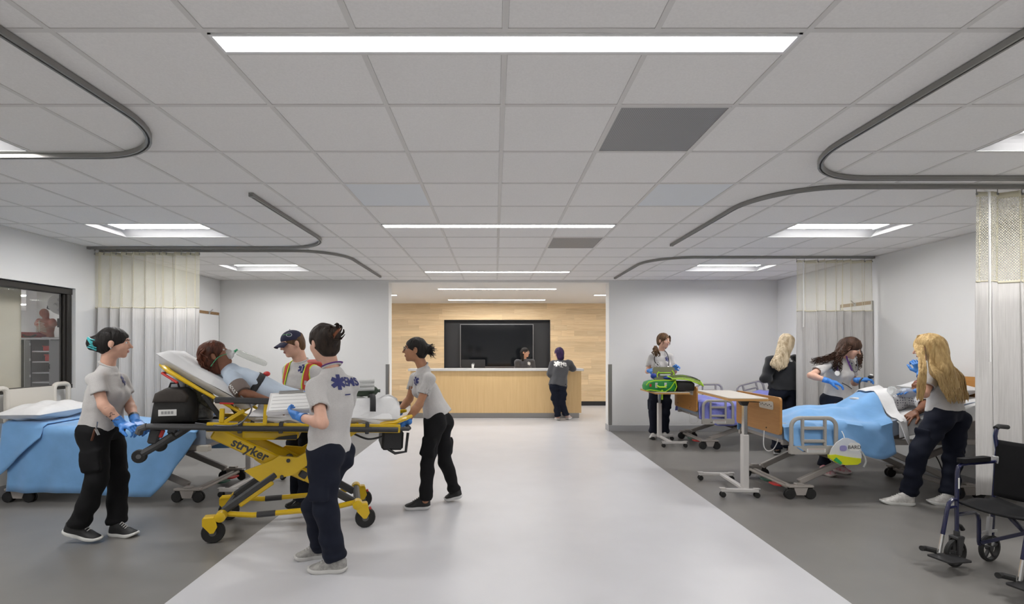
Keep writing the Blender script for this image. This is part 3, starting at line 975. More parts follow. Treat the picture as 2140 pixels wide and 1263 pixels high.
    for rl in rails:
        bed_rail(t, *rl)
    return t, zd + mz

def blanket(label, cat, bed_loc, rotz, m, x0, x1, w, ztop, hang_n, hang_f, seed=1, amp=.02, bump=None, skew=0.0, name='blanket', edge_x=0.0,
            nx=60, flare=.05, group=None, thick=.008, wr=.006, foot_taper=0.0):
    """cloth draped over a bed: hang_n / hang_f are functions of f in 0..1 (foot to head) giving the drop on either side"""
    rg = random.Random(seed)
    ks = [(rg.uniform(3, 9), rg.uniform(-5, 5), rg.uniform(0, 6.3)) for _ in range(7)]
    def wrk(x, y):
        return sum(math.sin(a * x * 2.2 + b * y * 2.2 + c + 1.2 * math.sin(b * x + a * y * .6)) for a, b, c in ks) / 7
    fs_ = [(rg.uniform(14, 26), rg.uniform(0, 6.3)) for _ in range(3)]
    nh, nt_ = 9, 16
    vs = []
    for i in range(nx + 1):
        f = i / nx
        hn, hf = hang_n(f), hang_f(f)
        row = []
        for j in range(nh):           # near side, from hem up
            d = hn * (1 - j / nh)
            row.append((-w, d))
        for j in range(nt_ + 1):
            row.append((-w + 2 * w * j / nt_, None))
        for j in range(nh):
            d = hf * ((j + 1) / nh)
            row.append((w, d))
        for (yy, d) in row:
            s_ = (yy / w)
            x = x0 + (x1 - x0) * f + skew * s_ * f
            zt = ztop(x) if callable(ztop) else ztop
            if d is None:
                edge = 1 - min(1, (w - abs(yy)) / .06)
                z = zt - .03 * edge ** 2 + wr * wrk(x, yy) * 1.5
                if bump: z += bump(x, yy)
                y = yy
            else:
                fold = sum(math.sin(k * x + p) for k, p in fs_) / 3
                dd = d / max(.12, max(hn, hf))
                y = yy + math.copysign(flare * dd + amp * fold * dd, yy) + wr * wrk(x * 1.3, d * 2)
                z = zt - .03 - d + wr * wrk(d, x)
                x = x + .01 * wrk(d * 2, x)
            vs.append((x, y, z))
    W = nh * 2 + nt_ + 1
    fs2 = [(i * W + j, (i + 1) * W + j, (i + 1) * W + j + 1, i * W + j + 1) for i in range(nx) for j in range(W - 1)]
    mb = MB().add(vs, [f_[::-1] for f_ in fs2])
    o = mb.build(name, m, smooth=60)
    md = o.modifiers.new('thickness', 'SOLIDIFY'); md.thickness = thick; md.offset = 1
    o.location = bed_loc; o.rotation_euler = (0, 0, rotz)
    if label: tag(o, label, cat, group)
    return o

def pillow(label, loc, rotz, size, tilt=0.0, m=M_SHEET, seed=0, group=None):
    rg = random.Random(seed)
    a, b, h = size
    mb = MB()
    for sgn in (1, -1):
        def fn(u, v):
            x, y = 2 * u - 1, 2 * v - 1
            e = max(0, (1 - abs(x) ** 2.6)) ** .55 * max(0, (1 - abs(y) ** 2.6)) ** .55
            px = a / 2 * (x * (1 - .06 * (1 - y * y)) if True else x)
            py = b / 2 * (y * (1 - .06 * (1 - x * x)))
            wv = .012 * math.sin(5 * x + 3 * y + seed) * e + .01 * math.sin(9 * y - 4 * x) * e
            return (px, py, sgn * (h / 2 * e) + wv + (h / 2))
        mb.grid(fn, 22, 16)
    mb.T = None
    o = mb.build('pillow', m, smooth=70)
    o.location = loc
    o.rotation_euler = (0, tilt, rotz)
    tag(o, label, 'pillow', group)
    return o

# bed B: nearer right bed with the manikin patient
BX, BYc = 2.91, 5.45
bedB, topB = hospital_bed('greige hospital bed with honey wood footboard holding the manikin patient', (BX, BYc, 0), 0, 0.0, 'wood', 13,
                          rails=((.05, .54, -.505, .472, .853), (.05, .54, .505, .50, .88)), hinge=1.0, length=2.2)
def ztB(x): return .765 + max(0, x - 1.0) * math.tan(math.radians(13)) + .0
def bumpB(x, y):
    leg = .11 * math.exp(-((y - .12) / .11) ** 2) * min(1, max(0, (x - .15) / .35)) + .11 * math.exp(-((y + .12) / .11) ** 2) * min(1, max(0, (x - .15) / .35))
    knee = .03 * math.exp(-((x - .75) / .25) ** 2)
    body = .20 * math.exp(-(y / .25) ** 4) * min(1, max(0, (x - .82) / .35))
    return max(leg + knee, body + leg * .5)
blanket('sky blue blanket over the legs of the manikin patient', 'blanket', (BX, BYc, 0), 0, M_BLUE, .02, 1.27, .46, ztB,
        lambda f: .12 + .15 * min(1, f * 3) + .05 * math.sin(f * 9), lambda f: .18, seed=5, bump=bumpB, skew=.14, amp=.03, flare=.05, wr=.022, nx=90)
blanket('white top sheet folded over the edge of the sky blue blanket', 'bed sheet', (BX, BYc, 0), 0, M_SHEET, 1.20, 1.40, .47, lambda x: ztB(x) + .014,
        lambda f: .16 + .12 * f, lambda f: .12, seed=15, bump=bumpB, skew=.14, nx=18, amp=.01, flare=.05, wr=.012, name='top_sheet')
blanket('white fitted sheet on the raised back of the manikin bed', 'bed sheet', (BX, BYc, 0), 0, M_SHEET, 1.2, 2.15, .452, lambda x: ztB(x) - .008,
        lambda f: .15, lambda f: .15, seed=25, nx=24, amp=.006, flare=.012, wr=.005, name='fitted_sheet')
pillow('white pillow under the manikin behind the long blonde hair', (BX + 2.0, BYc, 1.02), math.pi / 2, (.66, .40, .15), 0, seed=4)

# bed A: far right bed with the periwinkle sheet
AX, AYc = 3.08, 7.94
bedA, topA = hospital_bed('greige hospital bed with honey wood footboard and rumpled periwinkle sheet', (AX, AYc, 0), 0, -.08, 'wood', 14,
                          rails=((.05, .54, -.505, .39, .765), (.36, .84, .505, .57, .945), (1.12, 1.62, .505, .60, .975, math.radians(14))), length=2.14)
def ztA(x): return .685 + max(0, x - 1.1) * math.tan(math.radians(14))
blanket('rumpled periwinkle sheet on the far right bed', 'bed sheet', (AX, AYc, 0), 0, M_PURPLE, .02, 1.75, .455, lambda x: ztA(x) + .015,
        lambda f: .2 + .1 * math.sin(f * 7), lambda f: .2, seed=9, wr=.03, amp=.03, nx=80, bump=lambda x, y: .05 * math.sin(5 * x + 3 * y) * math.cos(4 * y - 2 * x) + .03)
pillow('white pillow on the far right bed, half hidden by the standing blonde', (AX + 1.85, AYc, .87), math.pi / 2, (.6, .38, .14), 0, seed=2)

# bed C: left bed
CX, CYc = -2.86, 5.33
bedC, topC = hospital_bed('cream hospital bed along the left wall under a long blue blanket', (CX, CYc, 0), math.pi, -.03, 'cream', 4, hinge=1.15, length=2.16, w=.44)
def hangC(f):        # near side is +y in the turned frame
    return max(.06, .62 * min(1, (f / .22)) ** .7) if f < .22 else .62 + .015 * math.sin(f * 8)
blanket('long sky blue blanket hanging almost to the floor on the left bed', 'blanket', (CX, CYc, 0), math.pi, M_BLUE, .10, 1.95, .45, lambda x: .735 + max(0, x - 1.15) * .07,
        lambda f: .35, hangC, seed=31, amp=.018, flare=.045, wr=.006, nx=70)
blanket('folded back blue blanket corner at the pillow end of the left bed', 'blanket', (CX, CYc, 0), math.pi, M_BLUE, 1.62, 2.02, .458, lambda x: .75 + max(0, x - 1.15) * .07,
        lambda f: .2, lambda f: .10 + .42 * f, seed=37, amp=.01, flare=.06, wr=.008, nx=20)
pillow('plump white pillow on the left bed with the blue blanket', (CX - 1.90, CYc - .08, .79), math.pi / 2 + .1, (.84, .46, .17), 0, seed=7)

# ------------------------------------------------------------------ overbed tables
M_TABLE = mat('beige laminate top', (.60, .55, .48), .35)
M_EDGE = mat('oak edge band', (.52, .28, .09), .45)
M_PAINT = mat('pale grey enamel', (.58, .56, .545), .35)
def overbed_table(label, loc, rotz, ztop, top, col_xy, bars, spine, sleeve_top):
    """top: (x0,x1,y0,y1); bars: two y positions with x range; all local"""
    t = thing('overbed_table', label, 'table', loc, rotz, 'overbed tables')
    x0, x1, y0, y1 = top
    tp = MB().prism(rrect(x1 - x0, y1 - y0, .04), ((x0 + x1) / 2, (y0 + y1) / 2, ztop - .006), (1, 0, 0), (0, 1, 0), .012).build('table_top', M_TABLE, t)
    MB().prism(rrect(x1 - x0 + .012, y1 - y0 + .012, .044), ((x0 + x1) / 2, (y0 + y1) / 2, ztop - .019), (1, 0, 0), (0, 1, 0), .022).build('edge_band', M_EDGE, tp)
    cx, cy = col_xy
    MB().bb(cx - .03, cx + .03, cy - .04, cy + .04, .06, sleeve_top, .006).build('column', M_PAINT, t)
    inner = MB().bb(cx - .019, cx + .019, cy - .028, cy + .028, sleeve_top - .1, ztop - .05, .004).build('inner_column', M_CHROME, t)
    MB().bb(cx + .019, cx + .0215, cy - .02, cy + .02, sleeve_top, ztop - .06).build('slide_strip', M_BLACK, inner, smooth=0)
    MB().prism([(-.07, 0), (.12, 0), (.12, -.012), (.03, -.02), (.015, -.06), (-.03, -.06)], (cx, cy, ztop - .03), (1, 0, 0), (0, 0, 1), .07).build('bracket', M_BLACK, t)
    MB().bar((cx + .02, cy - .05, ztop - .045), (cx + .13, cy - .05, ztop - .05), .02, .006).build('release_lever', M_BLACK, t)
    for (by, bx0, bx1) in bars:
        MB().bb(bx0, bx1, by - .02, by + .02, .055, .09, .005).build('foot_bar', M_PAINT, t)
        for x in (bx0 + .015, bx1 - .015):
            wh, fk = MB(), MB()
            caster(wh, fk, (x, by, .028), .028, (0, 1, 0), True, .014)
            MB().bb(x - .03, x + .03, by - .022, by + .022, .0905, .096, .002).build('caster_plate', M_PAINT, t)
            cw = wh.build('caster', M_RUBBER, t); fk.build('fork', M_BLACK, cw)
    (sx0, sy0), (sx1, sy1) = spine
    MB().bar((sx0, sy0, .0735), (sx1, sy1, .0735), .045, .034, bev=.005).build('spine_bar', M_PAINT, t)
    return t
overbed_table('bare overbed table with oak edge before the manikin bed', (2.6, 5.4, 0), math.radians(-4), 1.03, (-.19, .20, -.43, .55),
              (.02, -.28), ((-.34, -.24, .13), (.32, -.24, .14)), ((.01, -.33), (.01, .31)), .64)
overbed_table('overbed table carrying the open green medical bag', (2.78, 7.93, 0), 0, .87, (-.33, .19, -.46, .36),
              (-.04, .26), ((-.28, -.17, .2), (.33, -.14, .21)), ((-.03, -.27), (-.03, .32)), .63)
overbed_table('overbed table half hidden behind the yellow stretcher', (-2.62, 5.42, 0), 0, .86, (-.15, .2, -.42, .42),
              (-.14, .12), ((-.34, -.22, .16), (.33, -.2, .16)), ((-.12, -.33), (-.12, .32)), .62)

# ------------------------------------------------------------------ cords and the drain bag on bed B
def cord(label, pts, r, m, name='cord', cat='cord', sub=6):
    """smooth cable through points"""
    out = []
    P_ = [Vector(p) for p in pts]
    for i in range(len(P_) - 1):
        p0, p1, p2, p3 = P_[max(i - 1, 0)], P_[i], P_[i + 1], P_[min(i + 2, len(P_) - 1)]
        for k in range(sub):
            u = k / sub
            out.append(.5 * ((2 * p1) + (p2 - p0) * u + (2 * p0 - 5 * p1 + 4 * p2 - p3) * u * u + (3 * p1 - p0 - 3 * p2 + p3) * u ** 3))
    out.append(P_[-1])
    if label is None: return out
    o = MB().tube(out, r, 7).build(name, m)
    return tag(o, label, cat)
cord('white power cord looping under the footboard of the manikin bed', [P(1597, 900, 5.2), P(1596, 930, 5.17), P(1603, 942, 5.15), P(1615, 940, 5.14), P(1623, 928, 5.13), P(1626, 918, 5.12)], .005, M_WHITE)
cord('thin white cord hanging below the footboard of the far right bed', [P(1441, 864, 7.75), P(1441, 882, 7.72), P(1452, 886, 7.7), P(1460, 878, 7.7), P(1461, 866, 7.7)], .004, M_WHITE)
cord('black cable trailing down behind the blonde beside the bed', [P(1952, 948, 5.2), P(1962, 965, 5.2), P(1970, 985, 5.15), P(1980, 1005, 5.1)], .006, M_BLACK)

t = thing('drain_bag', 'clear drainage bag of yellow liquid hanging on the bed rail', 'drain bag', tuple(P(1765, 973, 4.86)), 0)
M_CLEARBAG = mat('clear vinyl', (.86, .87, .88), .2, alpha=.62)
M_YEL = mat('yellow fluid', (.62, .66, .012), .25)
sc_ = 4.86 / FPX
def bagpoly(pts): return [((x - 1765) * sc_, (973 - y) * sc_) for x, y in pts]
MB().prism(bagpoly([(1733, 951), (1738, 938), (1748, 925), (1762, 916), (1772, 916), (1785, 921), (1795, 929), (1799, 940), (1800, 955), (1796, 969), (1775, 972), (1755, 972), (1735, 962)]),
           (0, 0, 0), (1, 0, 0), (0, 0, 1), .014).build('bag', M_CLEARBAG, t)
MB().prism(bagpoly([(1731, 951), (1745, 950), (1765, 954), (1785, 957), (1797, 958), (1797, 966), (1790, 971), (1765, 972), (1745, 967), (1732, 958)]),
           (0, -.001, 0), (1, 0, 0), (0, 0, 1), .030).build('fluid', M_YEL, t)
MB().prism(bagpoly(rrect(26, 17, 7, 4, 1784, 934)), (0, -.009, 0), (1, 0, 0), (0, 0, 1), .002).build('print_panel', M_LABEL, t)
vs, fs = text_mesh('BARD', .05, .0006)
MB().add(place_flat(vs, (19 * sc_, -.012, 38 * sc_), (1, 0, 0), (0, 0, 1)), fs).build('lettering', M_PRINT, t, smooth=0)
MB().prism(bagpoly(rrect(15, 12, 5, 4, 1761, 937)), (0, -.009, 0), (1, 0, 0), (0, 0, 1), .002).build('round_print', mat('violet print', (.3, .28, .55), .6), t)
gr = MB().prism([(-.035, .0), (-.01, .025), (.045, -.025), (.03, -.045)], (-18 * sc_, -.02, 12 * sc_), (1, 0, 0), (0, 0, 1), .012).build('drain_clamp', mat('bright green clip', (.02, .35, .1), .4), t)
tb = cord(None, [(33 * sc_, -.01, 30 * sc_), (38 * sc_, -.015, 22 * sc_), (42 * sc_, -.015, 8 * sc_), (38 * sc_, -.01, -3 * sc_)], 0, None)
MB().tube(tb, .008, 8).build('drain_tube', mat('clear tube', (.55, .57, .56), .2, alpha=.7), t)
MB().tube([(0, 0, 56 * sc_), (0, .015, 64 * sc_), (0, .04, 70 * sc_)], .004, 6).build('hanger', M_WHITE, t)

# ------------------------------------------------------------------ whiteboards with cork rail on the side walls
M_BOARDW = mat('gloss white board', (.82, .82, .82), .18)
M_CORK = mat('cork strip', (.33, .2, .1), .8, var=.25, vscale=60)
M_ALU = mat('aluminium trim', (.55, .55, .55), .35, metal=.7)
def whiteboard(label, x, sd, y0, y1):
    t = thing('whiteboard', label, 'whiteboard', (x, (y0 + y1) / 2, 0), 0, 'wall whiteboards')
    h = (y1 - y0) / 2
    MB().bb(0, sd * .014, -h, h, .96, 2.15).build('panel', M_BOARDW, t, smooth=0)
    MB().bb(0, sd * .02, -h, h, 2.151, 2.20).build('cork_rail', M_CORK, t, smooth=0)
    for s2 in (-1, 1):
        MB().bb(0, sd * .022, s2 * h - .006, s2 * h + .006, .95, 2.2).build('edge_trim', M_ALU, t, smooth=0)
    hk = MB(); hk.bb(sd * .02, sd * .03, -.02, .02, 2.15, 2.2); hk.bar((sd * .03, 0, 2.18), (sd * .09, .0, 2.235), .012, .012)
    hk.build('clip_hook', M_ALU, t, smooth=0)
    MB().bb(sd * .002, sd * .06, -h, h, .93, .955, .003).build('pen_tray', M_ALU, t)
whiteboard('white wall board with brown cork rail beside the left curtain', ROOM_L, 1, 8.42, 9.07)
whiteboard('white wall board with brown cork rail behind the right curtain', ROOM_R, -1, 6.83, 7.45)
# ------------------------------------------------------------------ yellow ambulance stretcher
M_YELLOW = mat('safety yellow paint', (.72, .47, .008), .32, coat=.3)
M_DKGREY = mat('charcoal plastic', (.045, .045, .047), .5)
M_STRAP = mat('black webbing', (.02, .02, .022), .75)
SX, SY, SROT = -1.75, 4.31, math.radians(17)
LT = Matrix.Translation((0, 0, .878)) @ Matrix.Rotation(.056, 4, 'Y')     # the litter dips slightly to the foot end
SW = Matrix.Translation((SX, SY, 0)) @ Matrix.Rotation(SROT, 4, 'Z')
def lit(): 
    m = MB(); m.T = LT; return m
def litw(x, y, z):
    return SW @ (LT @ Vector((x, y, z)))
t = thing('ambulance_stretcher', 'yellow and black ambulance stretcher on wheels carrying the reclining patient', 'stretcher', (SX, SY, 0), SROT)
for s2 in (-1, 1):
    y = s2 * .285
    fr = lit().bb(-.62, .88, y - .014, y + .014, -.032, .040, .005).build('side_frame', M_YELLOW, t)
    lit().tube([(-1.02, y + s2 * .020, .0), (.86, y + s2 * .020, .0)], .019, 10).build('bumper', M_DKGREY, fr)
    lit().tube([(-.62, y + s2 * .022, -.017), (.86, y + s2 * .022, -.017)], .009, 8).build('bumper_lip', M_BLACK, fr)
    for x in (-.38, -.08, .28, .60):
        lit().bb(x - .016, x + .016, y - .03, y + .03, -.042, .052, .005).build('clamp', M_DKGREY, fr)
    # head-end extension tubes, grip, load wheel arm
    hx = lit().tube([(-.62, y * .92, .0), (-1.02, y * .92, .0), (-1.07, y * .9, -.015), (-1.085, y * .86, -.06)], .024, 10).build('head_tube', M_DKGREY, t)
    lit().tube([(-1.03, y * .92, .0), (-1.075, y * .9, -.02), (-1.085, y * .87, -.055)], .028, 10).build('grip', mat('grey grip', (.10, .10, .10), .6), hx)
    lit().bar((-.98, y * .78, -.02), (-1.0, y * .78, -.14), .05, .07, up=(1, 0, 0), bev=.012).build('load_bracket', M_DKGREY, t)
    arm = lit().tube([(-.86, y * .78, -.07), (-.95, y * .78, -.14), (-1.06, y * .78, -.215)], .028, 8).build('load_arm', M_DKGREY, t)
    lit().lathe([(.02, -.02), (.046, -.02), (.052, -.01), (.052, .01), (.046, .02), (.02, .02)], (-1.08, y * .78, -.235), (0, 1, 0), 18).build('load_wheel', M_RUBBER, arm)
    lit().lathe([(.018, -.023), (.018, .023)], (-1.08, y * .78, -.235), (0, 1, 0), 12).build('hub', mat('grey grip', (.1, .1, .1), .6), arm)
    lit().bar((-.93, y * .8, -.03), (-.95, y * .8, -.09), .018, .03, bev=.005).build('release_lever', M_RED, t)
    # folded side rail: post with arm pad
    sr = lit().bb(-.57, -.14, y + s2 * .03, y + s2 * .055, .195, .245, .010).build('side_rail', M_DKGREY, t)
    lit().bb(-.53, -.43, y + s2 * .027, y + s2 * .056, .190, .205, .004).build('red_latch', M_RED, sr)
    lit().bb(-.215, -.185, y + s2 * .02, y + s2 * .04, .03, .20, .004).build('rail_post', M_YELLOW, sr)
    lit().bar((-.50, y, .04), (-.36, y, .14), .02, .03, bev=.004).build('rail_strut', M_YELLOW, t)
    lit().bb(-.535, -.50, y - .015, y + .015, .04, .15, .004).build('upright', M_YELLOW, t)
for x in (-.60, -.2, .25, .82):
    lit().bb(x - .02, x + .02, -.27, .27, -.02, .012, .004).build('crossbar', M_DKGREY, t)
lit().bb(-1.0, -.60, -.235, .235, -.02, -.004, .004).build('head_tray', M_BLACK, t)
lit().bb(-.38, .05, -.20, .20, -.115, -.035, .02).build('hydraulic_housing', M_YELLOW, t)
for x0 in (-.3, -.2, -.1):
    pass
lit().prism([(-.02, -.02), (.16, -.02), (.16, .02), (.02, -.0)], (-.12, -.215, -.085), (1, 0, 0), (0, 0, 1), .01).build('housing_window', M_BLACK, t)
# foot end: control box, yellow lift handles
lit().bb(.74, .93, -.17, .25, -.21, -.035, .02).build('battery_box', M_BLACK, t)
lit().tube([(.80, -.16, -.20), (.86, -.17, -.235), (.955, -.17, -.22), (.965, -.17, -.05)], .013, 8).build('box_handle', M_BLACK, t)
lit().tube([(.86, -.28, 0), (.955, -.27, 0), (.965, -.24, 0), (.965, .24, 0), (.955, .27, 0), (.86, .28, 0)], .018, 10).build('foot_bar', M_DKGREY, t)
cpts = cord(None, [(.50, -.2, -.06), (.62, -.22, -.10), (.74, -.2, -.08)], 0, None)
lit().tube(cpts, .009, 7).build('control_cable', M_BLACK, t)
for s2 in (-1, 1):
    lit().tube([(.70, s2 * .24, .035), (.83, s2 * .25, .05), (.93, s2 * .24, .09), (.985, s2 * .20, .105)], [.018, .02, .022, .014], 8).build('lift_handle', M_YELLOW, t)
# folding X frame
PIV = (-.06, .55)
for s2 in (-1, 1):
    ya = s2 * .165
    ln = MB()
    ln.bar((-.60, ya, .855), (.12, ya, .445), .035, .105, bev=.012)
    lk = ln.build('cross_arm', M_YELLOW, t)
    MB().bar((.05, ya * 1.02, .485), (.50, ya * 1.02, .19), .05, .062, bev=.012).build('arm_sleeve', M_DKGREY, lk)
    MB().bar((.10, ya, .455), (.30, ya, .335), .06, .088, bev=.012).build('arm_collar', M_YELLOW, lk)
    if s2 < 0:
        vs, fs = text_mesh('stryker', .105, .0012, 1.0, bold=.0025)
        d = (Vector((.12, 0, .445)) - Vector((-.60, 0, .855))).normalized()
        o_ = Vector((-.60, 0, .855)).lerp(Vector((.12, 0, .445)), .38); o_.y = ya - .0185
        MB().add(place_flat(vs, o_, d, Vector((-d.z, 0, d.x))), fs).build('lettering', M_PRINT, lk, smooth=0)
    yb = s2 * .225
    lk2 = MB().prism([(-.30, -.01), (-.18, -.11), (.06, -.07), (.62, .285), (.585, .345), (.10, .075), (-.04, .095), (-.10, .06)], (-.06, yb, .55), (1, 0, 0), (0, 0, 1), .032).build('lift_arm', M_YELLOW, t)
    MB().bar((-.52, yb, .225), (-.12, yb, .50), .046, .062, bev=.014).build('arm_sleeve', M_DKGREY, lk2)
    MB().bar((-.40, yb + s2 * .002, .265), (-.15, yb + s2 * .002, .435), .03, .044, bev=.008).build('arm_rod', M_YELLOW, lk2)
    MB().lathe([(.016, -.008), (.016, .008)], (-.03, yb + s2 * .018, .605), (0, 1, 0), 10).build('pivot_bolt', M_DKGREY, lk2)
    MB().lathe([(.014, -.008), (.014, .008)], (-.08, yb + s2 * .018, .475), (0, 1, 0), 10).build('pivot_bolt', M_DKGREY, lk2)
MB().tube([(-.06, -.2, .55), (-.06, .2, .55)], .035, 12).build('pivot_tube', M_DKGREY, t)
MB().tube([(.42, -.225, .80), (.42, .225, .80)], .025, 10).build('cross_tube', M_DKGREY, t)
MB().bar((-.02, 0, .47), (.33, 0, .77), .08, .08, bev=.02).build('hydraulic_ram', M_BLACK, t)
# base frame with swivel castors
for s2 in (-1, 1):
    yb = s2 * .225
    bfr = MB().tube([(-.50, yb, .205), (-.30, yb, .175), (.30, yb, .175), (.50, yb, .205)], .022, 10).build('base_tube', M_YELLOW, t)
    for x in (-.20, .16):
        MB().tube([(x - .07, yb, .175), (x + .07, yb, .175)], .0245, 10).build('base_sleeve', M_DKGREY, bfr)
for x in (-.52, .52):
    MB().tube([(x, -.28, .205), (x, .28, .205)], .030, 10).build('axle_tube', M_DKGREY, t)
    for s2 in (-1, 1):
        yb = s2 * .275
        sx = 1 if x > 0 else -1
        hb = MB()
        hb.lathe([(.022, -.045), (.040, -.04), (.042, .03), (.03, .04)], (x, yb, .205), (0, 1, 0), 14)
        hb.build('axle_cap', M_YELLOW, t)
        fk = MB()
        off = .06 * sx
        for q in (-1, 1):
            fk.prism([(-.045, .0), (.045, .0), (.06, -.07), (.035, -.115), (.01, -.115), (-.045, -.05)], (x + off - .02, yb + q * .034, .20), (1, 0, 0), (0, 0, 1), .012)
        fk.bb(x + off - .065, x + off + .025, yb - .04, yb + .04, .185, .215, .01)
        cf = fk.build('caster_fork', M_YELLOW, t)
        wx = x + off + .005
        MB().lathe([(.03, -.022), (.078, -.022), (.085, -.012), (.085, .012), (.078, .022), (.03, .022)], (wx, yb, .085), (0, 1, 0), 22).build('wheel', M_RUBBER, cf)
        MB().lathe([(.028, -.026), (.028, .026)], (wx, yb, .085), (0, 1, 0), 12).build('hub', mat('grey grip', (.1, .1, .1), .6), cf)
        if x > 0:
            MB().bb(x + off + .035, x + off + .055, yb - .02, yb + .02, .15, .17, .004).build('brake_pedal', M_RED, cf)
# back rest
BH, BA, BL = Vector((-.34, 0, .10)), math.radians(30), .74
def bk(d, y, n):        # distance along the back rest, across, normal to it
    return (BH.x - d * math.cos(BA) + n * math.sin(BA), y, BH.z + d * math.sin(BA) + n * math.cos(BA))
fr = lit()
for s2 in (-1, 1):
    pass
fr.tube([bk(.0, -.25, -.01), bk(.40, -.255, -.01), bk(.66, -.24, -.005), bk(.735, -.18, .0), bk(.745, 0, .0), bk(.735, .18, .0), bk(.66, .24, -.005), bk(.40, .255, -.01), bk(.0, .25, -.01)],
        [.016, .018, .024, .028, .028, .028, .024, .018, .016], 10, flat=.8)
bf = fr.build('back_frame', M_YELLOW, t)
for s2 in (-1, 1):
    lit().bar(bk(.36, s2 * .25, -.03), (-.50, s2 * .25, .03), .025, .035, bev=.005).build('back_strut', M_BLACK, t)
lit().tube([bk(.56, -.26, -.045), bk(.70, -.2, -.05), bk(.70, .2, -.05), bk(.56, .26, -.045)], .010, 8).build('red_handle', M_RED, bf)
# mattress
def soft_slab(mb, fn, L, W, T, nu=16, nv=12, r=.035, wob=.006, seed=0):
    """cushion: fn(d, y, n) maps length, width, thickness"""
    for sg in (0, 1):
        def g(u, v):
            x, y = u * L, (v - .5) * W
            e = min(1, min(x, L - x) / r) ; e2 = min(1, (W / 2 - abs(y)) / r)
            k = math.sqrt(max(0, 1 - (1 - e) ** 2)) * math.sqrt(max(0, 1 - (1 - e2) ** 2))
            n = T / 2 + (T / 2) * k * (1 if sg else -1) + wob * math.sin(9 * x + 5 * y + seed) * math.sin(7 * y + 3) * (1 if sg else 0)
            return fn(x, y, n)
        mb.grid(g, nu, nv)
    return mb
mt = soft_slab(lit(), lambda x, y, n: bk(x + .01, y, n + .004), .80, .50, .115, seed=1).build('back_cushion', M_SHEET, t, smooth=70)
soft_slab(lit(), lambda x, y, n: (x - .36, y, n + .035), 1.22, .52, .095, seed=2).build('seat_cushion', M_SHEET, t, smooth=70)

# white sheets hanging over the stretcher and covering the patient's legs
def legs_cover():
    mb = lit()
    def fn(u, v):
        x = -.28 + 1.16 * u
        s_ = 2 * v - 1
        bumpl = .12 * (math.exp(-((s_ - .33) / .3) ** 2) + math.exp(-((s_ + .33) / .3) ** 2)) * (1 - .25 * u)
        bumpl += .03 * math.exp(-((u - .9) / .08) ** 2) * math.exp(-(s_ / .6) ** 4)
        edge = max(0, (abs(s_) - .72) / .28)
        z = .135 + bumpl * (1 - edge) + .010 * math.sin(14 * x + 6 * s_) + .012 * math.sin(23 * x - 9 * s_ + 2 * math.sin(7 * x)) - edge ** 1.5 * (.085 + .015 * math.sin(11 * x))
        y = s_ * (.275 - .012 * edge) + .008 * math.sin(17 * x)
        return (x, y, z)
    return mb.grid(fn, 44, 22)
o = legs_cover().build('leg_blanket', M_SHEET, None, smooth=70)
md = o.modifiers.new('thickness', 'SOLIDIFY'); md.thickness = .008
o.matrix_world = SW
tag(o, 'white blanket wrapped over the stretcher patient\'s legs', 'blanket')
for x, w_ in ((.64, .05),):
    st = lit()
    pts = []
    for i in range(15):
        s_ = -1 + 2 * i / 14
        pts.append((x, s_ * .285, .15 + .125 * (1 - s_ ** 4)))
    vs = []
    for (xx, yy, zz) in pts: vs += [(xx - w_ / 2, yy, zz), (xx + w_ / 2, yy, zz)]
    st.add(vs, [(2 * i, 2 * i + 1, 2 * i + 3, 2 * i + 2) for i in range(14)])
    o = st.build('leg_strap', M_STRAP, t); o.modifiers.new('thickness', 'SOLIDIFY').thickness = .004

# soft bags on the stretcher head tray
BPX = litw(-.90, -.09, .0)
t = thing('backpack', 'black rucksack with white name patch standing on the stretcher head tray', 'backpack', tuple(BPX), SROT)
M_PACK = mat('black nylon', (.02, .019, .018), .7, bump=.15, bscale=60)
M_PACKB = mat('brown black nylon', (.045, .037, .032), .75, bump=.15, bscale=50)
def lump(mb, outline, o, ux, uy, T, n=6, puff=.5):
    """pillow-like extrusion of an outline"""
    o, ux, uy = Vector(o), Vector(ux).normalized(), Vector(uy).normalized()
    nn = ux.cross(uy).normalized()
    m_ = len(outline)
    cx = sum(p[0] for p in outline) / m_; cy = sum(p[1] for p in outline) / m_
    vs = []; fs = []
    lv = [(-1, .0), (-1, .55), (-.92, .85), (-.6, .97), (0, 1), (.6, .97), (.92, .85), (1, .55), (1, 0)]
    for (h, k) in lv:
        for (a, b) in outline:
            vs.append(o + ux * (cx + (a - cx) * k) + uy * (cy + (b - cy) * k) + nn * h * T / 2)
    L = len(lv)
    for i in range(L - 1):
        for j in range(m_):
            j2 = (j + 1) % m_
            fs.append((i * m_ + j, i * m_ + j2, (i + 1) * m_ + j2, (i + 1) * m_ + j))
    return mb.add(vs, fs)
body = [(-.15, .0), (.16, .0), (.165, .12), (.14, .235), (.09, .285), (-.04, .29), (-.10, .26), (-.13, .15)]
lump(MB(), body, (0, 0, .004), (1, 0, .04), (0, 0, 1), .22).build('pack_body', M_PACK, t, smooth=60)
lump(MB(), [(-.12, .18), (.12, .165), (.135, .215), (.10, .27), (-.03, .285), (-.10, .25)], (0, -.10, .006), (1, 0, .04), (0, 0, 1), .05).build('flap', M_PACKB, t, smooth=60)
pt = MB().bb(-.075, .05, -.1135, -.1105, .075, .125, .001).build('name_patch', M_LABEL, t)
pr = MB()
for k in range(4): pr.bb(-.055 + k * .022, -.038 + k * .022, -.1145, -.1136, .09, .112)
pr.build('patch_print', mat('faded print', (.33, .33, .33), .7), pt, smooth=0)['kind'] = 'stuff'
MB().tube([(-.03, -.01, .29), (-.02, -.01, .325), (.03, -.01, .325), (.04, -.01, .288)], .008, 6).build('grab_loop', M_STRAP, t)
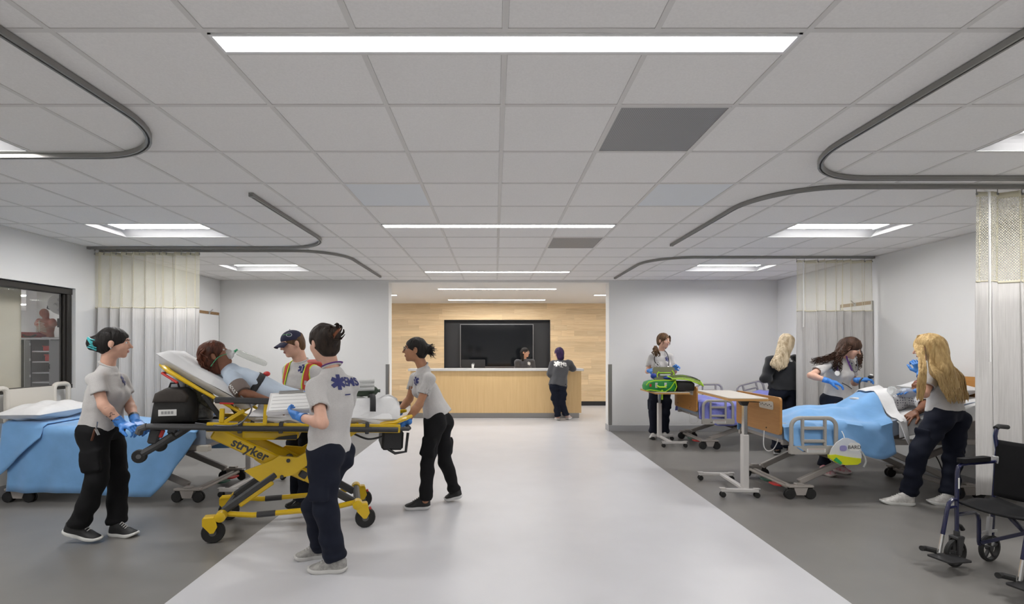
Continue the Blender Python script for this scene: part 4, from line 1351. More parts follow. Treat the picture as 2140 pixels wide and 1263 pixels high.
t2 = thing('equipment_pouch', 'pale grey mesh pouch slumped between black rucksack and stretcher back', 'pouch', tuple(litw(-.84, .05, .0)), SROT)
lump(MB(), [(-.19, .0), (.16, .0), (.15, .2), (.08, .33), (-.02, .41), (-.12, .36), (-.20, .15)], (0, .10, 0), (1, 0, 0), (0, 0, 1), .2).build('pouch_body', mat('silver grey mesh', (.30, .31, .32), .7, var=.55, vscale=22), t2, smooth=60)
lump(MB(), [(.04, .18), (.17, .08), (.19, .2), (.09, .36), (.01, .40)], (.01, .0, 0), (1, 0, 0), (0, 0, 1), .05).build('camo_strap', mat('camo webbing', (.18, .17, .12), .8, var=.6, vscale=40), t2, smooth=60)
lump(MB(), [(-.13, .26), (-.02, .27), (.0, .36), (-.05, .41), (-.12, .36)], (0, -.005, 0), (1, 0, 0), (0, 0, 1), .03).build('clear_pocket', mat('smoky pocket film', (.36, .37, .39), .3), t2, smooth=60)
# oxygen kit on the leg blanket
o = thing('oxygen_cylinder', 'dark green oxygen cylinder lying on the stretcher blanket', 'gas cylinder', tuple(litw(.56, .10, .29)), SROT)
MB().lathe([(.02, -.16), (.045, -.15), (.05, -.13), (.05, .09), (.035, .125), (.015, .14), (.015, .16)], (0, 0, .0), (1, 0, 0), 16).build('cylinder', mat('olive green tank', (.05, .075, .05), .4), o)
MB().bb(-.14, -.10, -.07, -.055, -.05, .12, .004).build('hi_vis_strap', mat('fluorescent yellow', (.62, .85, .05), .6), o)
o = thing('tubing_pack', 'clear plastic pack of tubing on the stretcher blanket', 'plastic pack', tuple(litw(.56, .0, .27)), SROT)
for k in range(3):
    MB().tube([(-.12, -.04, .05 + k * .035), (.10, -.03, .05 + k * .035)], .017, 8).build('tube_roll', mat('clear wrap', (.72, .73, .72), .25, alpha=.75), o)

# ------------------------------------------------------------------ wheelchair
M_FRAME = mat('midnight blue tube', (.012, .014, .055), .25, coat=.5)
M_VINYL = mat('black nylon upholstery', (.009, .009, .010), .75, bump=.2, bscale=14, spec=.2)
t = thing('wheelchair', 'folding transport wheelchair with dark blue frame cut by the right edge', 'wheelchair', (3.54, 3.31, 0), math.radians(15))
# local frame: x to the rear (world +X), y across; chair faces -x
def wl(p): return (p[0] - 3.5, p[1] - 3.30, p[2])
for s2 in (1, -1):
    y = s2 * .215
    fx = lambda X, Z: (X - 3.5, y, Z)
    MB().tube([fx(3.42, .715), fx(3.30, .715), fx(3.265, .70), fx(3.255, .66), fx(3.25, .50), fx(3.25, .24)], .0125, 10).build('front_tube', M_FRAME, t)
    MB().tube([fx(3.25, .365), fx(3.42, .365), fx(3.455, .35), fx(3.468, .31), fx(3.468, .155), fx(3.475, .13)], .0125, 10).build('lower_tube', M_FRAME, t)
    bt = MB().tube([fx(3.60, .16), fx(3.62, .45), fx(3.645, .72), fx(3.655, .80), fx(3.635, .90), fx(3.65, .955)], .0125, 10).build('back_tube', M_FRAME, t)
    MB().tube([fx(3.64, .955), fx(3.67, .968), fx(3.76, .958)], .017, 10).build('push_grip', M_RUBBER, bt)
    MB().bb(3.63 - 3.5, 3.665 - 3.5, y - .02, y + .02, .70, .755, .004).build('hinge_clamp', M_ALU, bt)
    arm = MB().prism(rrect(.29, .05, .022), (3.42 - 3.5, y, .742), (1, 0, 0), (0, 1, 0), .03).build('arm_pad', M_VINYL, t)
    MB().tube([fx(3.40, .715), fx(3.64, .715)], .0125, 8).build('arm_tube', M_FRAME, t)
    MB().tube([fx(3.30, .44), fx(3.63, .44)], .0125, 8).build('seat_tube', M_FRAME, t)
    # front caster with fork
    fk = MB()
    fk.tube([fx(3.25, .25), fx(3.25, .215)], .018, 10)
    fk.prism([(-.03, .02), (.03, .02), (.02, -.02), (-.002, -.105), (-.028, -.105), (-.03, -.03)], (3.25 - 3.5, y + .026, .195), (1, 0, 0), (0, 0, 1), .01)
    fk.prism([(-.03, .02), (.03, .02), (.02, -.02), (-.002, -.105), (-.028, -.105), (-.03, -.03)], (3.25 - 3.5, y - .026, .195), (1, 0, 0), (0, 0, 1), .01)
    fk.bb(3.215 - 3.5, 3.285 - 3.5, y - .031, y + .031, .195, .218, .006)
    fko = fk.build('caster_fork', M_DKGREY, t)
    for (wx, par) in ((3.235, fko), (3.575, None)):
        R_ = .098
        par2 = par if par else t
        wh = MB().lathe([(R_ - .02, -.013), (R_ - .004, -.012), (R_, 0), (R_ - .004, .012), (R_ - .02, .013)], (wx - 3.5, y, R_), (0, 1, 0), 26)
        # open ring: drop the two end discs
        wh.f = [f_ for f_ in wh.f if len(f_) < 10]
        wh.add([], [])
        n_ = 26; k0 = 0
        wh.f += [(4 * n_ + k, 4 * n_ + (k + 1) % n_, (k + 1) % n_, k) for k in range(n_)]
        who = wh.build('tyre' if par else 'rear_wheel', M_RUBBER, par2)
        if par is None or True:
            sp = MB()
            for k in range(5):
                a = 2 * math.pi * k / 5 + .3
                sp.bar((wx - 3.5, y, R_), (wx - 3.5 + (R_ - .012) * math.cos(a), y, R_ + (R_ - .012) * math.sin(a)), .016, .016, up=(0, 1, 0))
            sp.lathe([(.02, -.016), (.02, .016)], (wx - 3.5, y, R_), (0, 1, 0), 12)
            sp.build('spokes', M_DKGREY, fko if par else who)
    MB().bar(fx(3.58, .098), fx(3.60, .17), .02, .02).build('axle_bracket', M_ALU, t)
    bl = MB(); bl.bb(3.47 - 3.5, 3.62 - 3.5, y - .022, y - .014, .215, .235, .002); bl.bar((3.53 - 3.5, y - .02, .20), (3.545 - 3.5, y - .02, .33), .02, .03); bl.bar((3.545 - 3.5, y - .02, .33), (3.54 - 3.5, y - .02, .40), .006, .006)
    bl.build('wheel_lock', M_ALU, t)
    MB().tube([fx(3.25, .30), fx(3.285, .285), fx(3.305, .255)], [.01, .012, .016], 8).build('lock_knob', M_BLACK, t)
    # leg rest with foot plate
    lr = MB().tube([fx(3.25, .47), fx(3.21, .475), fx(3.175, .45), fx(3.155, .40), fx(3.115, .24)], .0125, 10).build('leg_rest_tube', M_FRAME, t)
    MB().tube([fx(3.25, .42), fx(3.18, .42)], .01, 8).build('leg_rest_link', M_FRAME, lr)
    MB().tube([fx(3.118, .25), fx(3.085, .115)], .011, 8).build('leg_rest_slide', M_CHROME, lr)
    MB().tube([(3.09 - 3.5, y + .02, .118), (3.06 - 3.5, y - .01 + .08, .12), (3.02 - 3.5, y + .07, .125)], .018, 10).build('heel_pivot', M_RUBBER, lr)
    MB().prism(rrect(.21, .15, .02), (3.09 - 3.5, y - .055 * 1, .098), (1, 0, -.05), (0, 1, 0), .010).build('foot_plate', M_BLACK, t)
    MB().bb(3.2435 - 3.5, 3.2575 - 3.5, y - .0135, y - .0125, .55, .625).build('sticker', M_LABEL, t, smooth=0)
def sling(u, v):
    return (-.24 + .38 * u, -.215 + .43 * v, .452 - .03 * math.sin(math.pi * v) + .006 * math.sin(9 * u + 4 * v))
MB().grid(sling, 14, 14).build('seat_sling', M_VINYL, t, smooth=60, solid=.012)
def bsl(u, v):
    z = .47 + .40 * u
    return (.12 + .10 * u * .35 + .03 * math.sin(math.pi * v), -.215 + .43 * v, z + .004 * math.sin(7 * v))
MB().grid(bsl, 12, 14).build('back_sling', M_VINYL, t, smooth=60, solid=.012)
MB().bar((3.47 - 3.5, .20, .15), (3.62 - 3.5, -.20, .42), .022, .022).build('cross_brace', M_FRAME, t)
MB().bar((3.47 - 3.5, -.20, .15), (3.62 - 3.5, .20, .42), .022, .022).build('cross_brace', M_FRAME, t)

# ------------------------------------------------------------------ green medical bag on the far overbed table
M_GBAG = mat('emerald nylon', (.012, .24, .045), .6, bump=.15, bscale=40)
M_TRIM = mat('lime trim', (.42, .72, .02), .55)
M_OLIVE = mat('olive panel', (.13, .13, .07), .65)
gY = 7.72
t = thing('medical_bag', 'open green medical bag with lime trim on the overbed table', 'bag', (2.72, gY, .871))
g = lambda px, py, Y=gY: P(px, py, Y) - Vector((2.72, gY, .871))
lump(MB(), [(-.375, .02), (-.33, .0), (.06, .0), (.09, .03), (.09, .15), (.05, .17), (-.27, .17), (-.36, .14), (-.385, .08)], (0, 0, 0), (1, 0, 0), (0, 0, 1), .34).build('green_body', M_GBAG, t, smooth=50)
lump(MB(), [(.07, .005), (.36, .005), (.375, .04), (.37, .13), (.33, .155), (.10, .16), (.07, .13)], (0, -.005, 0), (1, 0, 0), (0, 0, 1), .33).build('black_panel', M_PACK, t, smooth=50)
yb = -.172
tr = MB()
tr.tube([(-.385, yb + .03, .02), (-.33, yb, .03), (-.2, yb, .01), (-.1, yb, .0), (-.02, yb, .06), (.04, yb, .15), (.07, yb + .02, .175)], .008, 6)
tr.build('lime_piping', M_TRIM, t)
MB().tube([(-.38, yb + .05, .1), (-.36, yb, .145), (-.27, yb, .172), (-.1, yb + .02, .175), (.06, yb + .03, .172)], .008, 6).build('lime_piping', M_TRIM, t)
MB().tube([(.04, yb, .005), (.07, yb - .003, .08), (.05, yb, .165)], .008, 6).build('lime_piping', M_TRIM, t)
MB().tube([(-.24, yb - .005, .095), (-.2, yb - .03, .075), (-.12, yb - .03, .075), (-.09, yb - .005, .10)], .012, 8).build('carry_handle', M_TRIM, t)
for x in (-.24, -.10):
    MB().bb(x - .018, x + .018, yb - .004, yb + .004, .06, .14, .002).build('reflective_tab', mat('silver tape', (.55, .56, .56), .35), t)
MB().bb(-.345, -.315, yb - .004, yb + .004, .08, .12, .002).build('red_tab', M_RED, t)
MB().bb(-.165, -.14, yb - .006, yb + .0, -.12, .03, .002).build('hanging_strap', M_TRIM, t)
fl = MB()
def flap(u, v):
    x = -.02 + .42 * u + .05 * v * u; yy = .02 - .22 * v
    return (x + .02, yy, .185 + .05 * math.sin(math.pi * (u * .7 + .12)) - .05 * u * u - .09 * v ** 3 * (.3 + u * .7) + .02)
fl.grid(flap, 14, 8)
f_ = fl.build('open_flap', mat('lime black mesh', (.16, .24, .03), .7, var=.5, vscale=30), t, smooth=60, solid=.012)
ed = [flap(u / 10, 0) for u in range(11)] + [flap(1, v / 6) for v in range(1, 7)] + [flap(1 - u / 10, 1) for u in range(1, 11)] + [flap(0, 1 - v / 6) for v in range(1, 6)]
MB().tube(ed, .009, 6, closed=True).build('flap_piping', M_TRIM, f_)
for v in (.35, .65):
    MB().tube([Vector(flap(u / 10, v)) + Vector((0, 0, .012)) for u in range(11)], .012, 6, flat=.4).build('flap_band', M_BLACK, f_)
# raised olive organiser panel with blue items, between the bag and the woman
t = thing('organiser_panel', 'olive fold-out organiser panel standing up from the green bag', 'organiser', tuple(P(1388, 790, 7.95)))
op = MB().prism(rrect(.36, .25, .03), (0, 0, .05), (1, .1, 0), (0, .35, 1), .035).build('panel', M_OLIVE, t)
MB().bb(-.08, .09, -.04, -.02, .03, .06, .003).build('id_window', mat('pocket film', (.55, .56, .57), .3), t)
MB().bb(-.09, .10, -.035, -.012, .075, .09, .003).build('lime_band', M_TRIM, t)
MB().tube([(-.10, -.035, .0), (-.13, -.035, .02), (-.12, -.02, .06), (-.09, -.015, .10)], .01, 6).build('lime_loop', M_TRIM, t)
MB().tube([(.14, -.03, .03), (.15, -.02, .08), (.12, -.01, .12)], .01, 6).build('lime_loop', M_TRIM, t)
M_COBALT = mat('cobalt cloth', (.02, .05, .36), .6)
MB().ell((-.18, -.03, .03), (.05, .03, .045)).build('blue_wrap', M_COBALT, t)
MB().ell((.06, -.035, .0), (.09, .03, .025)).build('blue_wrap', M_COBALT, t)

# ------------------------------------------------------------------ interior window and the room behind it
M_BRONZE = mat('dark bronze frame', (.028, .025, .022), .45)
GX = ROOM_L - .095
t = structure('window_1', MB().bb(GX - .006, GX, WIN_Y0 + .03, WIN_Y1 - .04, WIN_Z0 + .04, WIN_Z1 - .03), mat('window glass', (1, 1, 1), .0, trans=1.0, alpha=.12), smooth=0)
for (y0, y1, z0, z1) in ((WIN_Y0, WIN_Y1, WIN_Z1 - .075, WIN_Z1 - .008), (WIN_Y0, WIN_Y1, WIN_Z0 + .008, WIN_Z0 + .055), (WIN_Y1 - .07, WIN_Y1 - .012, WIN_Z0 + .056, WIN_Z1 - .076), (WIN_Y0, WIN_Y0 + .06, WIN_Z0 + .056, WIN_Z1 - .076)):
    MB().bb(ROOM_L - .14, ROOM_L - .035, y0, y1, z0, z1, .004).build('window_frame', M_BRONZE, t)
MB().bb(ROOM_L - .125, ROOM_L - .10, WIN_Y1 - .09, WIN_Y1 - .07, WIN_Z0 + .056, WIN_Z1 - .076, .004).build('glazing_stop', M_BRONZE, t)
MB().bb(ROOM_L - .085, ROOM_L - .06, WIN_Y1 - .09, WIN_Y1 - .07, WIN_Z0 + .056, WIN_Z1 - .076, .004).build('glazing_stop', M_BRONZE, t)
structure('floor_side_room', MB().bb(-15, ROOM_L - .2, 2.6, 14.2, -.1, 0), M_FLOOR)
structure('ceiling_side_room', MB().bb(-15, ROOM_L - .2, 2.6, 14.2, 2.62, 2.72), M_TILE)
structure('wall_side_room_far', MB().bb(-15, ROOM_L - .2, 14.0, 14.2, 0, 2.62), M_WALL)
structure('wall_side_room_left', MB().bb(-15.2, -15, 2.6, 14.2, 0, 2.62), M_WALL)
structure('wall_side_room_near', MB().bb(-15, ROOM_L - .2, 2.4, 2.6, 0, 2.62), M_WALL)
structure('wall_side_room_right', MB().bb(ROOM_L - .4, ROOM_L - .2, ROOM_F + WALL_T, 14.2, 0, 2.62), M_WALL)
for y, lab in ((5.5, 'slot light in the room behind the window, out of view near the glass'), (10.0, 'nearer bright slot light seen through the left window'), (12.0, 'farther bright slot light seen through the left window')):
    tt = thing('side_room_light', lab, 'ceiling light', (-10.0, y, 2.62), 0, 'side room lights')
    flat_lens(-2.2, 2.2, -.07, .07, -.012).build('lens', M_LENS, tt, smooth=0)
    MB().bb(-2.23, 2.23, -.09, .09, -.002, 0).build('frame', M_LIGHTFRAME, tt, smooth=0)
# curtain panel hanging inside the side room by the glass
cpn = MB().grid(lambda u, v: (ROOM_L - .32 + .012 * math.sin(40 * u), 3.6 + (5.62 - 3.6) * u, 2.52 - 1.9 * v), 60, 4)
o = cpn.build('window_curtain', mat('cream curtain cloth', (.66, .63, .52), .85, var=.05, vscale=4), smooth=60, solid=.004)
tag(o, 'cream curtain hanging inside the left window', 'curtain')
# cabinet, model torso, lamp, red bags
M_CAB = mat('grey laminate cabinet', (.17, .17, .175), .5)
M_CABE = mat('pale cabinet edge', (.55, .55, .56), .5)
kY = 8.0
kx = lambda px: (px - VX) / FPX * kY
kz = lambda py: CAM_Z - (py - VY) / FPX * kY
t = thing('storage_cabinet', 'tall grey open cabinet seen through the left window', 'cabinet', (kx(90), kY, 0))
cx0 = kx(90)
xa, xb, ztop = kx(20) - cx0, kx(150) - cx0, kz(710)
MB().bb(xa, xb, .42, .45, 0, ztop).build('back_panel', M_CAB, t, smooth=0)
for px in (20, 52, 104, 150):
    MB().bb(kx(px) - cx0 - .012, kx(px) - cx0 + .012, 0, .42, 0, ztop).build('side_panel', M_CABE if px == 104 or px == 52 else M_CAB, t, smooth=0)
MB().bb(xa - .02, xb + .02, -.01, .46, ztop, ztop + .03).build('top_panel', M_CABE, t, smooth=0)
for py in (735, 757, 780, 800):
    MB().bb(kx(66) - cx0, kx(104) - cx0, .01, .42, kz(py) - .01, kz(py) + .01).build('shelf', M_CABE, t, smooth=0)
dr = MB().bb(kx(54) - cx0, kx(66) - cx0, -.02, .0, .1, ztop - .01).build('door', M_CAB, t, smooth=0)
for py in (720, 752, 786): MB().bb(kx(65) - cx0, kx(67) - cx0, -.03, -.02, kz(py) - .02, kz(py) + .02).build('hinge', M_ALU, dr, smooth=0)
dr = MB().bb(kx(105) - cx0, kx(149) - cx0, -.02, .0, .1, ztop - .01).build('door', mat('mid grey door', (.27, .27, .275), .5), t, smooth=0)
MB().tube([(kx(107) - cx0, -.03, kz(762)), (kx(108) - cx0, -.05, kz(766)), (kx(107) - cx0, -.03, kz(771))], .008, 6).build('handle', M_BLACK, dr)
def tote(lab, px0, px1, py0, py1, m, cat='box'):
    x0, x1 = kx(px0), kx(px1)
    tt = thing('tote_box', lab, cat, ((x0 + x1) / 2, kY + .15, kz(py1)))
    h = kz(py0) - kz(py1); w_ = (x1 - x0) / 2
    MB().bb(-w_, w_, -.1, .12, 0, h * .8, .01).build('tub', m, tt)
    MB().bb(-w_ * 1.05, w_ * 1.05, -.11, .13, h * .8 + .0005, h, .006).build('lid', m, tt)
tote('red and blue kit box on the upper cabinet shelf', 83, 102, 723, 733.6, M_RED)
tote('red lidded sharps tub on the second cabinet shelf', 87, 104, 741, 755.6, M_RED)
o = thing('red_duffel', 'red soft bag lying on top of the grey cabinet', 'bag', (kx(52), kY + .2, ztop + .03))
lump(MB(), [(-.26, 0), (.2, 0), (.22, .04), (.14, .09), (-.2, .1), (-.27, .06)], (0, 0, 0), (1, 0, 0), (0, 0, 1), .26).build('bag_body', mat('crimson nylon', (.25, .01, .02), .6), o, smooth=60)
MB().tube([(-.1, -.13, .05), (-.03, -.15, .02), (.06, -.15, .02), (.12, -.13, .05)], .012, 6).build('strap', M_STRAP, o)
# surgical lamp on a ceiling arm
o = thing('exam_lamp', 'white round examination lamp hanging behind the left window', 'lamp', (kx(108) + .42, kY - .3, 2.62))
c_ = Vector((0, 0, kz(640) - 2.62))
MB().lathe([(.02, -.06), (.12, -.04), (.17, 0), (.16, .02), (.02, .03)], c_, (.5, -1, -.25), 20).build('lamp_head', M_WHITE, o)
for k in range(6):
    a = 2 * math.pi * k / 6
    MB().ell(c_ + Vector((.055, -.04, -.01)) + Vector((.09 * math.cos(a), .03 * math.cos(a), .09 * math.sin(a))), (.025, .012, .025), 8, 6).build('lamp_cell', M_CABE, o)
MB().tube([(.05, .1, 0), (.05, .1, -.18), (.03, .05, c_.z + .16), c_ + Vector((0, .03, .0))], .02, 8).build('arm', M_WHITE, o)
MB().tube([(-.12, 0, c_.z + .05), (-.2, 0, c_.z + .02), (-.22, 0, c_.z - .06), (-.13, 0, c_.z - .1), (-.05, 0, c_.z - .02)], .008, 6).build('hose', M_DKGREY, o)
MB().bb(-.05, .08, -.02, .02, c_.z - .36, c_.z - .22, .004).build('control_tablet', M_DKGREY, o)
MB().tube([(.02, 0, c_.z - .12), (.01, 0, c_.z - .22)], .012, 6).build('tablet_stem', M_WHITE, o)
# grey chair back near the glass
o = thing('side_chair', 'pale grey shell chair back seen through the left window', 'chair', (kx(122) + .55, 7.2, 0))
MB().grid(lambda u, v: (-.22 + .44 * u, .12 * (2 * u - 1) ** 2 - .03 + .1 * v, .5 + .42 * v * (1 - .15 * (2 * u - 1) ** 4)), 14, 8).build('backrest', mat('pale grey shell', (.5, .51, .53), .45), o, smooth=60, solid=.012)
MB().prism(rrect(.44, .42, .08), (0, -.22, .46), (1, 0, 0), (0, 1, 0), .02).build('seat', MATS['pale grey shell'], o)
for sx_ in (-1, 1):
    for sy_ in (0, 1):
        MB().tube([(sx_ * .18, -.4 + sy_ * .36, .45), (sx_ * .22, -.44 + sy_ * .44, .002)], .012, 8).build('leg', M_CHROME, o)
# ------------------------------------------------------------------ body engine: distance fields turned into smooth meshes
def nv(v): return np.array(v, dtype=np.float32)
class SDF:
    def __init__(s, lo, hi, h):
        s.h = h
        s.lo = nv(lo)
        n = np.maximum(4, np.ceil((nv(hi) - s.lo) / h).astype(int) + 1)
        s.ax = [s.lo[i] + h * np.arange(n[i], dtype=np.float32) for i in range(3)]
        s.d = np.full(tuple(n), .2, dtype=np.float32)
    def sub(s, lo, hi):
        sl = []
        for i in range(3):
            a = int(np.floor((lo[i] - s.lo[i]) / s.h)); b = int(np.ceil((hi[i] - s.lo[i]) / s.h)) + 1
            a = max(0, min(a, len(s.ax[i]))); b = max(0, min(b, len(s.ax[i])))
            if b <= a: return None, None
            sl.append(slice(a, b))
        X = s.ax[0][sl[0]][:, None, None]; Y = s.ax[1][sl[1]][None, :, None]; Z = s.ax[2][sl[2]][None, None, :]
        return tuple(sl), (X, Y, Z)
    def put(s, lo, hi, fn, k=.0, mode='u', margin=.03):
        m = margin + k
        sl, p = s.sub(nv(lo) - m, nv(hi) + m)
        if sl is None: return s
        d = fn(*p).astype(np.float32)
        a = s.d[sl]
        if mode == 's': d = -d
        if mode == 'u':
            if k > 0:
                hh = np.maximum(k - np.abs(a - d), 0) / k
                r = np.minimum(a, d) - hh * hh * k * .25
            else: r = np.minimum(a, d)
        else:
            if k > 0:
                hh = np.maximum(k - np.abs(a - d), 0) / k
                r = np.maximum(a, d) + hh * hh * k * .25
            else: r = np.maximum(a, d)
        s.d[sl] = r
        return s
    def cone(s, a, b, ra, rb, k=.02, mode='u', flat=False, ext=0.0):
        a, b = nv(a), nv(b); ab = b - a; L2 = float(ab @ ab); L = math.sqrt(L2)
        R = max(ra, rb)
        def fn(X, Y, Z):
            px, py, pz = X - a[0], Y - a[1], Z - a[2]
            t = (px * ab[0] + py * ab[1] + pz * ab[2]) / L2
            tc = np.clip(t, 0 if not flat == 'both' else -9, 1 if not flat else 9)
            q = np.sqrt((px - ab[0] * tc) ** 2 + (py - ab[1] * tc) ** 2 + (pz - ab[2] * tc) ** 2)
            d = q - (ra + (rb - ra) * np.clip(tc, 0, 1))
            if flat: d = np.maximum(d, (t - 1) * L)
            if flat == 'both': d = np.maximum(d, -t * L)
            return d
        return s.put(np.minimum(a, b) - R, np.maximum(a, b) + R, fn, k, mode)
    def chain(s, pts, rs, k=.02):
        for i in range(len(pts) - 1): s.cone(pts[i], pts[i + 1], rs[i], rs[i + 1], k)
        return s
    def ell(s, c, r, R=None, k=.02, mode='u'):
        """R: rows are the local axes"""
        c = nv(c); r = nv(r); R = np.eye(3, dtype=np.float32) if R is None else nv(R)
        m = float(max(r))
        def fn(X, Y, Z):
            px, py, pz = X - c[0], Y - c[1], Z - c[2]
            l = [R[i][0] * px + R[i][1] * py + R[i][2] * pz for i in range(3)]
            k0 = np.sqrt(sum((l[i] / r[i]) ** 2 for i in range(3))); k1 = np.sqrt(sum((l[i] / r[i] ** 2) ** 2 for i in range(3))) + 1e-6
            return k0 * (k0 - 1) / k1
        return s.put(c - m, c + m, fn, k, mode)
    def rbox(s, c, hsz, R=None, rad=.01, k=.01, mode='u'):
        c = nv(c); hsz = nv(hsz); R = np.eye(3, dtype=np.float32) if R is None else nv(R)
        m = float(np.sqrt((hsz ** 2).sum()))
        def fn(X, Y, Z):
            px, py, pz = X - c[0], Y - c[1], Z - c[2]
            q = [np.abs(R[i][0] * px + R[i][1] * py + R[i][2] * pz) - (hsz[i] - rad) for i in range(3)]
            return np.sqrt(sum(np.maximum(x, 0) ** 2 for x in q)) + np.minimum(np.maximum(q[0], np.maximum(q[1], q[2])), 0) - rad
        return s.put(c - m, c + m, fn, k, mode)
    def loft(s, A, B, r0, r1, ts, aw, bd, cf=None, k=.02, ex=2.3, flat=True):
        """tapered trunk from A to B; r0, r1 right-vectors at the ends; half widths aw, half depths bd at stations ts"""
        A, B, r0, r1 = nv(A), nv(B), nv(r0), nv(r1)
        ab = B - A; L = float(np.sqrt(ab @ ab)); ax = ab / L
        r0 = r0 - ax * (r0 @ ax); r0 /= np.linalg.norm(r0); r1 = r1 - ax * (r1 @ ax); r1 /= np.linalg.norm(r1)
        R = max(max(aw), max(bd)) + .03
        cf = cf or [0] * len(ts)
        def fn(X, Y, Z):
            px, py, pz = X - A[0], Y - A[1], Z - A[2]
            z = px * ax[0] + py * ax[1] + pz * ax[2]
            t = np.clip(z / L, 0, 1)
            rx = r0[0] + (r1[0] - r0[0]) * t; ry = r0[1] + (r1[1] - r0[1]) * t; rz = r0[2] + (r1[2] - r0[2]) * t
            rn = np.sqrt(rx * rx + ry * ry + rz * rz); rx, ry, rz = rx / rn, ry / rn, rz / rn
            fx = ax[1] * rz - ax[2] * ry; fy = ax[2] * rx - ax[0] * rz; fz = ax[0] * ry - ax[1] * rx
            u = px * rx + py * ry + pz * rz
            v = px * fx + py * fy + pz * fz - np.interp(t, ts, cf)
            a = np.interp(t, ts, aw); b = np.interp(t, ts, bd)
            d = ((np.abs(u / a) ** ex + np.abs(v / b) ** ex) ** (1 / ex) - 1) * np.minimum(a, b)
            dz = np.maximum(np.maximum(-z, z - L), 0)
            return np.where(dz > 0, np.sqrt(np.maximum(d, 0) ** 2 + dz ** 2), d) if not flat else np.maximum(d, np.maximum(-z, z - L))
        return s.put(np.minimum(A, B) - R, np.maximum(A, B) + R, fn, k)
    def cut(s, pt, n, k=.0):
        """remove everything on the side n points to"""
        pt, n = nv(pt), nv(n) / np.linalg.norm(nv(n))
        X, Y, Z = s.ax[0][:, None, None], s.ax[1][None, :, None], s.ax[2][None, None, :]
        s.d = np.maximum(s.d, ((X - pt[0]) * n[0] + (Y - pt[1]) * n[1] + (Z - pt[2]) * n[2]).astype(np.float32))
        return s
    def ripple(s, amp, seed, freq=(14, 40), stretch=(1, 1, 1), n=6):
        """soft cloth folds"""
        rg = np.random.RandomState(seed)
        X, Y, Z = s.ax[0][:, None, None], s.ax[1][None, :, None], s.ax[2][None, None, :]
        band = np.abs(s.d) < .04
        ii = np.nonzero(band)
        x, y, z = s.ax[0][ii[0]], s.ax[1][ii[1]], s.ax[2][ii[2]]
        acc = np.zeros(len(x), dtype=np.float32)
        for _ in range(n):
            v = rg.normal(size=3) * stretch; v /= np.linalg.norm(v); f = rg.uniform(*freq)
            w = rg.normal(size=3); w /= np.linalg.norm(w)
            acc += np.sin((x * v[0] + y * v[1] + z * v[2]) * f + 1.6 * np.sin((x * w[0] + y * w[1] + z * w[2]) * f * .45 + rg.uniform(0, 6)) + rg.uniform(0, 6))
        s.d[ii] += amp * acc / n * 1.6
        return s
    def mesh(s):
        d = s.d; nx, ny, nz = d.shape
        d[0] = np.maximum(d[0], .001); d[-1] = np.maximum(d[-1], .001); d[:, 0] = np.maximum(d[:, 0], .001); d[:, -1] = np.maximum(d[:, -1], .001)
        d[:, :, 0] = np.maximum(d[:, :, 0], .001); d[:, :, -1] = np.maximum(d[:, :, -1], .001)
        ins = d < 0
        c = np.zeros((nx - 1, ny - 1, nz - 1), dtype=np.int8)
        for i in (0, 1):
            for j in (0, 1):
                for k in (0, 1): c += ins[i:nx - 1 + i, j:ny - 1 + j, k:nz - 1 + k]
        act = (c > 0) & (c < 8)
        I, J, K = np.nonzero(act)
        vid = np.full(act.shape, -1, dtype=np.int32); vid[I, J, K] = np.arange(len(I))
        cor = {}
        for i in (0, 1):
            for j in (0, 1):
                for k in (0, 1): cor[(i, j, k)] = d[I + i, J + j, K + k]
        acc = np.zeros((len(I), 3), dtype=np.float32); cnt = np.zeros(len(I), dtype=np.float32)
        for ax in range(3):
            for u in (0, 1):
                for v in (0, 1):
                    p = [0, 0, 0]; o = [q for q in range(3) if q != ax]
                    p[o[0]], p[o[1]] = u, v
                    q = list(p); q[ax] = 1
                    a, b = cor[tuple(p)], cor[tuple(q)]
                    m = (a < 0) != (b < 0)
                    t = np.where(m, a / np.where(m, a - b, 1), 0)
                    pos = np.zeros((len(I), 3), dtype=np.float32)
                    pos[:, o[0]] = u; pos[:, o[1]] = v; pos[:, ax] = t
                    acc += pos * m[:, None]; cnt += m
        loc = acc / np.maximum(cnt, 1)[:, None]
        verts = s.lo + (np.stack([I, J, K], 1) + loc) * s.h
        quads = []
        for ax in range(3):
            o = [q for q in range(3) if q != ax]
            sl0 = [slice(1, -1)] * 3; sl1 = [slice(1, -1)] * 3
            sl0[ax] = slice(0, -1); sl1[ax] = slice(1, None)
            a, b = ins[tuple(sl0)], ins[tuple(sl1)]
            e = np.nonzero(a != b)
            idx = [e[0].copy(), e[1].copy(), e[2].copy()]
            for q in o: idx[q] = idx[q] + 1
            def cell(du, dv):
                r = [idx[0], idx[1], idx[2]]
                r[o[0]] = r[o[0]] - du; r[o[1]] = r[o[1]] - dv
                return vid[r[0], r[1], r[2]]
            q4 = np.stack([cell(1, 1), cell(0, 1), cell(0, 0), cell(1, 0)], 1)
            flip = a[e] if ax != 1 else ~a[e]
            q4 = np.where(flip[:, None], q4, q4[:, ::-1])
            quads.append(q4)
        f = np.concatenate(quads)
        f = f[(f >= 0).all(1)]
        return verts.astype(np.float32), f.astype(np.int32)

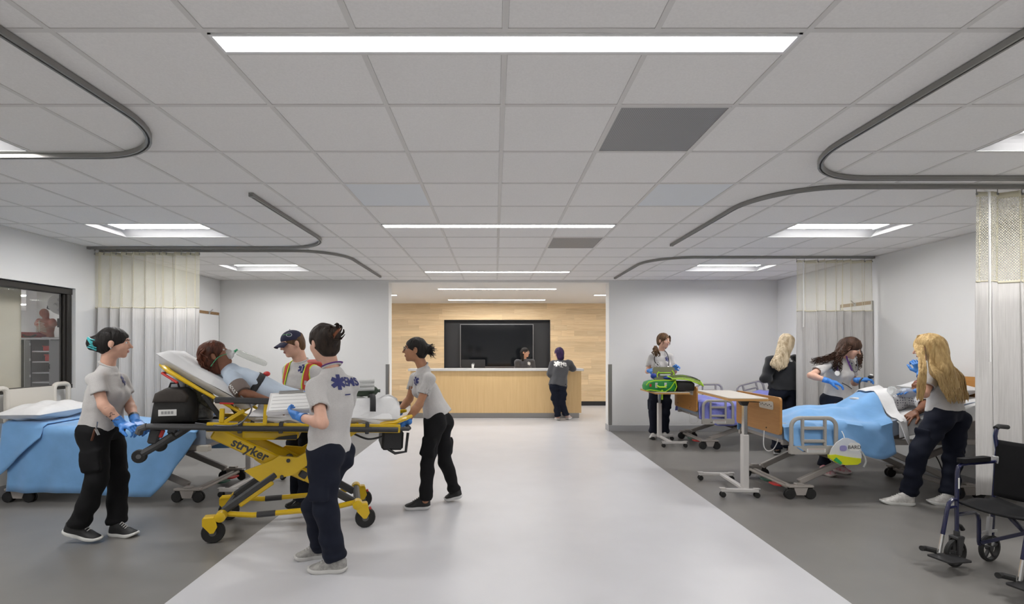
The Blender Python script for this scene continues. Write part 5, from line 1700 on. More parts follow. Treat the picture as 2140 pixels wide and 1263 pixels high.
def np_mesh(name, parts, m, parent=None, smooth=True):
    """parts: list of (verts, quads) in world space -> one mesh object in the parent's frame"""
    vs = []; fs = []; b = 0
    for v, f in parts:
        vs.append(v); fs.append(f + b); b += len(v)
    v = np.concatenate(vs); f = np.concatenate(fs)
    inv = np.array((root_matrix(parent) if parent is not None else Matrix.Identity(4)).inverted(), dtype=np.float32)
    v = v @ inv[:3, :3].T + inv[:3, 3]
    me = bpy.data.meshes.new(name)
    me.vertices.add(len(v)); me.vertices.foreach_set('co', v.astype(np.float32).ravel())
    me.loops.add(f.size); me.loops.foreach_set('vertex_index', f.ravel())
    me.polygons.add(len(f)); me.polygons.foreach_set('loop_start', np.arange(0, f.size, 4, dtype=np.int32))
    me.polygons.foreach_set('use_smooth', np.ones(len(f), dtype=bool))
    me.update(calc_edges=True)
    return link(me, name, m, parent)

def bounds(pts, pad):
    a = np.array([tuple(p) for p in pts], dtype=np.float32)
    return a.min(0) - pad, a.max(0) + pad

def unit(v): return Vector(v).normalized()
def basis(f, u):
    """head/hand frame: side, forward, up"""
    f = unit(f); u = Vector(u); u = (u - f * u.dot(f)).normalized()
    s_ = f.cross(u).normalized()
    return s_, f, u

# ---- skin and cloth materials
def skin(name, c): return mat(name, c, .48, var=.06, vscale=30, spec=.4)
SK_FAIR = skin('fair skin', (.68, .40, .295)); SK_LIGHT = skin('light skin', (.62, .35, .24)); SK_TAN = skin('tan skin', (.43, .21, .115)); SK_BROWN = skin('manikin brown', (.235, .10, .055))
M_LIPS = mat('lips', (.42, .15, .13), .45)
M_EYEW = mat('eye white', (.7, .68, .66), .25)
M_IRIS = mat('dark iris', (.035, .02, .014), .2)
TEE = mat('heather grey jersey', (.53, .515, .505), .9, var=.10, vscale=220, bump=.45, bscale=9, bdist=.02, sheen=.25)
SWEAT = mat('charcoal sweatshirt fleece', (.062, .063, .070), .9, var=.1, vscale=120, bump=.3, bscale=8, bdist=.02, sheen=.3)
NAVY = mat('navy cargo twill', (.0085, .011, .022), .85, bump=.4, bscale=8, bdist=.02, spec=.25)
BLACKP = mat('black cargo twill', (.0075, .0075, .0085), .85, bump=.4, bscale=8, bdist=.02, spec=.25)
GLOVE = mat('blue nitrile', (.055, .235, .66), .4, bump=.15, bscale=60)
def hairm(name, c, c2=None, sc=26):
    return mat(name, c, .55, var=.5, vscale=sc, vstretch=(1, 1, .22), bump=.8, bscale=sc * 2.2, bstretch=(1, 1, .2), bdist=.012, col2=c2, spec=.25)
H_BLACK = hairm('black hair', (.016, .013, .012)); H_DARK = hairm('dark brown hair', (.035, .022, .015), (.014, .009, .007))
H_CURL = hairm('brown curls', (.07, .032, .018), (.018, .009, .006)); H_BLONDE = hairm('golden blonde hair', (.70, .50, .235), (.40, .25, .095), 40)
H_ASH = hairm('ash blonde hair', (.74, .62, .44), (.34, .25, .145), 30); H_PURPLE = hairm('purple hair', (.045, .018, .085), (.015, .008, .03)); H_AUBURN = hairm('auburn wig', (.13, .04, .02), (.035, .012, .007))
H_BROWN = hairm('honey brown hair', (.17, .095, .045), (.06, .03, .016))

def head_mesh(C, f, u, neck, hs=1.0, h=.0048, male=False, open_neck=.052):
    s_, f, u = basis(f, u)
    R = [tuple(s_), tuple(f), tuple(u)]
    L = lambda a, b, c: C + s_ * a * hs + f * b * hs + u * c * hs
    lo, hi = bounds([C, neck, C + f * .06], .135 * hs)
    g = SDF(lo, hi, h)
    g.ell(L(0, -.012, .028), [x * hs for x in (.073, .093, .085)], R)
    g.ell(L(0, .026, -.022), [x * hs for x in (.059, .062, .082)], R, .03)
    g.ell(L(0, .028, -.068), [x * hs for x in ((.050 if male else .045), .048, .040)], R, .03)
    g.ell(L(0, .064, -.098), [.019 * hs, .015 * hs, .014 * hs], R, .025)
    for q in (-1, 1):
        g.ell(L(q * .037, .055, -.026), [.02 * hs] * 3, R, .03)
        g.ell(L(q * .0765, -.008, -.008), [.009 * hs, .019 * hs, .031 * hs], R, .008)
    g.cone(L(-.028, .074, .026), L(.028, .074, .026), .012 * hs, .012 * hs, .018)
    for q in (-1, 1):
        g.ell(L(q * .031, .096, .007), [.016 * hs, .013 * hs, .010 * hs], R, .012, 's')
    g.cone(L(0, .083, .012), L(0, .109, -.026), .0078 * hs, .0108 * hs, .012)
    g.cone(L(-.011, .090, -.033), L(.011, .090, -.033), .0075 * hs, .0075 * hs, .01)
    g.ell(L(0, .083, -.056), [.023 * hs, .010 * hs, .007 * hs], R, .008)
    g.ell(L(0, .081, -.067), [.020 * hs, .011 * hs, .007 * hs], R, .008)
    g.ell(L(0, .094, -.0615), [.022 * hs, .006 * hs, .0018 * hs], R, .004, 's')
    nb = L(0, -.028, -.05)
    r0 = .060 if male else .050
    g.cone(nb, neck, r0 * hs, open_neck if not male else .064, .03)
    return g.mesh(), L, R

def face_parts(root, L, R, hs, brow, lips=M_LIPS, eyes=True):
    Rm = Matrix(R).transposed()
    for q in (-1, 1):
        if eyes:
            e = MB().ell(L(q * .031, .0765, .007), (.0125 * hs, .0125 * hs, .0085 * hs), 10, 7, Rm).build('eye', M_EYEW, root, world=True)
            MB().ell(L(q * .0315, .0855, .007), (.0055 * hs, .004 * hs, .0055 * hs), 8, 6, Rm).build('iris', M_IRIS, e, world=True)
        MB().tube([L(q * .014, .091, .026), L(q * .031, .088, .031), L(q * .049, .073, .025)], [.0035, .0042, .002], 6).build('eyebrow', brow, root, world=True)
    MB().ell(L(0, .0905, -.0615), (.021 * hs, .0055 * hs, .0095 * hs), 12, 7, Rm).build('lips', lips, root, world=True)

def hair_cap(g, L, R, hs, thick=.012, low=-.055, fringe=.058, back=.0, side=.0):
    """scalp hair with the face left free"""
    t = thick
    g.ell(L(0, -.016 - back / 2, .028), [(.075 + t) * hs, (.096 + t + back / 2) * hs, (.086 + t) * hs], R, 0)
    g.ell(L(0, -.055, -.03), [(.060 + t) * hs, (.05 + t) * hs, (.06 + t) * hs], R, .03)
    g.ell(L(0, .122, -.040), [(.076 + side) * hs, .080 * hs, (.046 + fringe) * hs], R, .015, 's')
    g.ell(L(0, .055, -.09), [.12 * hs, .075 * hs, .09 * hs], R, .02, 's')
    for q in (-1, 1):
        g.ell(L(q * .09, -.004, -.012), [.022 * hs, .026 * hs, .034 * hs], R, .012, 's')
    return g

def strands(paths, r, n=5, seed=0, wave=.0, wl=.08, taper=.25, flat=.6):
    """tapered locks along paths"""
    rg = random.Random(seed)
    mb = MB()
    for pts in paths:
        pts = [Vector(p) for p in pts]
        if wave:
            out = []; acc = 0; ph = rg.uniform(0, 6.3)
            dx, dy = rg.uniform(-1, 1), rg.uniform(-1, 1)
            for i, p in enumerate(pts):
                if i: acc += (p - pts[i - 1]).length
                k = min(1, i / 3)
                out.append(p + Vector((math.sin(acc / wl * 6.28 + ph), math.cos(acc / wl * 6.28 + ph), .3 * math.sin(acc / wl * 9))) * wave * k)
            pts = out
        rr = r * rg.uniform(.7, 1.3); m_ = len(pts)
        mb.tube(pts, [rr * (.7 + .3 * min(1, i / 2)) * (1 - (1 - taper) * (i / (m_ - 1)) ** 2) for i in range(m_)], n, flat=flat)
    return mb

def smooth_path(pts, sub=4): return cord(None, pts, 0, None, sub=sub)

def hand_mesh(W, d, n, right=True, curl=.6, spread=.12, thumb=.5, hs=1.0, h=.0036, fat=1.0, curls=None):
    """five-fingered hand: W wrist, d towards knuckles, n out of the palm"""
    d = unit(d); n = Vector(n); n = (n - d * n.dot(d)).normalized()
    s_ = d.cross(n).normalized()            # towards the little finger for a right hand
    if not right: s_ = -s_
    pts = [W, W + d * .2 * hs, W + n * .1, W - s_ * .1 + d * .05]
    lo, hi = bounds(pts, .07)
    g = SDF(lo, hi, h)
    at_ = lambda a, b, c: W + d * a * hs + s_ * b * hs + n * c * hs
    g.cone(at_(-.035, 0, 0), at_(.0, 0, 0), .029 * fat, .026 * fat, .01)
    g.rbox(at_(.048, .002, 0), [.046 * hs, .038 * hs, .0145 * fat * hs], [tuple(d), tuple(s_), tuple(n)], .013 * hs, .018)
    lens = [(.042, .025, .020), (.047, .029, .022), (.043, .027, .021), (.034, .021, .018)]
    for i in range(4):
        b = -.030 + .0205 * i
        p = at_(.088 - abs(i - 1.2) * .004, b, 0)
        a = 0.0
        dirn = (d + s_ * (i - 1.5) * spread).normalized()
        cu = (curls[i] if curls else curl)
        r = (.0098 - .0004 * abs(i - 1)) * fat
        for j, ln in enumerate(lens[i]):
            a += cu * (.55, .95, .7)[j]
            q = p + (dirn * math.cos(a) + n * math.sin(a)) * ln * hs
            g.cone(p, q, r * hs, (r - .0009) * hs, .004)
            p = q; r -= .0009
    t0 = at_(.018, -.024, .006); td = (d * .62 - s_ * (.95 - .5 * thumb) + n * (.15 + .55 * thumb)).normalized()
    t1 = t0 + td * .042 * hs
    td2 = (d * .9 - s_ * (.35 - .5 * thumb) + n * (.2 + .4 * thumb)).normalized()
    t2 = t1 + td2 * .032 * hs; t3 = t2 + (td2 + n * .25 * thumb).normalized() * .026 * hs
    g.cone(t0, t1, .0165 * fat * hs, .0125 * fat * hs, .014); g.cone(t1, t2, .0122 * fat * hs, .011 * fat * hs, .004); g.cone(t2, t3, .011 * fat * hs, .009 * fat * hs, .004)
    return g.mesh()

def shoe(root, heel, toe, mats, style='sneaker', h_ank=.105, w=.050):
    """upper + sole + laces between heel and toe ground points"""
    heel, toe = Vector(heel), Vector(toe)
    L = (toe - heel).length
    f, s_, u = frame_from(toe - heel)
    up_m, sole_m, lace_m = mats
    def outline(t):      # half width along the sole
        return w * (.62 + .30 * math.sin(min(1, t / .25) * math.pi / 2) - .10 * math.exp(-((t - .42) / .14) ** 2) + .12 * math.exp(-((t - .70) / .16) ** 2)) * (math.sqrt(max(0, 1 - ((t - .86) / .14) ** 2)) if t > .86 else 1) * (math.sqrt(max(.0, 1 - ((.10 - t) / .10) ** 2)) if t < .10 else 1)
    def top(t):
        pts = [(0, .072), (.08, .085), (.22, h_ank), (.34, h_ank), (.46, .088), (.62, .066), (.78, .05), (.92, .04), (1.0, .022)]
        for i in range(len(pts) - 1):
            if t <= pts[i + 1][0]:
                a, b = pts[i], pts[i + 1]; q = (t - a[0]) / (b[0] - a[0]); return (a[1] + (b[1] - a[1]) * q) * 1.18
        return .02
    ns = 22; nc = 12
    st = .028 if style == 'sneaker' else .03
    up = MB(); vs = []
    for i in range(ns + 1):
        t = i / ns
        tt = min(.999, max(.001, t))
        ow = max(.004, outline(tt) * .94)
        for k in range(nc + 1):
            a = math.pi * k / nc
            hh = top(tt) - st * .7
            vs.append(heel + f * (t * L * .985 + .002) + s_ * (-math.cos(a) * ow * (1 - .28 * math.sin(a) ** 3)) + u * (st * .7 + hh * math.sin(a) ** .75))
    fs = [(i * (nc + 1) + k, (i + 1) * (nc + 1) + k, (i + 1) * (nc + 1) + k + 1, i * (nc + 1) + k + 1) for i in range(ns) for k in range(nc)]
    up.add(vs, [q[::-1] for q in fs])
    so = up.build('shoe', up_m, root, world=True, smooth=60)
    sl = MB()
    ring = []
    N = 26
    for i in range(N + 1): ring.append((i / N, 1))
    for i in range(N - 1, 0, -1): ring.append((i / N, -1))
    m_ = len(ring); vs = []
    for (zz, ex) in ((0.001, .96), (.008, 1.03), (st * .75, 1.04), (st, .98)):
        for (t, q) in ring:
            spring = .018 * max(0, (t - .72) / .28) ** 2 + .006 * max(0, (.12 - t) / .12)
            vs.append(heel + f * ((t - .5) * ex + .5) * L + s_ * q * max(.0015, outline(min(.9995, max(.0005, t)))) * ex + u * (zz + spring * (1 - zz / st * .3)))
    fs = [(l * m_ + k, l * m_ + (k + 1) % m_, (l + 1) * m_ + (k + 1) % m_, (l + 1) * m_ + k) for l in range(3) for k in range(m_)]
    fs += [tuple(range(m_ - 1, -1, -1)), tuple(range(3 * m_, 4 * m_))]
    sl.add(vs, fs).build('sole', sole_m, so, world=True, smooth=50)
    if lace_m is not None:
        lc = MB()
        for k in range(4):
            t = .44 + .065 * k
            z = top(t) + .003; ow = outline(t) * .42
            lc.tube([heel + f * t * L - s_ * ow + u * (z - .012), heel + f * (t + .01) * L + u * (z + .001), heel + f * t * L + s_ * ow + u * (z - .012)], .0035, 5)
        lc.build('laces', lace_m, so, world=True)
    return so

def project_print(root, parent, mesh_v, mesh_f, px, py, up, vs, fs, m, name='print', off=.003, sub=True, origin=None, dirn=None):
    """lay flat artwork on a cloth surface where the line of sight through a pixel meets it"""
    bvh = BVHTree.FromPolygons([tuple(q) for q in mesh_v.tolist()], [tuple(q) for q in mesh_f.tolist()])
    o = Vector((0, 0, CAM_Z)) if origin is None else Vector(origin)
    d = (P(px, py, 5.0) - o).normalized() if dirn is None else Vector(dirn).normalized()
    hit, nrm, _, _ = bvh.ray_cast(o, d)
    if hit is None:
        print('print missed', name, px, py); return None
    acc = Vector((0, 0, 0))
    for a in (-.02, 0, .02):
        for b in (-.02, 0, .02):
            h2 = bvh.ray_cast(hit - d * .3 + Vector((a, 0, b)), d)
            if h2[0] is not None: acc += h2[1]
    nrm = acc.normalized()
    if nrm.dot(d) > 0: nrm = -nrm
    up = Vector(up); uy = (up - nrm * up.dot(nrm)).normalized(); ux = uy.cross(nrm).normalized()
    import bmesh
    me = bpy.data.meshes.new('tmp'); me.from_pydata([tuple(q) for q in vs], [], fs)
    bm = bmesh.new(); bm.from_mesh(me); bpy.data.meshes.remove(me)
    bmesh.ops.triangulate(bm, faces=bm.faces[:])
    for _ in range(3):
        le = [e for e in bm.edges if e.calc_length() > .02]
        if not le: break
        bmesh.ops.subdivide_edges(bm, edges=le, cuts=1, use_grid_fill=False)
        bmesh.ops.triangulate(bm, faces=bm.faces[:])
    bm.verts.ensure_lookup_table()
    out = []
    for v in bm.verts:
        p = hit + ux * v.co.x + uy * v.co.y + nrm * .15
        h2 = bvh.ray_cast(p, -nrm, .4)
        q = h2[0] if h2[0] is not None else hit + ux * v.co.x + uy * v.co.y
        out.append(q + nrm * (off + v.co.z))
    fs2 = [tuple(v.index for v in f.verts) for f in bm.faces]
    bm.free()
    return MB().add(out, fs2).build(name, m, parent, world=True, smooth=0)
SH_BLACKW = (mat('black canvas shoe', (.012, .012, .013), .6), mat('white rubber sole', (.68, .68, .66), .5), mat('white lace', (.72, .71, .69), .8))
SH_BLACK = (MATS['black canvas shoe'], mat('pale foam sole', (.6, .6, .6), .5), MATS['black canvas shoe'])
SH_BOOT = (mat('polished black leather', (.008, .008, .009), .18), M_RUBBER, M_STRAP)
SH_GREY = (mat('silver grey runner', (.34, .33, .31), .6, var=.35, vscale=28), mat('worn white sole', (.56, .55, .53), .55), mat('grey lace', (.62, .61, .6), .8))
SH_WHITE = (mat('white runner', (.60, .585, .56), .6, var=.25, vscale=30), MATS['white rubber sole'], MATS['white lace'])
SH_RED = (mat('pink white runner', (.55, .50, .48), .6, var=.5, vscale=22, col2=(.55, .07, .12)), mat('red tipped sole', (.6, .52, .5), .5), mat('pink lace', (.62, .1, .16), .7))
SH_PINK = (mat('blush runner', (.6, .47, .44), .6, var=.2, vscale=28), MATS['white rubber sole'], MATS['white lace'])

def person(label, J, skin_m=SK_LIGHT, top='tee', top_m=None, pants_m=NAVY, hem=.10, bulk=1.0, male=False, shoes=None, shoe_mats=SH_BLACK, sleeve=.62,
           brow=H_DARK, hs=1.0, seed=1, face=True, legs=True, pant_end=.98, pockets=True, leg_r=1.0, bust=True, hem_flare=0.0, eyes=True, group='students and instructors', name='person',
           cat='person', collar=True, arm_r=1.0, tee_len=0):
    top_m = top_m or TEE
    base = (J['pel'].x, J['pel'].y, 0)
    root = thing(name, label, cat, base, 0, group)
    up = (J['neck'] - J['pel']).normalized()
    midS = (J['shL'] + J['shR']) / 2
    rS = (J['shR'] - J['shL']).normalized(); rP = (J['hipR'] - J['hipL']).normalized()
    fS = up.cross(rS).normalized(); fP = Vector((0, 0, 1)).cross(rP).normalized()
    w = bulk
    out = {'root': root, 'up': up, 'fwd': fS, 'right': rS}
    # ---- body
    (hv, hf_), L, R = head_mesh(J['head'], J['hf'], J['hu'], J['neck'], hs, male=male)
    ar = (.049, .041, .029) if male else (.043, .036, .0255)
    ar = [x * arm_r for x in ar]
    keys = [J[k] for k in ('neck', 'shL', 'shR', 'elL', 'elR', 'wrL', 'wrR', 'pel')]
    lo, hi = bounds(keys, .12)
    g = SDF(lo, hi, .0088)
    for sd in 'LR':
        sh, el, wr = J['sh' + sd], J['el' + sd], J['wr' + sd]
        mid = el.lerp(wr, .25)
        g.cone(sh, el, ar[0], ar[1] * .95, .02); g.cone(el, mid, ar[1], ar[1] * 1.03, .02); g.cone(mid, wr, ar[1] * 1.03, ar[2], .02)
    g.loft(J['pel'].lerp(midS, .25), midS, rP, rS, [0, .4, .85, 1], [x * w for x in (.085, .10, .12, .09)], [x * w for x in (.055, .065, .075, .05)], k=.03, flat=False)
    g.cone(midS, J['neck'], .045, .050, .03)
    body_parts = [(hv, hf_), g.mesh()]
    if legs:
        lo, hi = bounds([J[k] for k in ('pel', 'hipL', 'hipR', 'knL', 'knR', 'anL', 'anR')], .12)
        g = SDF(lo, hi, .0125)
        g.ell(J['pel'] - Vector((0, 0, .03)), (.085, .065, .08))
        for sd in 'LR':
            g.cone(J['hip' + sd], J['kn' + sd], .058, .045, .02); g.cone(J['kn' + sd], J['an' + sd], .045, .033, .02)
        body_parts.append(g.mesh())
    out['body'] = np_mesh('body', body_parts, skin_m, root)
    out['L'], out['R'] = L, R
    if face: face_parts(root, L, R, hs, brow, eyes=eyes)
    # ---- upper garment
    hemP = J['pel'] - up * hem
    topP = midS + up * .035
    tl = [J[k] for k in ('neck', 'shL', 'shR', 'elL', 'elR', 'pel')] + [hemP]
    if top == 'sweat': tl += [J['wrL'], J['wrR']]
    lo, hi = bounds(tl, .21)
    g = SDF(lo, hi, .0092)
    if male: aw, bd = [.178, .168, .185, .175, .075], [.125, .118, .128, .10, .055]
    else: aw, bd = [.178, .158, .160, .150, .068], [.132, .112, .118, .096, .052]
    if top == 'sweat': aw = [a + .012 for a in aw]; bd = [a + .014 for a in bd]
    aw = [x * w for x in aw]; bd = [x * w for x in bd]
    aw[0] += hem_flare; bd[0] += hem_flare
    g.loft(hemP, topP, rP, rS, [0, .32, .66, .87, 1], aw, bd, k=0)
    if bust and not male:
        bp = J['pel'].lerp(midS, .70)
        for q in (-1, 1):
            g.ell(bp + rS * q * .068 * w + fS * .078 * w, (.062 * w, .062 * w, .062 * w), None, .05)
    g.cone(midS - up * .01, J['neck'] - up * .034, .086 * w, .064, .05)
    for sd in 'LR':
        sh, el, wr = J['sh' + sd], J['el' + sd], J['wr' + sd]
        g.cone(J['neck'] - up * .035, sh - up * .004, .048, .054 * w, .04)
        if top == 'tee':
            se = sh.lerp(el, sleeve)
            r1 = (.068 if male else .060) * w
            g.cone(sh, se, r1 * .95, r1 * 1.02, .03, flat=True)
        else:
            g.cone(sh, el, .072 * w, .064 * w, .045)
            ce = el.lerp(wr, .93)
            g.cone(el, ce, .064 * w, .046 * w, .03, flat=True)
    g.ripple(.0090 if top == 'tee' else .0105, seed, (18, 42), (1, 1, .8))
    if top == 'tee':
        for sd in 'LR':
            sh, el = J['sh' + sd], J['el' + sd]
            se = sh.lerp(el, sleeve)
            r1 = (.068 if male else .060) * w
            g.cone(sh.lerp(el, sleeve - .16), sh.lerp(el, sleeve + .1), r1 * .76, r1 * .83, .004, 's', flat=True)
    sv, sf = g.mesh()
    shirt = np_mesh('shirt' if top == 'tee' else 'sweatshirt', [(sv, sf)], top_m, root)
    out['shirt'] = shirt; out['sv'], out['sf'] = sv, sf
    if top == 'sweat':
        for sd in 'LR':
            el, wr = J['el' + sd], J['wr' + sd]
            MB().tube([el.lerp(wr, .89), el.lerp(wr, 1.02)], [.044, .036], 14).build('cuff', top_m, shirt, world=True)
    # ---- trousers
    if legs:
        tl = [J[k] for k in ('pel', 'hipL', 'hipR', 'knL', 'knR', 'anL', 'anR')]
        lo, hi = bounds(tl, .19)
        g = SDF(lo, hi, .0098)
        cr = J['pel'] - Vector((0, 0, .10)); wa = J['pel'] + up * .105
        g.loft(cr, wa, rP, rP.lerp(rS, .4), [0, .45, 1], [x * w for x in (.155, .172, .134)], [x * w for x in (.105, .125, .094)], k=.0, flat=False)
        for sd, q in (('L', -1), ('R', 1)):
            hp, kn, an = J['hip' + sd], J['kn' + sd], J['an' + sd]
            g.ell(hp - fP * .045 * w + Vector((0, 0, .01)), (.085 * w, .085 * w, .095 * w), None, .04)
            he = kn.lerp(an, pant_end)
            lr = leg_r * w
            g.cone(hp, kn, .101 * lr, .071 * lr, .035)
            g.cone(kn, he, .073 * lr, .066 * lr, .03, flat=True)
            g.ell(kn.lerp(he, .93), (.074 * lr, .074 * lr, .035), None, .02)
            if pockets:
                mp = hp.lerp(kn, .60) + rP * q * .068 * lr
                dl = (kn - hp).normalized()
                s2 = rP; f2 = dl.cross(s2).normalized()
                g.rbox(mp, [.020, .070, .085], [tuple(s2), tuple(f2), tuple(dl)], .016, .022)
        g.ripple(.0105, seed + 50, (18, 46), (.6, .6, 1.6))
        pv, pf = g.mesh()
        out['pants'] = np_mesh('trousers', [(pv, pf)], pants_m, root)
        MB()
    if shoes:
        for (heel, toe) in shoes:
            shoe(root, heel, toe, shoe_mats)
    return out

def glove(o, J, sd, d, n, curl=.6, spread=.1, thumb=.5, m=GLOVE, name='glove', cuff=True, hs=1.0, curls=None, **k):
    wr = J['wr' + sd]
    parts = [hand_mesh(wr, d, n, sd == 'R', curl, spread, thumb, hs, fat=1.06, curls=curls, **k)]
    el = J['el' + sd]
    ob = np_mesh(name, parts, m, o['root'])
    if cuff:
        a = (el - wr).normalized()
        MB().tube([wr - a * .01, wr + a * .02, wr + a * .055, wr + a * .062], [.029, .0315, .034, .0355], 16).build('glove_cuff', m, ob, world=True)
    return ob

def hair_obj(o, g, m, extra=None, name='hair', rip=.003, seed=3):
    if rip: g.ripple(rip, seed, (60, 120), (1, 1, .5))
    parts = [g.mesh()]
    ob = np_mesh(name, parts, m, o['root'])
    if extra is not None:
        st = extra.build('locks', m, ob, world=True, smooth=70)
        st['kind'] = 'stuff'
    return ob

def head_grid(J, hs=1.0, h=.006, pad=.15, extra=()):
    lo, hi = bounds([J['head']] + list(extra), pad * hs)
    return SDF(lo, hi, h)

def report(tag_, J):
    d = lambda a, b: (J[a] - J[b]).length
    print('PERSON', tag_, 'sh %.2f uaL %.2f faL %.2f uaR %.2f faR %.2f spine %.2f thL %.2f shL %.2f thR %.2f shR %.2f neck %.2f' % (d('shL', 'shR'), d('shL', 'elL'), d('elL', 'wrL'), d('shR', 'elR'), d('elR', 'wrR'), d('pel', 'neck'), d('hipL', 'knL'), d('knL', 'anL'), d('hipR', 'knR'), d('knR', 'anR'), d('head', 'neck')))

def collar(o, J, m, r=.060, name='collar'):
    ax = (J['head'] - J['neck']).normalized()
    d, a, b = frame_from(ax, o['fwd'])
    c = J['neck'] + o['up'] * .016
    f = o['fwd']; s_ = o['right']
    pts = [c + s_ * r * math.cos(t_) + f * r * .95 * math.sin(t_) - o['up'] * (.024 * math.sin(t_) + .002) for t_ in [2 * math.pi * i / 24 for i in range(24)]]
    MB().tube(pts, .008, 8, closed=True).build(name, m, o['shirt'], world=True)

def emblem(o, px, py, r, m=None, staff=None, name='chest_emblem', **k):
    vs, fs = star_of_life(r)
    e = project_print(o['root'], o['shirt'], o['sv'], o['sf'], px, py, o['up'], vs, fs, m or M_BLUEPRINT, name, **k)
    if e is None: return
    sv = [(-r * .05, -r * .6, .0012), (r * .05, -r * .6, .0012), (r * .05, r * .6, .0012), (-r * .05, r * .6, .0012)]
    project_print(o['root'], o['shirt'], o['sv'], o['sf'], px, py, o['up'], sv, [(0, 1, 2, 3)], staff or M_LABEL, 'emblem_staff', off=.0042, **k)
    return e

def lettering(o, text, px, py, size, m, name='lettering', sx=1.0, bold=.0, off=.004, **k):
    vs, fs = text_mesh(text, size, 0.0, sx, bold=bold)
    return project_print(o['root'], o['shirt'], o['sv'], o['sf'], px, py, o['up'], vs, fs, m, name, off=off, **k)
# ================================================================== the people
# ---- woman with the teal clip pushing the head of the stretcher
J = dict(head=P(240, 717, 4.0), hf=(.88, .42, -.06), hu=(.06, 0, 1), neck=P(225, 767, 3.99), shR=P(199, 792, 3.83), shL=P(250, 794, 4.13),
         elR=P(216, 848, 3.79), wrR=P(256, 887, 3.82), elL=P(270, 845, 4.12), wrL=P(284, 881, 3.97), pel=P(211, 893, 3.98),
         hipR=P(197, 910, 3.89), hipL=P(229, 908, 4.08), knR=P(204, 1000, 3.86), anR=P(164, 1098, 3.88), knL=P(246, 1002, 4.10), anL=P(245, 1096, 4.05))
report('1', J)
o = person('woman in grey tee and black trousers with teal hair clip, gripping the stretcher head', J, SK_FAIR, pants_m=BLACKP, hem=-.01, bulk=1.0, seed=11, sleeve=.58,
           shoes=((P(132, 1114, 3.88), P(210, 1133, 3.885)), (P(230, 1118.5, 4.04), P(286, 1122, 4.0))), shoe_mats=SH_BLACKW, hs=1.04, leg_r=1.02)
collar(o, J, TEE)
emblem(o, 257, 794, .048)
glove(o, J, 'R', (.9, -.1, -.22), (-.1, .2, -1), curl=1.0, spread=.03)
glove(o, J, 'L', (.7, -.4, -.35), (-.1, .1, -1), curl=1.0, spread=.03)
g = head_grid(J, 1.04)
hair_cap(g, o['L'], o['R'], 1.04, .010, fringe=.050)
g.ell(o['L'](0, -.125, -.012), (.062, .058, .06), None, .03)
hr = hair_obj(o, g, H_BLACK, seed=4)
cl = MB(); Lc = o['L']
for q in (-1, 1):
    cl.tube([Lc(q * .005, -.165, .03), Lc(q * .03, -.155, .02), Lc(q * .055, -.13, -.01), Lc(q * .05, -.115, -.045)], [.010, .014, .014, .008], 8, flat=.6)
for k in range(5):
    for q in (-1, 1): cl.tube([Lc(q * .03, -.158, .03 - .018 * k), Lc(q * .056, -.135, .018 - .016 * k), Lc(q * .05, -.10, .01 - .018 * k)], .006, 6)
cl.build('claw_clip', mat('teal acetate', (.07, .42, .45), .3), hr, world=True)
MB().ell(o['L'](.080, -.004, -.040), (.006, .006, .007), 8, 6).build('earring', M_CHROME, o['root'], world=True)
MB().tube([J['wrL'] + (J['elL'] - J['wrL']).normalized() * .06, J['wrL'] + (J['elL'] - J['wrL']).normalized() * .085], .036, 14).build('wrist_watch', M_BLACK, o['root'], world=True)
kx_ = P(203, 882, 3.80)
ky = MB(); ky.tube([kx_, kx_ + V(-.005, -.005, -.06)], .006, 6); ky.build('key_clip', M_CHROME, o['root'], world=True)
ky = MB(); ky.bar(kx_ + V(-.005, -.01, -.05), kx_ + V(-.03, -.015, -.145), .022, .012, bev=.004); ky.build('key_fob', mat('brown leather', (.10, .035, .015), .6), o['root'], world=True)
ky = MB(); ky.bar(kx_ + V(.0, -.012, -.055), kx_ + V(.025, -.015, -.10), .02, .004); ky.build('key', M_CHROME, o['root'], world=True)
# forearm tattoo: dark ink marks on the right arm
tt = MB(); rg = random.Random(5); ax_ = (J['wrR'] - J['elR']); an = ax_.normalized(); _, sa, ua = frame_from(an)
for k in range(26):
    f_ = rg.uniform(.05, .8); a0 = rg.uniform(-2.6, .4); r_ = .0385 - .0115 * max(0, f_ - .2) + .0006
    pts = [J['elR'] + ax_ * (f_ + .012 * i * rg.choice((-1, 1))) + (sa * math.cos(a0 + .16 * i) + ua * math.sin(a0 + .16 * i)) * r_ for i in range(4)]
    tt.tube(pts, .0022, 4)
tt.build('tattoo', mat('tattoo ink', (.10, .06, .055), .6), o['body'], world=True)['kind'] = 'stuff'

# ---- person with clipboard in front of the stretcher, seen from behind
J = dict(head=P(676, 717, 3.40), hf=(-.78, .60, -.16), hu=(-.12, .1, 1), neck=P(693, 770, 3.42), shL=P(660, 812, 3.27), shR=P(731, 806, 3.53),
         elL=P(674, 885, 3.10), wrL=P(627, 872, 3.28), elR=P(722, 880, 3.66), wrR=P(660, 850, 3.72), pel=P(688, 935, 3.41),
         hipL=P(676, 955, 3.33), hipR=P(703, 955, 3.48), knL=P(682, 1062, 3.31), anL=P(702, 1168, 3.38), knR=P(657, 1058, 3.47), anR=P(672, 1142, 3.62))
report('2', J)
o = person('person with brown bun and purple lanyard holding a clipboard, back to the camera', J, SK_FAIR, pants_m=NAVY, hem=.02, bulk=1.0, seed=21, bust=False, face=True, sleeve=.60,
           shoes=((P(725, 1194, 3.38), P(643, 1196, 3.37)), (P(684, 1163, 3.63), P(614, 1172, 3.555))), shoe_mats=SH_GREY, hs=1.06, leg_r=1.10, pant_end=.98)
collar(o, J, TEE)
glove(o, J, 'L', (-.8, .5, .12), (.25, .75, .6), curl=.7, spread=.04, thumb=.6)
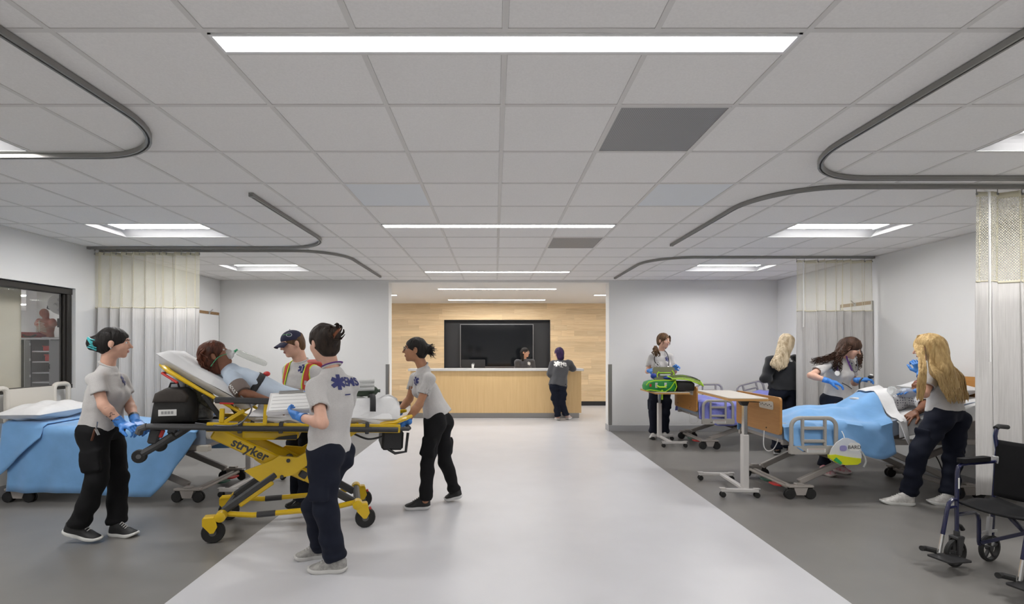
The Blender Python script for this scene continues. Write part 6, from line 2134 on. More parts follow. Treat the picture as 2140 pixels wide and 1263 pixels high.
glove(o, J, 'R', (-.9, -.1, .1), (.1, -.3, .9), curl=.5)
g = head_grid(J, 1.06)
hair_cap(g, o['L'], o['R'], 1.06, .014, fringe=.045)
g.ell(o['L'](-.01, -.112, .03), (.062, .055, .066), None, .03)
L_ = o['L']
st = []
rg = random.Random(2)
for k in range(18):
    a = rg.uniform(0, 6.28)
    c0 = L_(-.01 + .03 * math.cos(a), -.13, .035 + .035 * math.sin(a))
    st.append(smooth_path([L_(.04 * math.cos(a), -.08, .03 + .05 * math.sin(a)), c0, L_(-.01 + .055 * math.cos(a + .9), -.155, .045 + .055 * math.sin(a + .9)), L_(.05 * math.cos(a + 1.5), -.150 - rg.uniform(0, .02), .04 + .05 * math.sin(a + 1.5))]))
hr = hair_obj(o, g, H_DARK, strands(st, .012, seed=5), seed=6)
MB().tube([L_(.02, -.165, .065), L_(-.005, -.18, .05), L_(-.03, -.165, .02), L_(-.03, -.15, .0)], [.008, .012, .012, .008], 8, flat=.5).build('claw_clip', mat('tortoise acetate', (.16, .05, .02), .3), hr, world=True)
nb = J['neck'] + o['up'] * .022
f_, s_ = o['fwd'], o['right']
MB().tube([nb + s_ * .067 * math.cos(a) + f_ * .067 * math.sin(a) - V(0, 0, .025 * math.sin(a)) for a in [math.radians(x) for x in range(-200, 21, 15)]], .010, 8, flat=.35).build('lanyard', mat('purple lanyard', (.14, .04, .27), .6), o['root'], world=True)
hit = star_of_life(.055)
project_print(o['root'], o['shirt'], o['sv'], o['sf'], 708, 799, o['up'], *hit, M_BLUEPRINT, 'back_emblem')
lettering(o, 'EMS', 731, 800, .088, M_BLUEPRINT, 'back_lettering', sx=.95, bold=.003)
project_print(o['root'], o['shirt'], o['sv'], o['sf'], 727, 825, o['up'], [(-.03, -.004, 0), (.03, -.004, 0), (.03, .004, 0), (-.03, .004, 0)], [(0, 1, 2, 3)], M_BLUEPRINT, 'small_print')

# clipboard case she carries
A_, B_, C_ = P(565, 822, 3.62), P(618, 864, 3.33), P(655, 818, 3.72)
ux = (C_ - A_).normalized(); vy = (B_ - A_); vy = (vy - ux * vy.dot(ux)).normalized(); nn = ux.cross(vy).normalized()
if nn.z < 0: nn = -nn
t = thing('clipboard', 'aluminium clipboard case with white forms in the blue gloved hands', 'clipboard', tuple(A_), 0)
W_, H_ = .29, .34
def cb(a, b, c): return A_ + ux * a + vy * b + nn * c
def slab(a0, a1, b0, b1, c0, c1):
    m_ = MB(); m_.obox(cb((a0 + a1) / 2, (b0 + b1) / 2, (c0 + c1) / 2), ux, vy, nn, (a1 - a0) / 2, (b1 - b0) / 2, (c1 - c0) / 2, .002); return m_
slab(0, W_, 0, H_, -.028, 0).build('case', mat('pale case', (.62, .60, .59), .45), t, world=True)
pp = slab(.012, W_ - .012, .03, H_ - .01, .0005, .004).build('paper', mat('form paper', (.78, .78, .77), .7), t, world=True)
for k in range(4): slab(.025, W_ - .025, .09 + k * .065, .094 + k * .065, .0042, .0048).build('ruled_line', mat('grey print', (.25, .25, .26), .7), pp, world=True)
slab(.06, W_ - .06, -.002, .035, .004, .014).build('clip', M_STEEL, t, world=True)

# ---- man in the navy cap behind the stretcher
J = dict(head=P(611, 719, 4.76), hf=(-.68, -.73, -.22), hu=(-.2, -.1, 1), neck=P(628, 757, 4.82), shR=P(604, 774, 4.90), shL=P(661, 776, 4.72),
         elR=P(600, 826, 4.86), wrR=P(628, 838, 4.66), elL=P(677, 830, 4.66), wrL=P(654, 822, 4.45), pel=P(632, 873, 4.83),
         hipR=P(621, 890, 4.88), hipL=P(645, 890, 4.78), knR=P(620, 975, 4.80), anR=P(622, 1042, 4.86), knL=P(644, 975, 4.72), anL=P(632, 1046, 4.74))
report('3', J)
o = person('young man in navy cap and grey tee with red pack straps behind the stretcher', J, SK_FAIR, pants_m=NAVY, hem=.02, bulk=.96, male=True, seed=31, sleeve=.55,
           shoes=((P(642, 1061, 4.73), P(597, 1062, 4.72)), (P(655, 1055, 4.86), P(612, 1055, 4.84))), shoe_mats=SH_BOOT, hs=1.05)
collar(o, J, TEE, .07)
emblem(o, 632, 771, .045)
glove(o, J, 'R', (.6, -.6, -.1), (0, -.2, -1), curl=.5)
glove(o, J, 'L', (-.85, -.45, .1), (0, .0, -1), curl=.45)
g = head_grid(J, 1.05)
hair_cap(g, o['L'], o['R'], 1.05, .007, fringe=.055)
hair_obj(o, g, H_BROWN)
g = head_grid(J, 1.05, .005)
L_ = o['L']; R_ = o['R']
g.ell(L_(0, -.008, .045), [.086, .108, .086], R_, 0)
g.cut(L_(0, 0, .030), tuple(-(Vector(R_[2]) - Vector(R_[1]) * .10)))
cp = np_mesh('cap', [g.mesh()], mat('navy cap twill', (.018, .018, .05), .8), o['root'])
br = MB().grid(lambda u, v: L_((2 * u - 1) * .078 * (1 - .12 * v * v), .072 + .095 * v * math.sqrt(max(0, 1 - (2 * u - 1) ** 2 * .8)) * 1.0 + .025 * (1 - (2 * u - 1) ** 2) * (1 - v), .030 - .028 * v - .02 * (2 * u - 1) ** 2), 14, 8)
br.build('brim', MATS['navy cap twill'], cp, world=True, smooth=60, solid=.005)
rr = [L_(.045 + .022 * math.cos(a), .082 - .03 * math.cos(a), .078 + .02 * math.sin(a)) for a in [2 * math.pi * i / 18 for i in range(18)]]
MB().ell(L_(0, -.008, .132), (.006, .006, .004), 8, 6).build('button', MATS['navy cap twill'], cp, world=True)
cb_v, cb_f = cp.data, None
bv = np.array([tuple(v.co) for v in cp.data.vertices], dtype=np.float32) + np.array([J['pel'].x, J['pel'].y, 0], dtype=np.float32)
bf = np.array([tuple(p.vertices) for p in cp.data.polygons], dtype=np.int32)
ring_v = []; ring_f = []
for i in range(20):
    a = 2 * math.pi * i / 20
    ring_v += [(.022 * math.cos(a), .018 * math.sin(a), 0), (.027 * math.cos(a), .022 * math.sin(a), 0)]
for i in range(20): j = (i + 1) % 20; ring_f.append((2 * i, 2 * i + 1, 2 * j + 1, 2 * j))
project_print(o['root'], cp, bv, bf, 604, 700, (0, 0, 1), ring_v, ring_f, mat('pale thread', (.5, .5, .55), .7), 'cap_badge', off=.002)
project_print(o['root'], cp, bv, bf, 599, 700, (0, 0, 1), [(-.04, -.003, 0), (.035, -.003, 0), (.035, .003, 0), (-.04, .003, 0)], [(0, 1, 2, 3)], mat('green thread', (.1, .32, .12), .7), 'cap_stripe', off=.003)

# the red rescue pack on his back
up, f_, s_ = o['up'], o['fwd'], o['right']
midS = (J['shL'] + J['shR']) / 2
t = thing('rescue_pack', 'red rescue backpack with fluorescent yellow trim worn by the man in the cap', 'backpack', tuple(midS - f_ * .2), 0)
M_RPACK = mat('rescue red nylon', (.50, .045, .025), .6)
M_HIVIS = mat('fluorescent yellow', (.62, .85, .05), .6)
g = SDF(*bounds([midS - f_ * .2], .36), .012)
g.rbox(midS - f_ * .215 - up * .12, [.16, .085, .22], [tuple(s_), tuple(f_), tuple(up)], .05, 0)
np_mesh('pack_body', [g.mesh()], M_RPACK, t)
MB().tube([midS - f_ * .17 + up * .07 + s_ * (-.1), midS - f_ * .17 + up * .125 - s_ * .12, midS - f_ * .16 + up * .13 - s_ * .17, midS - f_ * .16 + up * .06 - s_ * .2], .012, 8).build('grab_loop', M_HIVIS, t, world=True)
bvh3 = BVHTree.FromPolygons([tuple(q) for q in o['sv'].tolist()], [tuple(q) for q in o['sf'].tolist()])
for q in (-1, 1):
    vs = []; rows_ = 12
    edge = [[], []]
    for i in range(rows_ + 1):
        f2 = i / rows_
        # path over the shoulder: from back, over the top, down the front
        ang = -1.0 + 2.2 * min(1, f2 * 1.6)
        down = max(0, f2 - .55) / .45 * .26
        c = midS + s_ * q * (.125 + .02 * f2) - up * .02
        d_ = (f_ * math.sin(ang) + up * math.cos(ang)).normalized()
        c = c - up * down
        if down > 0: d_ = (f_ * 1.0 + up * .12).normalized()
        for e, wv in enumerate((-.036, -.026, .026, .036)):
            p0 = c + s_ * wv * (1 if q > 0 else -1)
            h2 = bvh3.ray_cast(p0 + d_ * .4, -d_, .6)
            pt = (h2[0] if h2[0] is not None else p0 + d_ * .1) + d_ * .006
            vs.append(pt)
    def band(a, b, m_, nm, par=t):
        fs = [(i * 4 + a, i * 4 + b, (i + 1) * 4 + b, (i + 1) * 4 + a) for i in range(rows_)]
        return MB().add(vs, fs).build(nm, m_, par, world=True, smooth=60, solid=.008)
    st = band(1, 2, M_RPACK, 'shoulder_strap')
    band(0, 1, M_HIVIS, 'strap_trim', st); band(2, 3, M_HIVIS, 'strap_trim', st)

# ---- woman with glasses and curly ponytail pushing the foot end
J = dict(head=P(867, 731, 4.72), hf=(-1, -.14, .04), hu=(-.05, 0, 1), neck=P(884, 770, 4.74), shL=P(898, 792, 4.57), shR=P(868, 790, 4.88),
         elL=P(876, 846, 4.52), wrL=P(847, 884, 4.50), elR=P(856, 834, 4.93), wrR=P(829, 866, 4.84), pel=P(916, 868, 4.76),
         hipL=P(908, 886, 4.66), hipR=P(924, 884, 4.84), knL=P(894, 966, 4.62), anL=P(889, 1046, 4.67), knR=P(930, 964, 4.88), anR=P(951, 1026, 4.94))
report('4', J)
o = person('woman with glasses and curly ponytail leaning forward to push the stretcher foot end', J, SK_TAN, pants_m=BLACKP, hem=.0, bulk=.92, seed=41, sleeve=.60,
           shoes=((P(900, 1063, 4.70), P(843, 1065, 4.685)), (P(967, 1039, 4.95), P(929, 1048, 4.935))), shoe_mats=SH_BLACK, hs=1.0, leg_r=.96)
collar(o, J, TEE)
emblem(o, 869, 797, .042)
glove(o, J, 'L', (-.95, .1, -.32), (-.2, .3, -1), curl=.28, spread=.22, thumb=.2)
glove(o, J, 'R', (-.9, .1, -.4), (-.2, .3, -1), curl=.5)
g = head_grid(J, 1.0)
L_, R_ = o['L'], o['R']
hair_cap(g, L_, R_, 1.0, .008, fringe=.045)
g.ell(L_(0, -.125, .01), (.048, .048, .05), None, .02)
rg = random.Random(8); st = []
for k in range(70):
    a = rg.uniform(0, 6.28); b = rg.uniform(-.9, 1.0); r_ = rg.uniform(.055, .105)
    d_ = Vector(R_[1]) * (-abs(math.cos(b)) * .9) + Vector(R_[2]) * (math.sin(b) * .75 + .05) + Vector(R_[0]) * math.sin(a) * .7
    d_.normalize()
    p0 = L_(rg.uniform(-.02, .02), -.115, rg.uniform(-.02, .03))
    st.append([p0 + d_ * r_ * i / 6 - V(0, 0, .004 * (i / 6) ** 2 * 6) for i in range(7)])
hair_obj(o, g, H_BLACK, strands(st, .0065, seed=9, wave=.011, wl=.045))
M_GLASS = mat('black glasses frame', (.01, .01, .012), .3)
def glasses(o, L_, m):
    gl = MB()
    for q in (-1, 1):
        gl.tube([L_(q * .032 + .024 * math.cos(a), .105 - .012 * abs(math.cos(a)) * (1 if math.cos(a) * q > 0 else 0), .004 + .019 * math.sin(a)) for a in [2 * math.pi * i / 16 for i in range(16)]], .0026, 6, closed=True)
        gl.tube([L_(q * .056, .095, .010), L_(q * .076, .05, .012), L_(q * .082, -.008, .008)], .0026, 6)
    gl.tube([L_(-.009, .105, .008), L_(0, .107, .010), L_(.009, .105, .008)], .0024, 6)
    return gl.build('glasses', m, o['root'], world=True)
glasses(o, L_, M_GLASS)

# ---- woman behind the reception desk
J = dict(head=P(1097.5, 737, 12.10), hf=(.86, -.5, .02), hu=(.05, 0, 1), neck=P(1096, 751, 12.12), shR=P(1081.5, 757, 12.10), shL=P(1111.5, 757, 12.15),
         elR=P(1079, 780, 12.10), wrR=P(1090, 792, 11.90), elL=P(1115, 780, 12.15), wrL=P(1104, 792, 11.92), pel=P(1097, 797, 12.15),
         hipR=P(1090, 801, 12.15), hipL=P(1104, 801, 12.17), knR=P(1090, 832, 12.10), knL=P(1104, 832, 12.10), anR=P(1090, 860, 12.15), anL=P(1104, 860, 12.17))
report('5', J)
o = person('woman with long black hair and glasses standing behind the reception desk', J, SK_LIGHT, top='sweat', top_m=SWEAT, hem=.05, seed=51, hs=1.0,
           shoes=((P(1090, 859.4, 12.13), V(*P(1090, 859.4, 12.13)) + V(0, -.25, 0)), (P(1104, 859.4, 12.13), V(*P(1104, 859.4, 12.13)) + V(0, -.25, 0))))
for q in o['root'].children:
    pass
emblem(o, 1105.5, 760, .045, M_LABEL, SWEAT)
L_, R_ = o['L'], o['R']
g = head_grid(J, 1.0, .007, .2, (J['neck'],))
hair_cap(g, L_, R_, 1.0, .012, fringe=.04)
g.cone(L_(.0, -.07, .0), L_(-.06, -.10, -.20), .065, .045, .03); g.cone(L_(.05, -.05, 0), L_(.07, -.03, -.19), .035, .03, .03)
hair_obj(o, g, H_BLACK)
glasses(o, L_, M_CHROME)
for sd in 'LR':
    np_mesh('hand', [hand_mesh(J['wr' + sd], (0, -.9, -.2), (0, 0, -1), sd == 'R', .4, h=.005)], SK_LIGHT, o['root'])

# ---- purple-haired person leaning on the counter
J = dict(head=P(1168, 739, 10.62), hf=(-.35, .9, -.25), hu=(-.05, .15, 1), neck=P(1171, 753, 10.58), shL=P(1155.5, 760, 10.55), shR=P(1189, 759, 10.58),
         elL=P(1149, 782, 10.50), wrL=P(1165, 768.5, 10.72), elR=P(1198, 771, 10.60), wrR=P(1180, 768, 10.80), pel=P(1166, 803, 10.45),
         hipL=P(1157.5, 806, 10.45), hipR=P(1175, 806, 10.45), knL=P(1163, 843, 10.48), anL=P(1166, 871, 10.52), knR=P(1174, 842, 10.50), anR=P(1183, 868, 10.56))
report('6', J)
o = person('person with purple bob in charcoal EMS sweatshirt leaning on the counter', J, SK_FAIR, top='sweat', top_m=SWEAT, pants_m=NAVY, hem=.045, bulk=1.02, seed=61, hs=1.02, bust=False,
           shoes=((P(1167, 878.3, 10.56), P(1163, 876, 10.78)), (P(1185, 877.3, 10.62), P(1192, 874.5, 10.82))), shoe_mats=SH_PINK)
L_, R_ = o['L'], o['R']
g = head_grid(J, 1.02, .007, .2)
hair_cap(g, L_, R_, 1.02, .016, fringe=.04)
g.cone(L_(0, -.05, .02), L_(0, -.055, -.10), .085, .075, .03)
hair_obj(o, g, H_PURPLE)
for sd in 'LR':
    np_mesh('hand', [hand_mesh(J['wr' + sd], (-.7, .6, 0) if sd == 'R' else (.5, .8, 0), (0, 0, -1), sd == 'R', .3, h=.005)], SK_FAIR, o['root'])
vs, fs = star_of_life(.075)
project_print(o['root'], o['shirt'], o['sv'], o['sf'], 1164, 760, o['up'], vs, fs, M_LABEL, 'back_emblem')
lettering(o, 'EMS', 1175.5, 761, .115, M_LABEL, 'back_lettering', bold=.004)
lettering(o, 'A', 1173, 765.5, .03, M_LABEL, 'small_print', bold=.002)
project_print(o['root'], o['shirt'], o['sv'], o['sf'], 1173, 767.3, o['up'], [(-.04, -.004, 0), (.04, -.004, 0), (.04, .004, 0), (-.04, .004, 0)], [(0, 1, 2, 3)], M_LABEL, 'small_print')

# ---- woman with stethoscope at the green bag
J = dict(head=P(1387, 712, 8.42), hf=(.5, -.86, -.06), hu=(0, 0, 1), neck=P(1383, 736, 8.44), shR=P(1362, 747, 8.40), shL=P(1402, 746, 8.46),
         elR=P(1353, 777, 8.40), wrR=P(1358, 775, 8.17), elL=P(1410, 777, 8.40), wrL=P(1409, 769, 8.18), pel=P(1379, 806, 8.46),
         hipR=P(1369, 818, 8.46), hipL=P(1389, 818, 8.47), knR=P(1365, 865, 8.42), anR=P(1366, 905, 8.48), knL=P(1391, 863, 8.43), anL=P(1389, 904, 8.50))
report('7', J)
o = person('woman with stethoscope and brown ponytail unpacking the green bag', J, SK_FAIR, pants_m=NAVY, hem=.06, bulk=1.0, seed=71, sleeve=.72, brow=H_BROWN,
           shoes=((P(1367, 914.5, 8.52), P(1362, 918.5, 8.30)), (P(1388, 914.5, 8.52), P(1392, 918.5, 8.30))), shoe_mats=SH_WHITE, hs=1.05)
collar(o, J, TEE)
emblem(o, 1394, 751, .046)
glove(o, J, 'R', (.35, -.85, .1), (.7, .2, -.5), curl=.6)
glove(o, J, 'L', (.2, -.8, .3), (-.5, .3, -.6), curl=.6)
L_, R_ = o['L'], o['R']
g = head_grid(J, 1.05, .006, .16)
hair_cap(g, L_, R_, 1.05, .012, fringe=.035)
g.cone(L_(-.05, -.06, -.03), L_(-.075, -.03, -.11), .035, .03, .02)
pt0 = P(1370, 727, 8.30)
st = []; rg = random.Random(3)
for k in range(26):
    st.append(smooth_path([pt0 + V(rg.uniform(-.02, .02), rg.uniform(-.02, .02), .03), pt0 + V(-.02 + rg.uniform(-.04, .04), -.03, -.02), P(1371, 737, 8.24) + V(rg.uniform(-.07, .05), rg.uniform(-.03, .02), 0), P(1374, 744, 8.24) + V(rg.uniform(-.06, .05), rg.uniform(-.02, .02), rg.uniform(-.02, .02))]))
for q in (-1, 1):
    for k in range(3): st.append(smooth_path([L_(q * .03, .085, .085), L_(q * .075, .06, .03), L_(q * .078, .055, -.04 - .02 * k)]))
hair_obj(o, g, H_BROWN, strands(st, .011, seed=3, wave=.012, wl=.09))
st = MB()
f_, s_, up = o['fwd'], o['right'], o['up']
nk = J['neck']
pp_ = smooth_path([P(1376, 764, 8.20), P(1369, 757, 8.22), P(1368, 747, 8.25), P(1374, 738, 8.33), nk - f_ * .06 + up * .03, P(1391, 735, 8.37), P(1396, 745, 8.30), P(1398, 757, 8.27), P(1396, 768, 8.26)])
sto = st.tube(pp_, .0075, 7).build('stethoscope', M_BLACK, o['root'], world=True)
MB().lathe([(.022, -.006), (.022, .004), (.012, .009)], P(1396, 768.5, 8.25), (0, -1, .2), 14).build('chest_piece', M_CHROME, sto, world=True)
for dx in (-4, 4):
    MB().tube(smooth_path([P(1375, 757, 8.2), P(1375 + dx, 762, 8.18), P(1376 + dx * .6, 768, 8.18)]), .004, 6).build('ear_tube', M_CHROME, sto, world=True)

# ---- blonde standing by the far bed, back turned
J = dict(head=P(1642, 717, 7.05), hf=(.30, .93, -.15), hu=(.05, .1, 1), neck=P(1638, 742, 7.03), shL=P(1613, 755, 7.0), shR=P(1661, 752, 7.06),
         elL=P(1601, 790, 6.98), wrL=P(1621, 803, 7.17), elR=P(1670, 790, 7.05), wrR=P(1655, 800, 7.26), pel=P(1636, 812, 7.03),
         hipL=P(1624, 826, 7.02), hipR=P(1650, 826, 7.05), knL=P(1624, 885, 7.0), anL=P(1624, 938, 7.05), knR=P(1650, 885, 7.02), anR=P(1650, 938, 7.06))
report('8', J)
o = person('person with pale blonde hair in black EMS sweatshirt facing the far bed', J, SK_FAIR, top='sweat', top_m=mat('black sweatshirt fleece', (.018, .019, .023), .9, bump=.3, bscale=8, bdist=.02, sheen=.25), pants_m=NAVY, hem=.02, bulk=1.08, seed=81, bust=False,
           shoes=((P(1624, 951.5, 7.08), P(1626, 945, 7.33)), (P(1650, 951.5, 7.08), P(1653, 945, 7.33))), hs=1.05)
L_, R_ = o['L'], o['R']
g = head_grid(J, 1.05, .007, .24, (J['neck'] - V(0, 0, .2),))
hair_cap(g, L_, R_, 1.05, .014, fringe=.03)
g.cone(L_(0, -.05, .0), P(1632, 752, 6.92), .088, .07, .04)
rg = random.Random(13); st = []
for k in range(80):
    a = rg.uniform(-1, 1); e = rg.uniform(-1, 1)
    st.append(smooth_path([L_(a * .03, -.02, .122), L_(a * .088, -.075 - .035 * (1 - a * a), .03), P(1636 + a * 15, 740, 6.92 - .05 * (1 - a * a)), P(1630 + a * 17 + e * 2, 755, 6.83 + .04 * a * a), P(1627 + a * 16 + e * 3, 765 + e * 3, 6.81 + .05 * a * a), P(1624 + a * 8 + e * 4, 772 + e * 5 - 7 * a * a, 6.82 + .05 * a * a)]))
hair_obj(o, g, H_ASH, strands(st, .0125, seed=13, wave=.004))
for sd in 'LR':
    np_mesh('hand', [hand_mesh(J['wr' + sd], (.1, .9, -.1), (0, 0, -1), sd == 'R', .4, h=.005)], SK_FAIR, o['root'])
lettering(o, 'S', 1652, 753, .085, M_LABEL, 'back_lettering', sx=1.25, bold=.004)
lettering(o, 'EM', 1626, 754.5, .085, M_LABEL, 'back_lettering', sx=1.25, bold=.004)

# ---- woman with long curly brown hair at the manikin bed
J = dict(head=P(1778, 728, 6.03), hf=(.64, -.62, -.42), hu=(.34, -.25, .9), neck=P(1758, 750, 6.08), shR=P(1728, 763, 5.97), shL=P(1774, 761, 6.16),
         elR=P(1694, 785, 5.90), wrR=P(1733, 797, 5.76), elL=P(1786, 801, 6.16), wrL=P(1796, 794, 5.96), pel=P(1749, 830, 6.12),
         hipR=P(1737, 840, 6.08), hipL=P(1762, 840, 6.18), knR=P(1732, 912, 6.06), anR=P(1722, 976, 6.02), knL=P(1760, 912, 6.16), anL=P(1752, 972, 6.1))
report('9', J)
o = person('woman with long curly brown hair and purple lanyard bending over the manikin bed', J, SK_FAIR, pants_m=NAVY, hem=.005, bulk=.98, seed=91, sleeve=.62,
           shoes=((P(1712, 990, 6.02), P(1748, 998, 5.86)), (P(1742, 985, 6.13), P(1780, 993, 5.97))), shoe_mats=SH_RED, hs=1.04)
collar(o, J, TEE)
emblem(o, 1776, 763, .045)
glove(o, J, 'R', (.9, -.25, -.25), (.1, .3, -.9), curl=.5)
glove(o, J, 'L', (.93, -.3, .12), (-.1, .2, -.9), curl=.75)
L_, R_ = o['L'], o['R']
g = head_grid(J, 1.04, .006, .2, (J['neck'],))
hair_cap(g, L_, R_, 1.04, .018, fringe=.032, side=-.012)
g.cone(L_(-.03, -.07, .0), P(1748, 747, 5.98), .075, .05, .04)
rg = random.Random(17); st = []
for k in range(120):
    z_ = rg.random()
    e1, e2 = rg.uniform(-1, 1), rg.uniform(-1, 1)
    if z_ < .45:      # behind the right shoulder
        st.append(smooth_path([L_(-.02 + .02 * e1, -.01, .122), L_(.055 * e1, -.09, .05), P(1752 + 7 * e1, 738 + 5 * e2, 5.97), P(1735 + 10 * e1, 747 + 5 * e2, 5.92), P(1715 + 14 * e1, 753 + 6 * e2, 5.92), P(1704 + 12 * e1, 757 + 7 * e2, 5.93)]))
    elif z_ < .8:     # falling in front of the right shoulder
        st.append(smooth_path([L_(.02 * e1, .01, .122), L_(.085, -.02 + .03 * e1, .03), P(1757 + 6 * e1, 738, 5.91), P(1752 + 7 * e1, 752 + 3 * e2, 5.89), P(1750 + 9 * e1, 765 + 5 * e2, 5.90), P(1749 + 9 * e1, 774 + 6 * e2, 5.92)]))
    else:             # far side of the face
        st.append(smooth_path([L_(-.02, .04, .118), L_(-.08, .05 + .02 * e1, .03), P(1797 + 4 * e1, 742, 5.96), P(1795 + 5 * e1, 757 + 3 * e2, 5.97), P(1794 + 5 * e1, 770 + 6 * e2, 5.98)]))
hair_obj(o, g, H_CURL, strands(st, .0075, seed=19, wave=.014, wl=.07))
for (a, b, c) in ((P(1748, 742, 5.98), P(1749, 757, 5.91), P(1750, 778, 5.93)), (P(1768, 741, 6.03), P(1772, 755, 5.99), P(1781, 776, 6.0))):
    MB().tube(smooth_path([a, b, c]), .009, 6, flat=.3).build('lanyard', mat('purple lanyard', (.14, .04, .27), .6), o['root'], world=True)
MB().lathe([(.03, -.003), (.03, .003)], P(1749.5, 780.5, 5.89), (0, -1, .1), 18).build('round_badge', M_LABEL, o['root'], world=True)
pp_ = smooth_path([P(1776, 750, 5.97), P(1779, 764, 5.95), P(1785, 777, 5.95), P(1792, 774, 5.95), P(1791, 755, 5.95), P(1788, 744, 5.98)])
MB().tube(pp_, .006, 6).build('stethoscope', mat('grey rubber tube', (.12, .12, .13), .4), o['root'], world=True)
cord('black pressure cuff hose from the gloved hand down to the bed', [P(1803, 790, 5.90), P(1797, 797, 5.90), P(1796, 812, 5.88), P(1798, 830, 5.82)], .008, M_BLACK, 'hose', 'hose')
bb_ = thing('cuff_gauge', 'small black pressure gauge bulb in the blue gloved hand', 'gauge', tuple(P(1820, 788, 5.92)), 0)
MB().ell((0, 0, 0), (.035, .022, .022)).build('bulb', M_BLACK, bb_)
MB().lathe([(.018, -.006), (.018, .006)], (.005, -.0, .022), (0, -.4, 1), 14).build('dial', M_WHITE, bb_)
cord('thin dark cable held in the other gloved hand', [P(1760, 801, 5.72), P(1770, 806, 5.76), P(1780, 813, 5.82)], .005, M_BLACK, 'cable', 'cable')

# ---- long blonde hair, nearest on the right, back to the camera
J = dict(head=P(1938, 727, 4.82), hf=(-.52, .82, -.22), hu=(-.1, .1, 1), neck=P(1962, 768, 4.82), shL=P(1946, 791, 4.79), shR=P(1994, 788, 4.92),
         elL=P(1932, 824, 4.66), wrL=P(1923, 778, 4.86), elR=P(1962, 822, 5.18), wrR=P(1914, 818, 5.26), pel=P(1974, 858, 4.84),
         hipL=P(1960, 880, 4.79), hipR=P(1994, 880, 4.88), knL=P(1921, 946, 4.74), anL=P(1898, 1034, 4.85), knR=P(1992, 960, 4.90), anR=P(1984, 1034, 4.84))
report('10', J)
o = person('woman with very long golden hair leaning over the manikin, back to the camera', J, SK_FAIR, pants_m=NAVY, hem=.0, bulk=1.02, seed=101, bust=False, sleeve=.62,
           shoes=((P(1912, 1057, 4.80), P(1839, 1052, 4.88)), (P(1998, 1058, 4.79), P(1937, 1053, 4.87))), shoe_mats=SH_WHITE, hs=1.06, leg_r=1.05)
collar(o, J, TEE)
glove(o, J, 'L', (-.15, .25, .9), (.3, .8, .1), curl=1.1, spread=.02)
glove(o, J, 'R', (-.97, .05, -.05), (-.05, -.1, -1), curl=.25, thumb=.2)
L_, R_ = o['L'], o['R']
g = head_grid(J, 1.06, .006, .26, (J['neck'] - V(0, 0, .2),))
hair_cap(g, L_, R_, 1.06, .016, fringe=.022, side=-.015)
g.cone(L_(0, -.06, .0), P(1968, 775, 4.70), .088, .085, .05); g.cone(P(1968, 775, 4.70), P(1984, 805, 4.70), .085, .075, .04)
rg = random.Random(23); st = []
for k in range(170):
    a = rg.uniform(-1, 1); e = rg.uniform(-1, 1); e2 = rg.uniform(-1, 1)
    if k % 4 == 0:      # locks in front of the left shoulder
        st.append(smooth_path([L_(-.01 + .03 * e, .03, .124), L_(-.085 - .006 * e, .03 + .035 * e2, .02), P(1927 + 5 * e, 752, 4.72), P(1928 + 7 * e, 780, 4.625), P(1925 + 8 * e, 810 + 4 * e2, 4.60), P(1922 + 6 * e, 832 + 7 * e2, 4.60)]))
    else:
        st.append(smooth_path([L_(-.01 + .02 * a, -.01 + .04 * e, .126), L_(a * .09, -.075 - .03 * (1 - a * a), .03), P(1964 + a * 19 + e * 3, 758, 4.72 + .03 * a), P(1984 + a * 29, 785, 4.63 + .05 * a), P(1993 + a * 25 + e * 3, 812, 4.64 + .06 * a), P(1999 + a * 23 + e * 4, 828 + e2 * 6, 4.65 + .06 * a), P(2001 + a * 21 + e * 4, 836 + e2 * 8, 4.66 + .06 * a)]))
hair_obj(o, g, H_BLONDE, strands(st, .0115, seed=29, wave=.003, wl=.2, taper=.3))

# ================================================================== manikin patients
GOWN = mat('pale blue gown', (.48, .56, .66), .85, var=.06, vscale=8, bump=.35, bscale=9, bdist=.02)
GOWN2 = mat('spotted gown', (.60, .60, .61), .85, bump=.2, bscale=9)
def spots():
    nt = GOWN2.node_tree; b = nt.nodes['Principled BSDF']
    tc = nt.nodes.new('ShaderNodeTexCoord'); vo = nt.nodes.new('ShaderNodeTexVoronoi'); vo.inputs['Scale'].default_value = 38; vo.inputs['Randomness'].default_value = .15
    nt.links.new(tc.outputs['Object'], vo.inputs['Vector'])
    r = nt.nodes.new('ShaderNodeValToRGB'); r.color_ramp.interpolation = 'CONSTANT'
    r.color_ramp.elements[0].color = (.10, .10, .14, 1); r.color_ramp.elements[1].position = .27; r.color_ramp.elements[1].color = (.60, .60, .61, 1)
    nt.links.new(vo.outputs['Distance'], r.inputs['Fac']); nt.links.new(r.outputs['Color'], b.inputs['Base Color'])
spots()
def bkw(d, y, n): return litw(*bk(d, y, n))
J = dict(head=bkw(.50, 0, .245), hf=None, hu=None, neck=bkw(.37, 0, .185), shR=bkw(.27, -.165, .175), shL=bkw(.27, .165, .175),
         elR=litw(-.38, -.265, .275), wrR=litw(-.14, -.25, .20), elL=litw(-.36, .23, .28), wrL=litw(-.06, .10, .26), pel=litw(-.13, 0, .215),
         hipR=litw(-.11, -.09, .20), hipL=litw(-.11, .09, .20), knR=litw(.16, -.09, .24), knL=litw(.16, .09, .24), anR=litw(.58, -.08, .20), anL=litw(.58, .08, .20))
xl = SW.to_3x3() @ Vector((1, 0, 0))
J['hf'] = xl * .86 + V(0, 0, .5); J['hu'] = V(0, 0, .86) - xl * .5
o = person('manikin patient with auburn wig and oxygen mask strapped on the stretcher', J, SK_BROWN, top='tee', top_m=GOWN, legs=False, hem=.10, bulk=.98, seed=111, sleeve=.72, bust=False, group='manikin patients', name='patient_manikin', cat='manikin', brow=H_AUBURN)
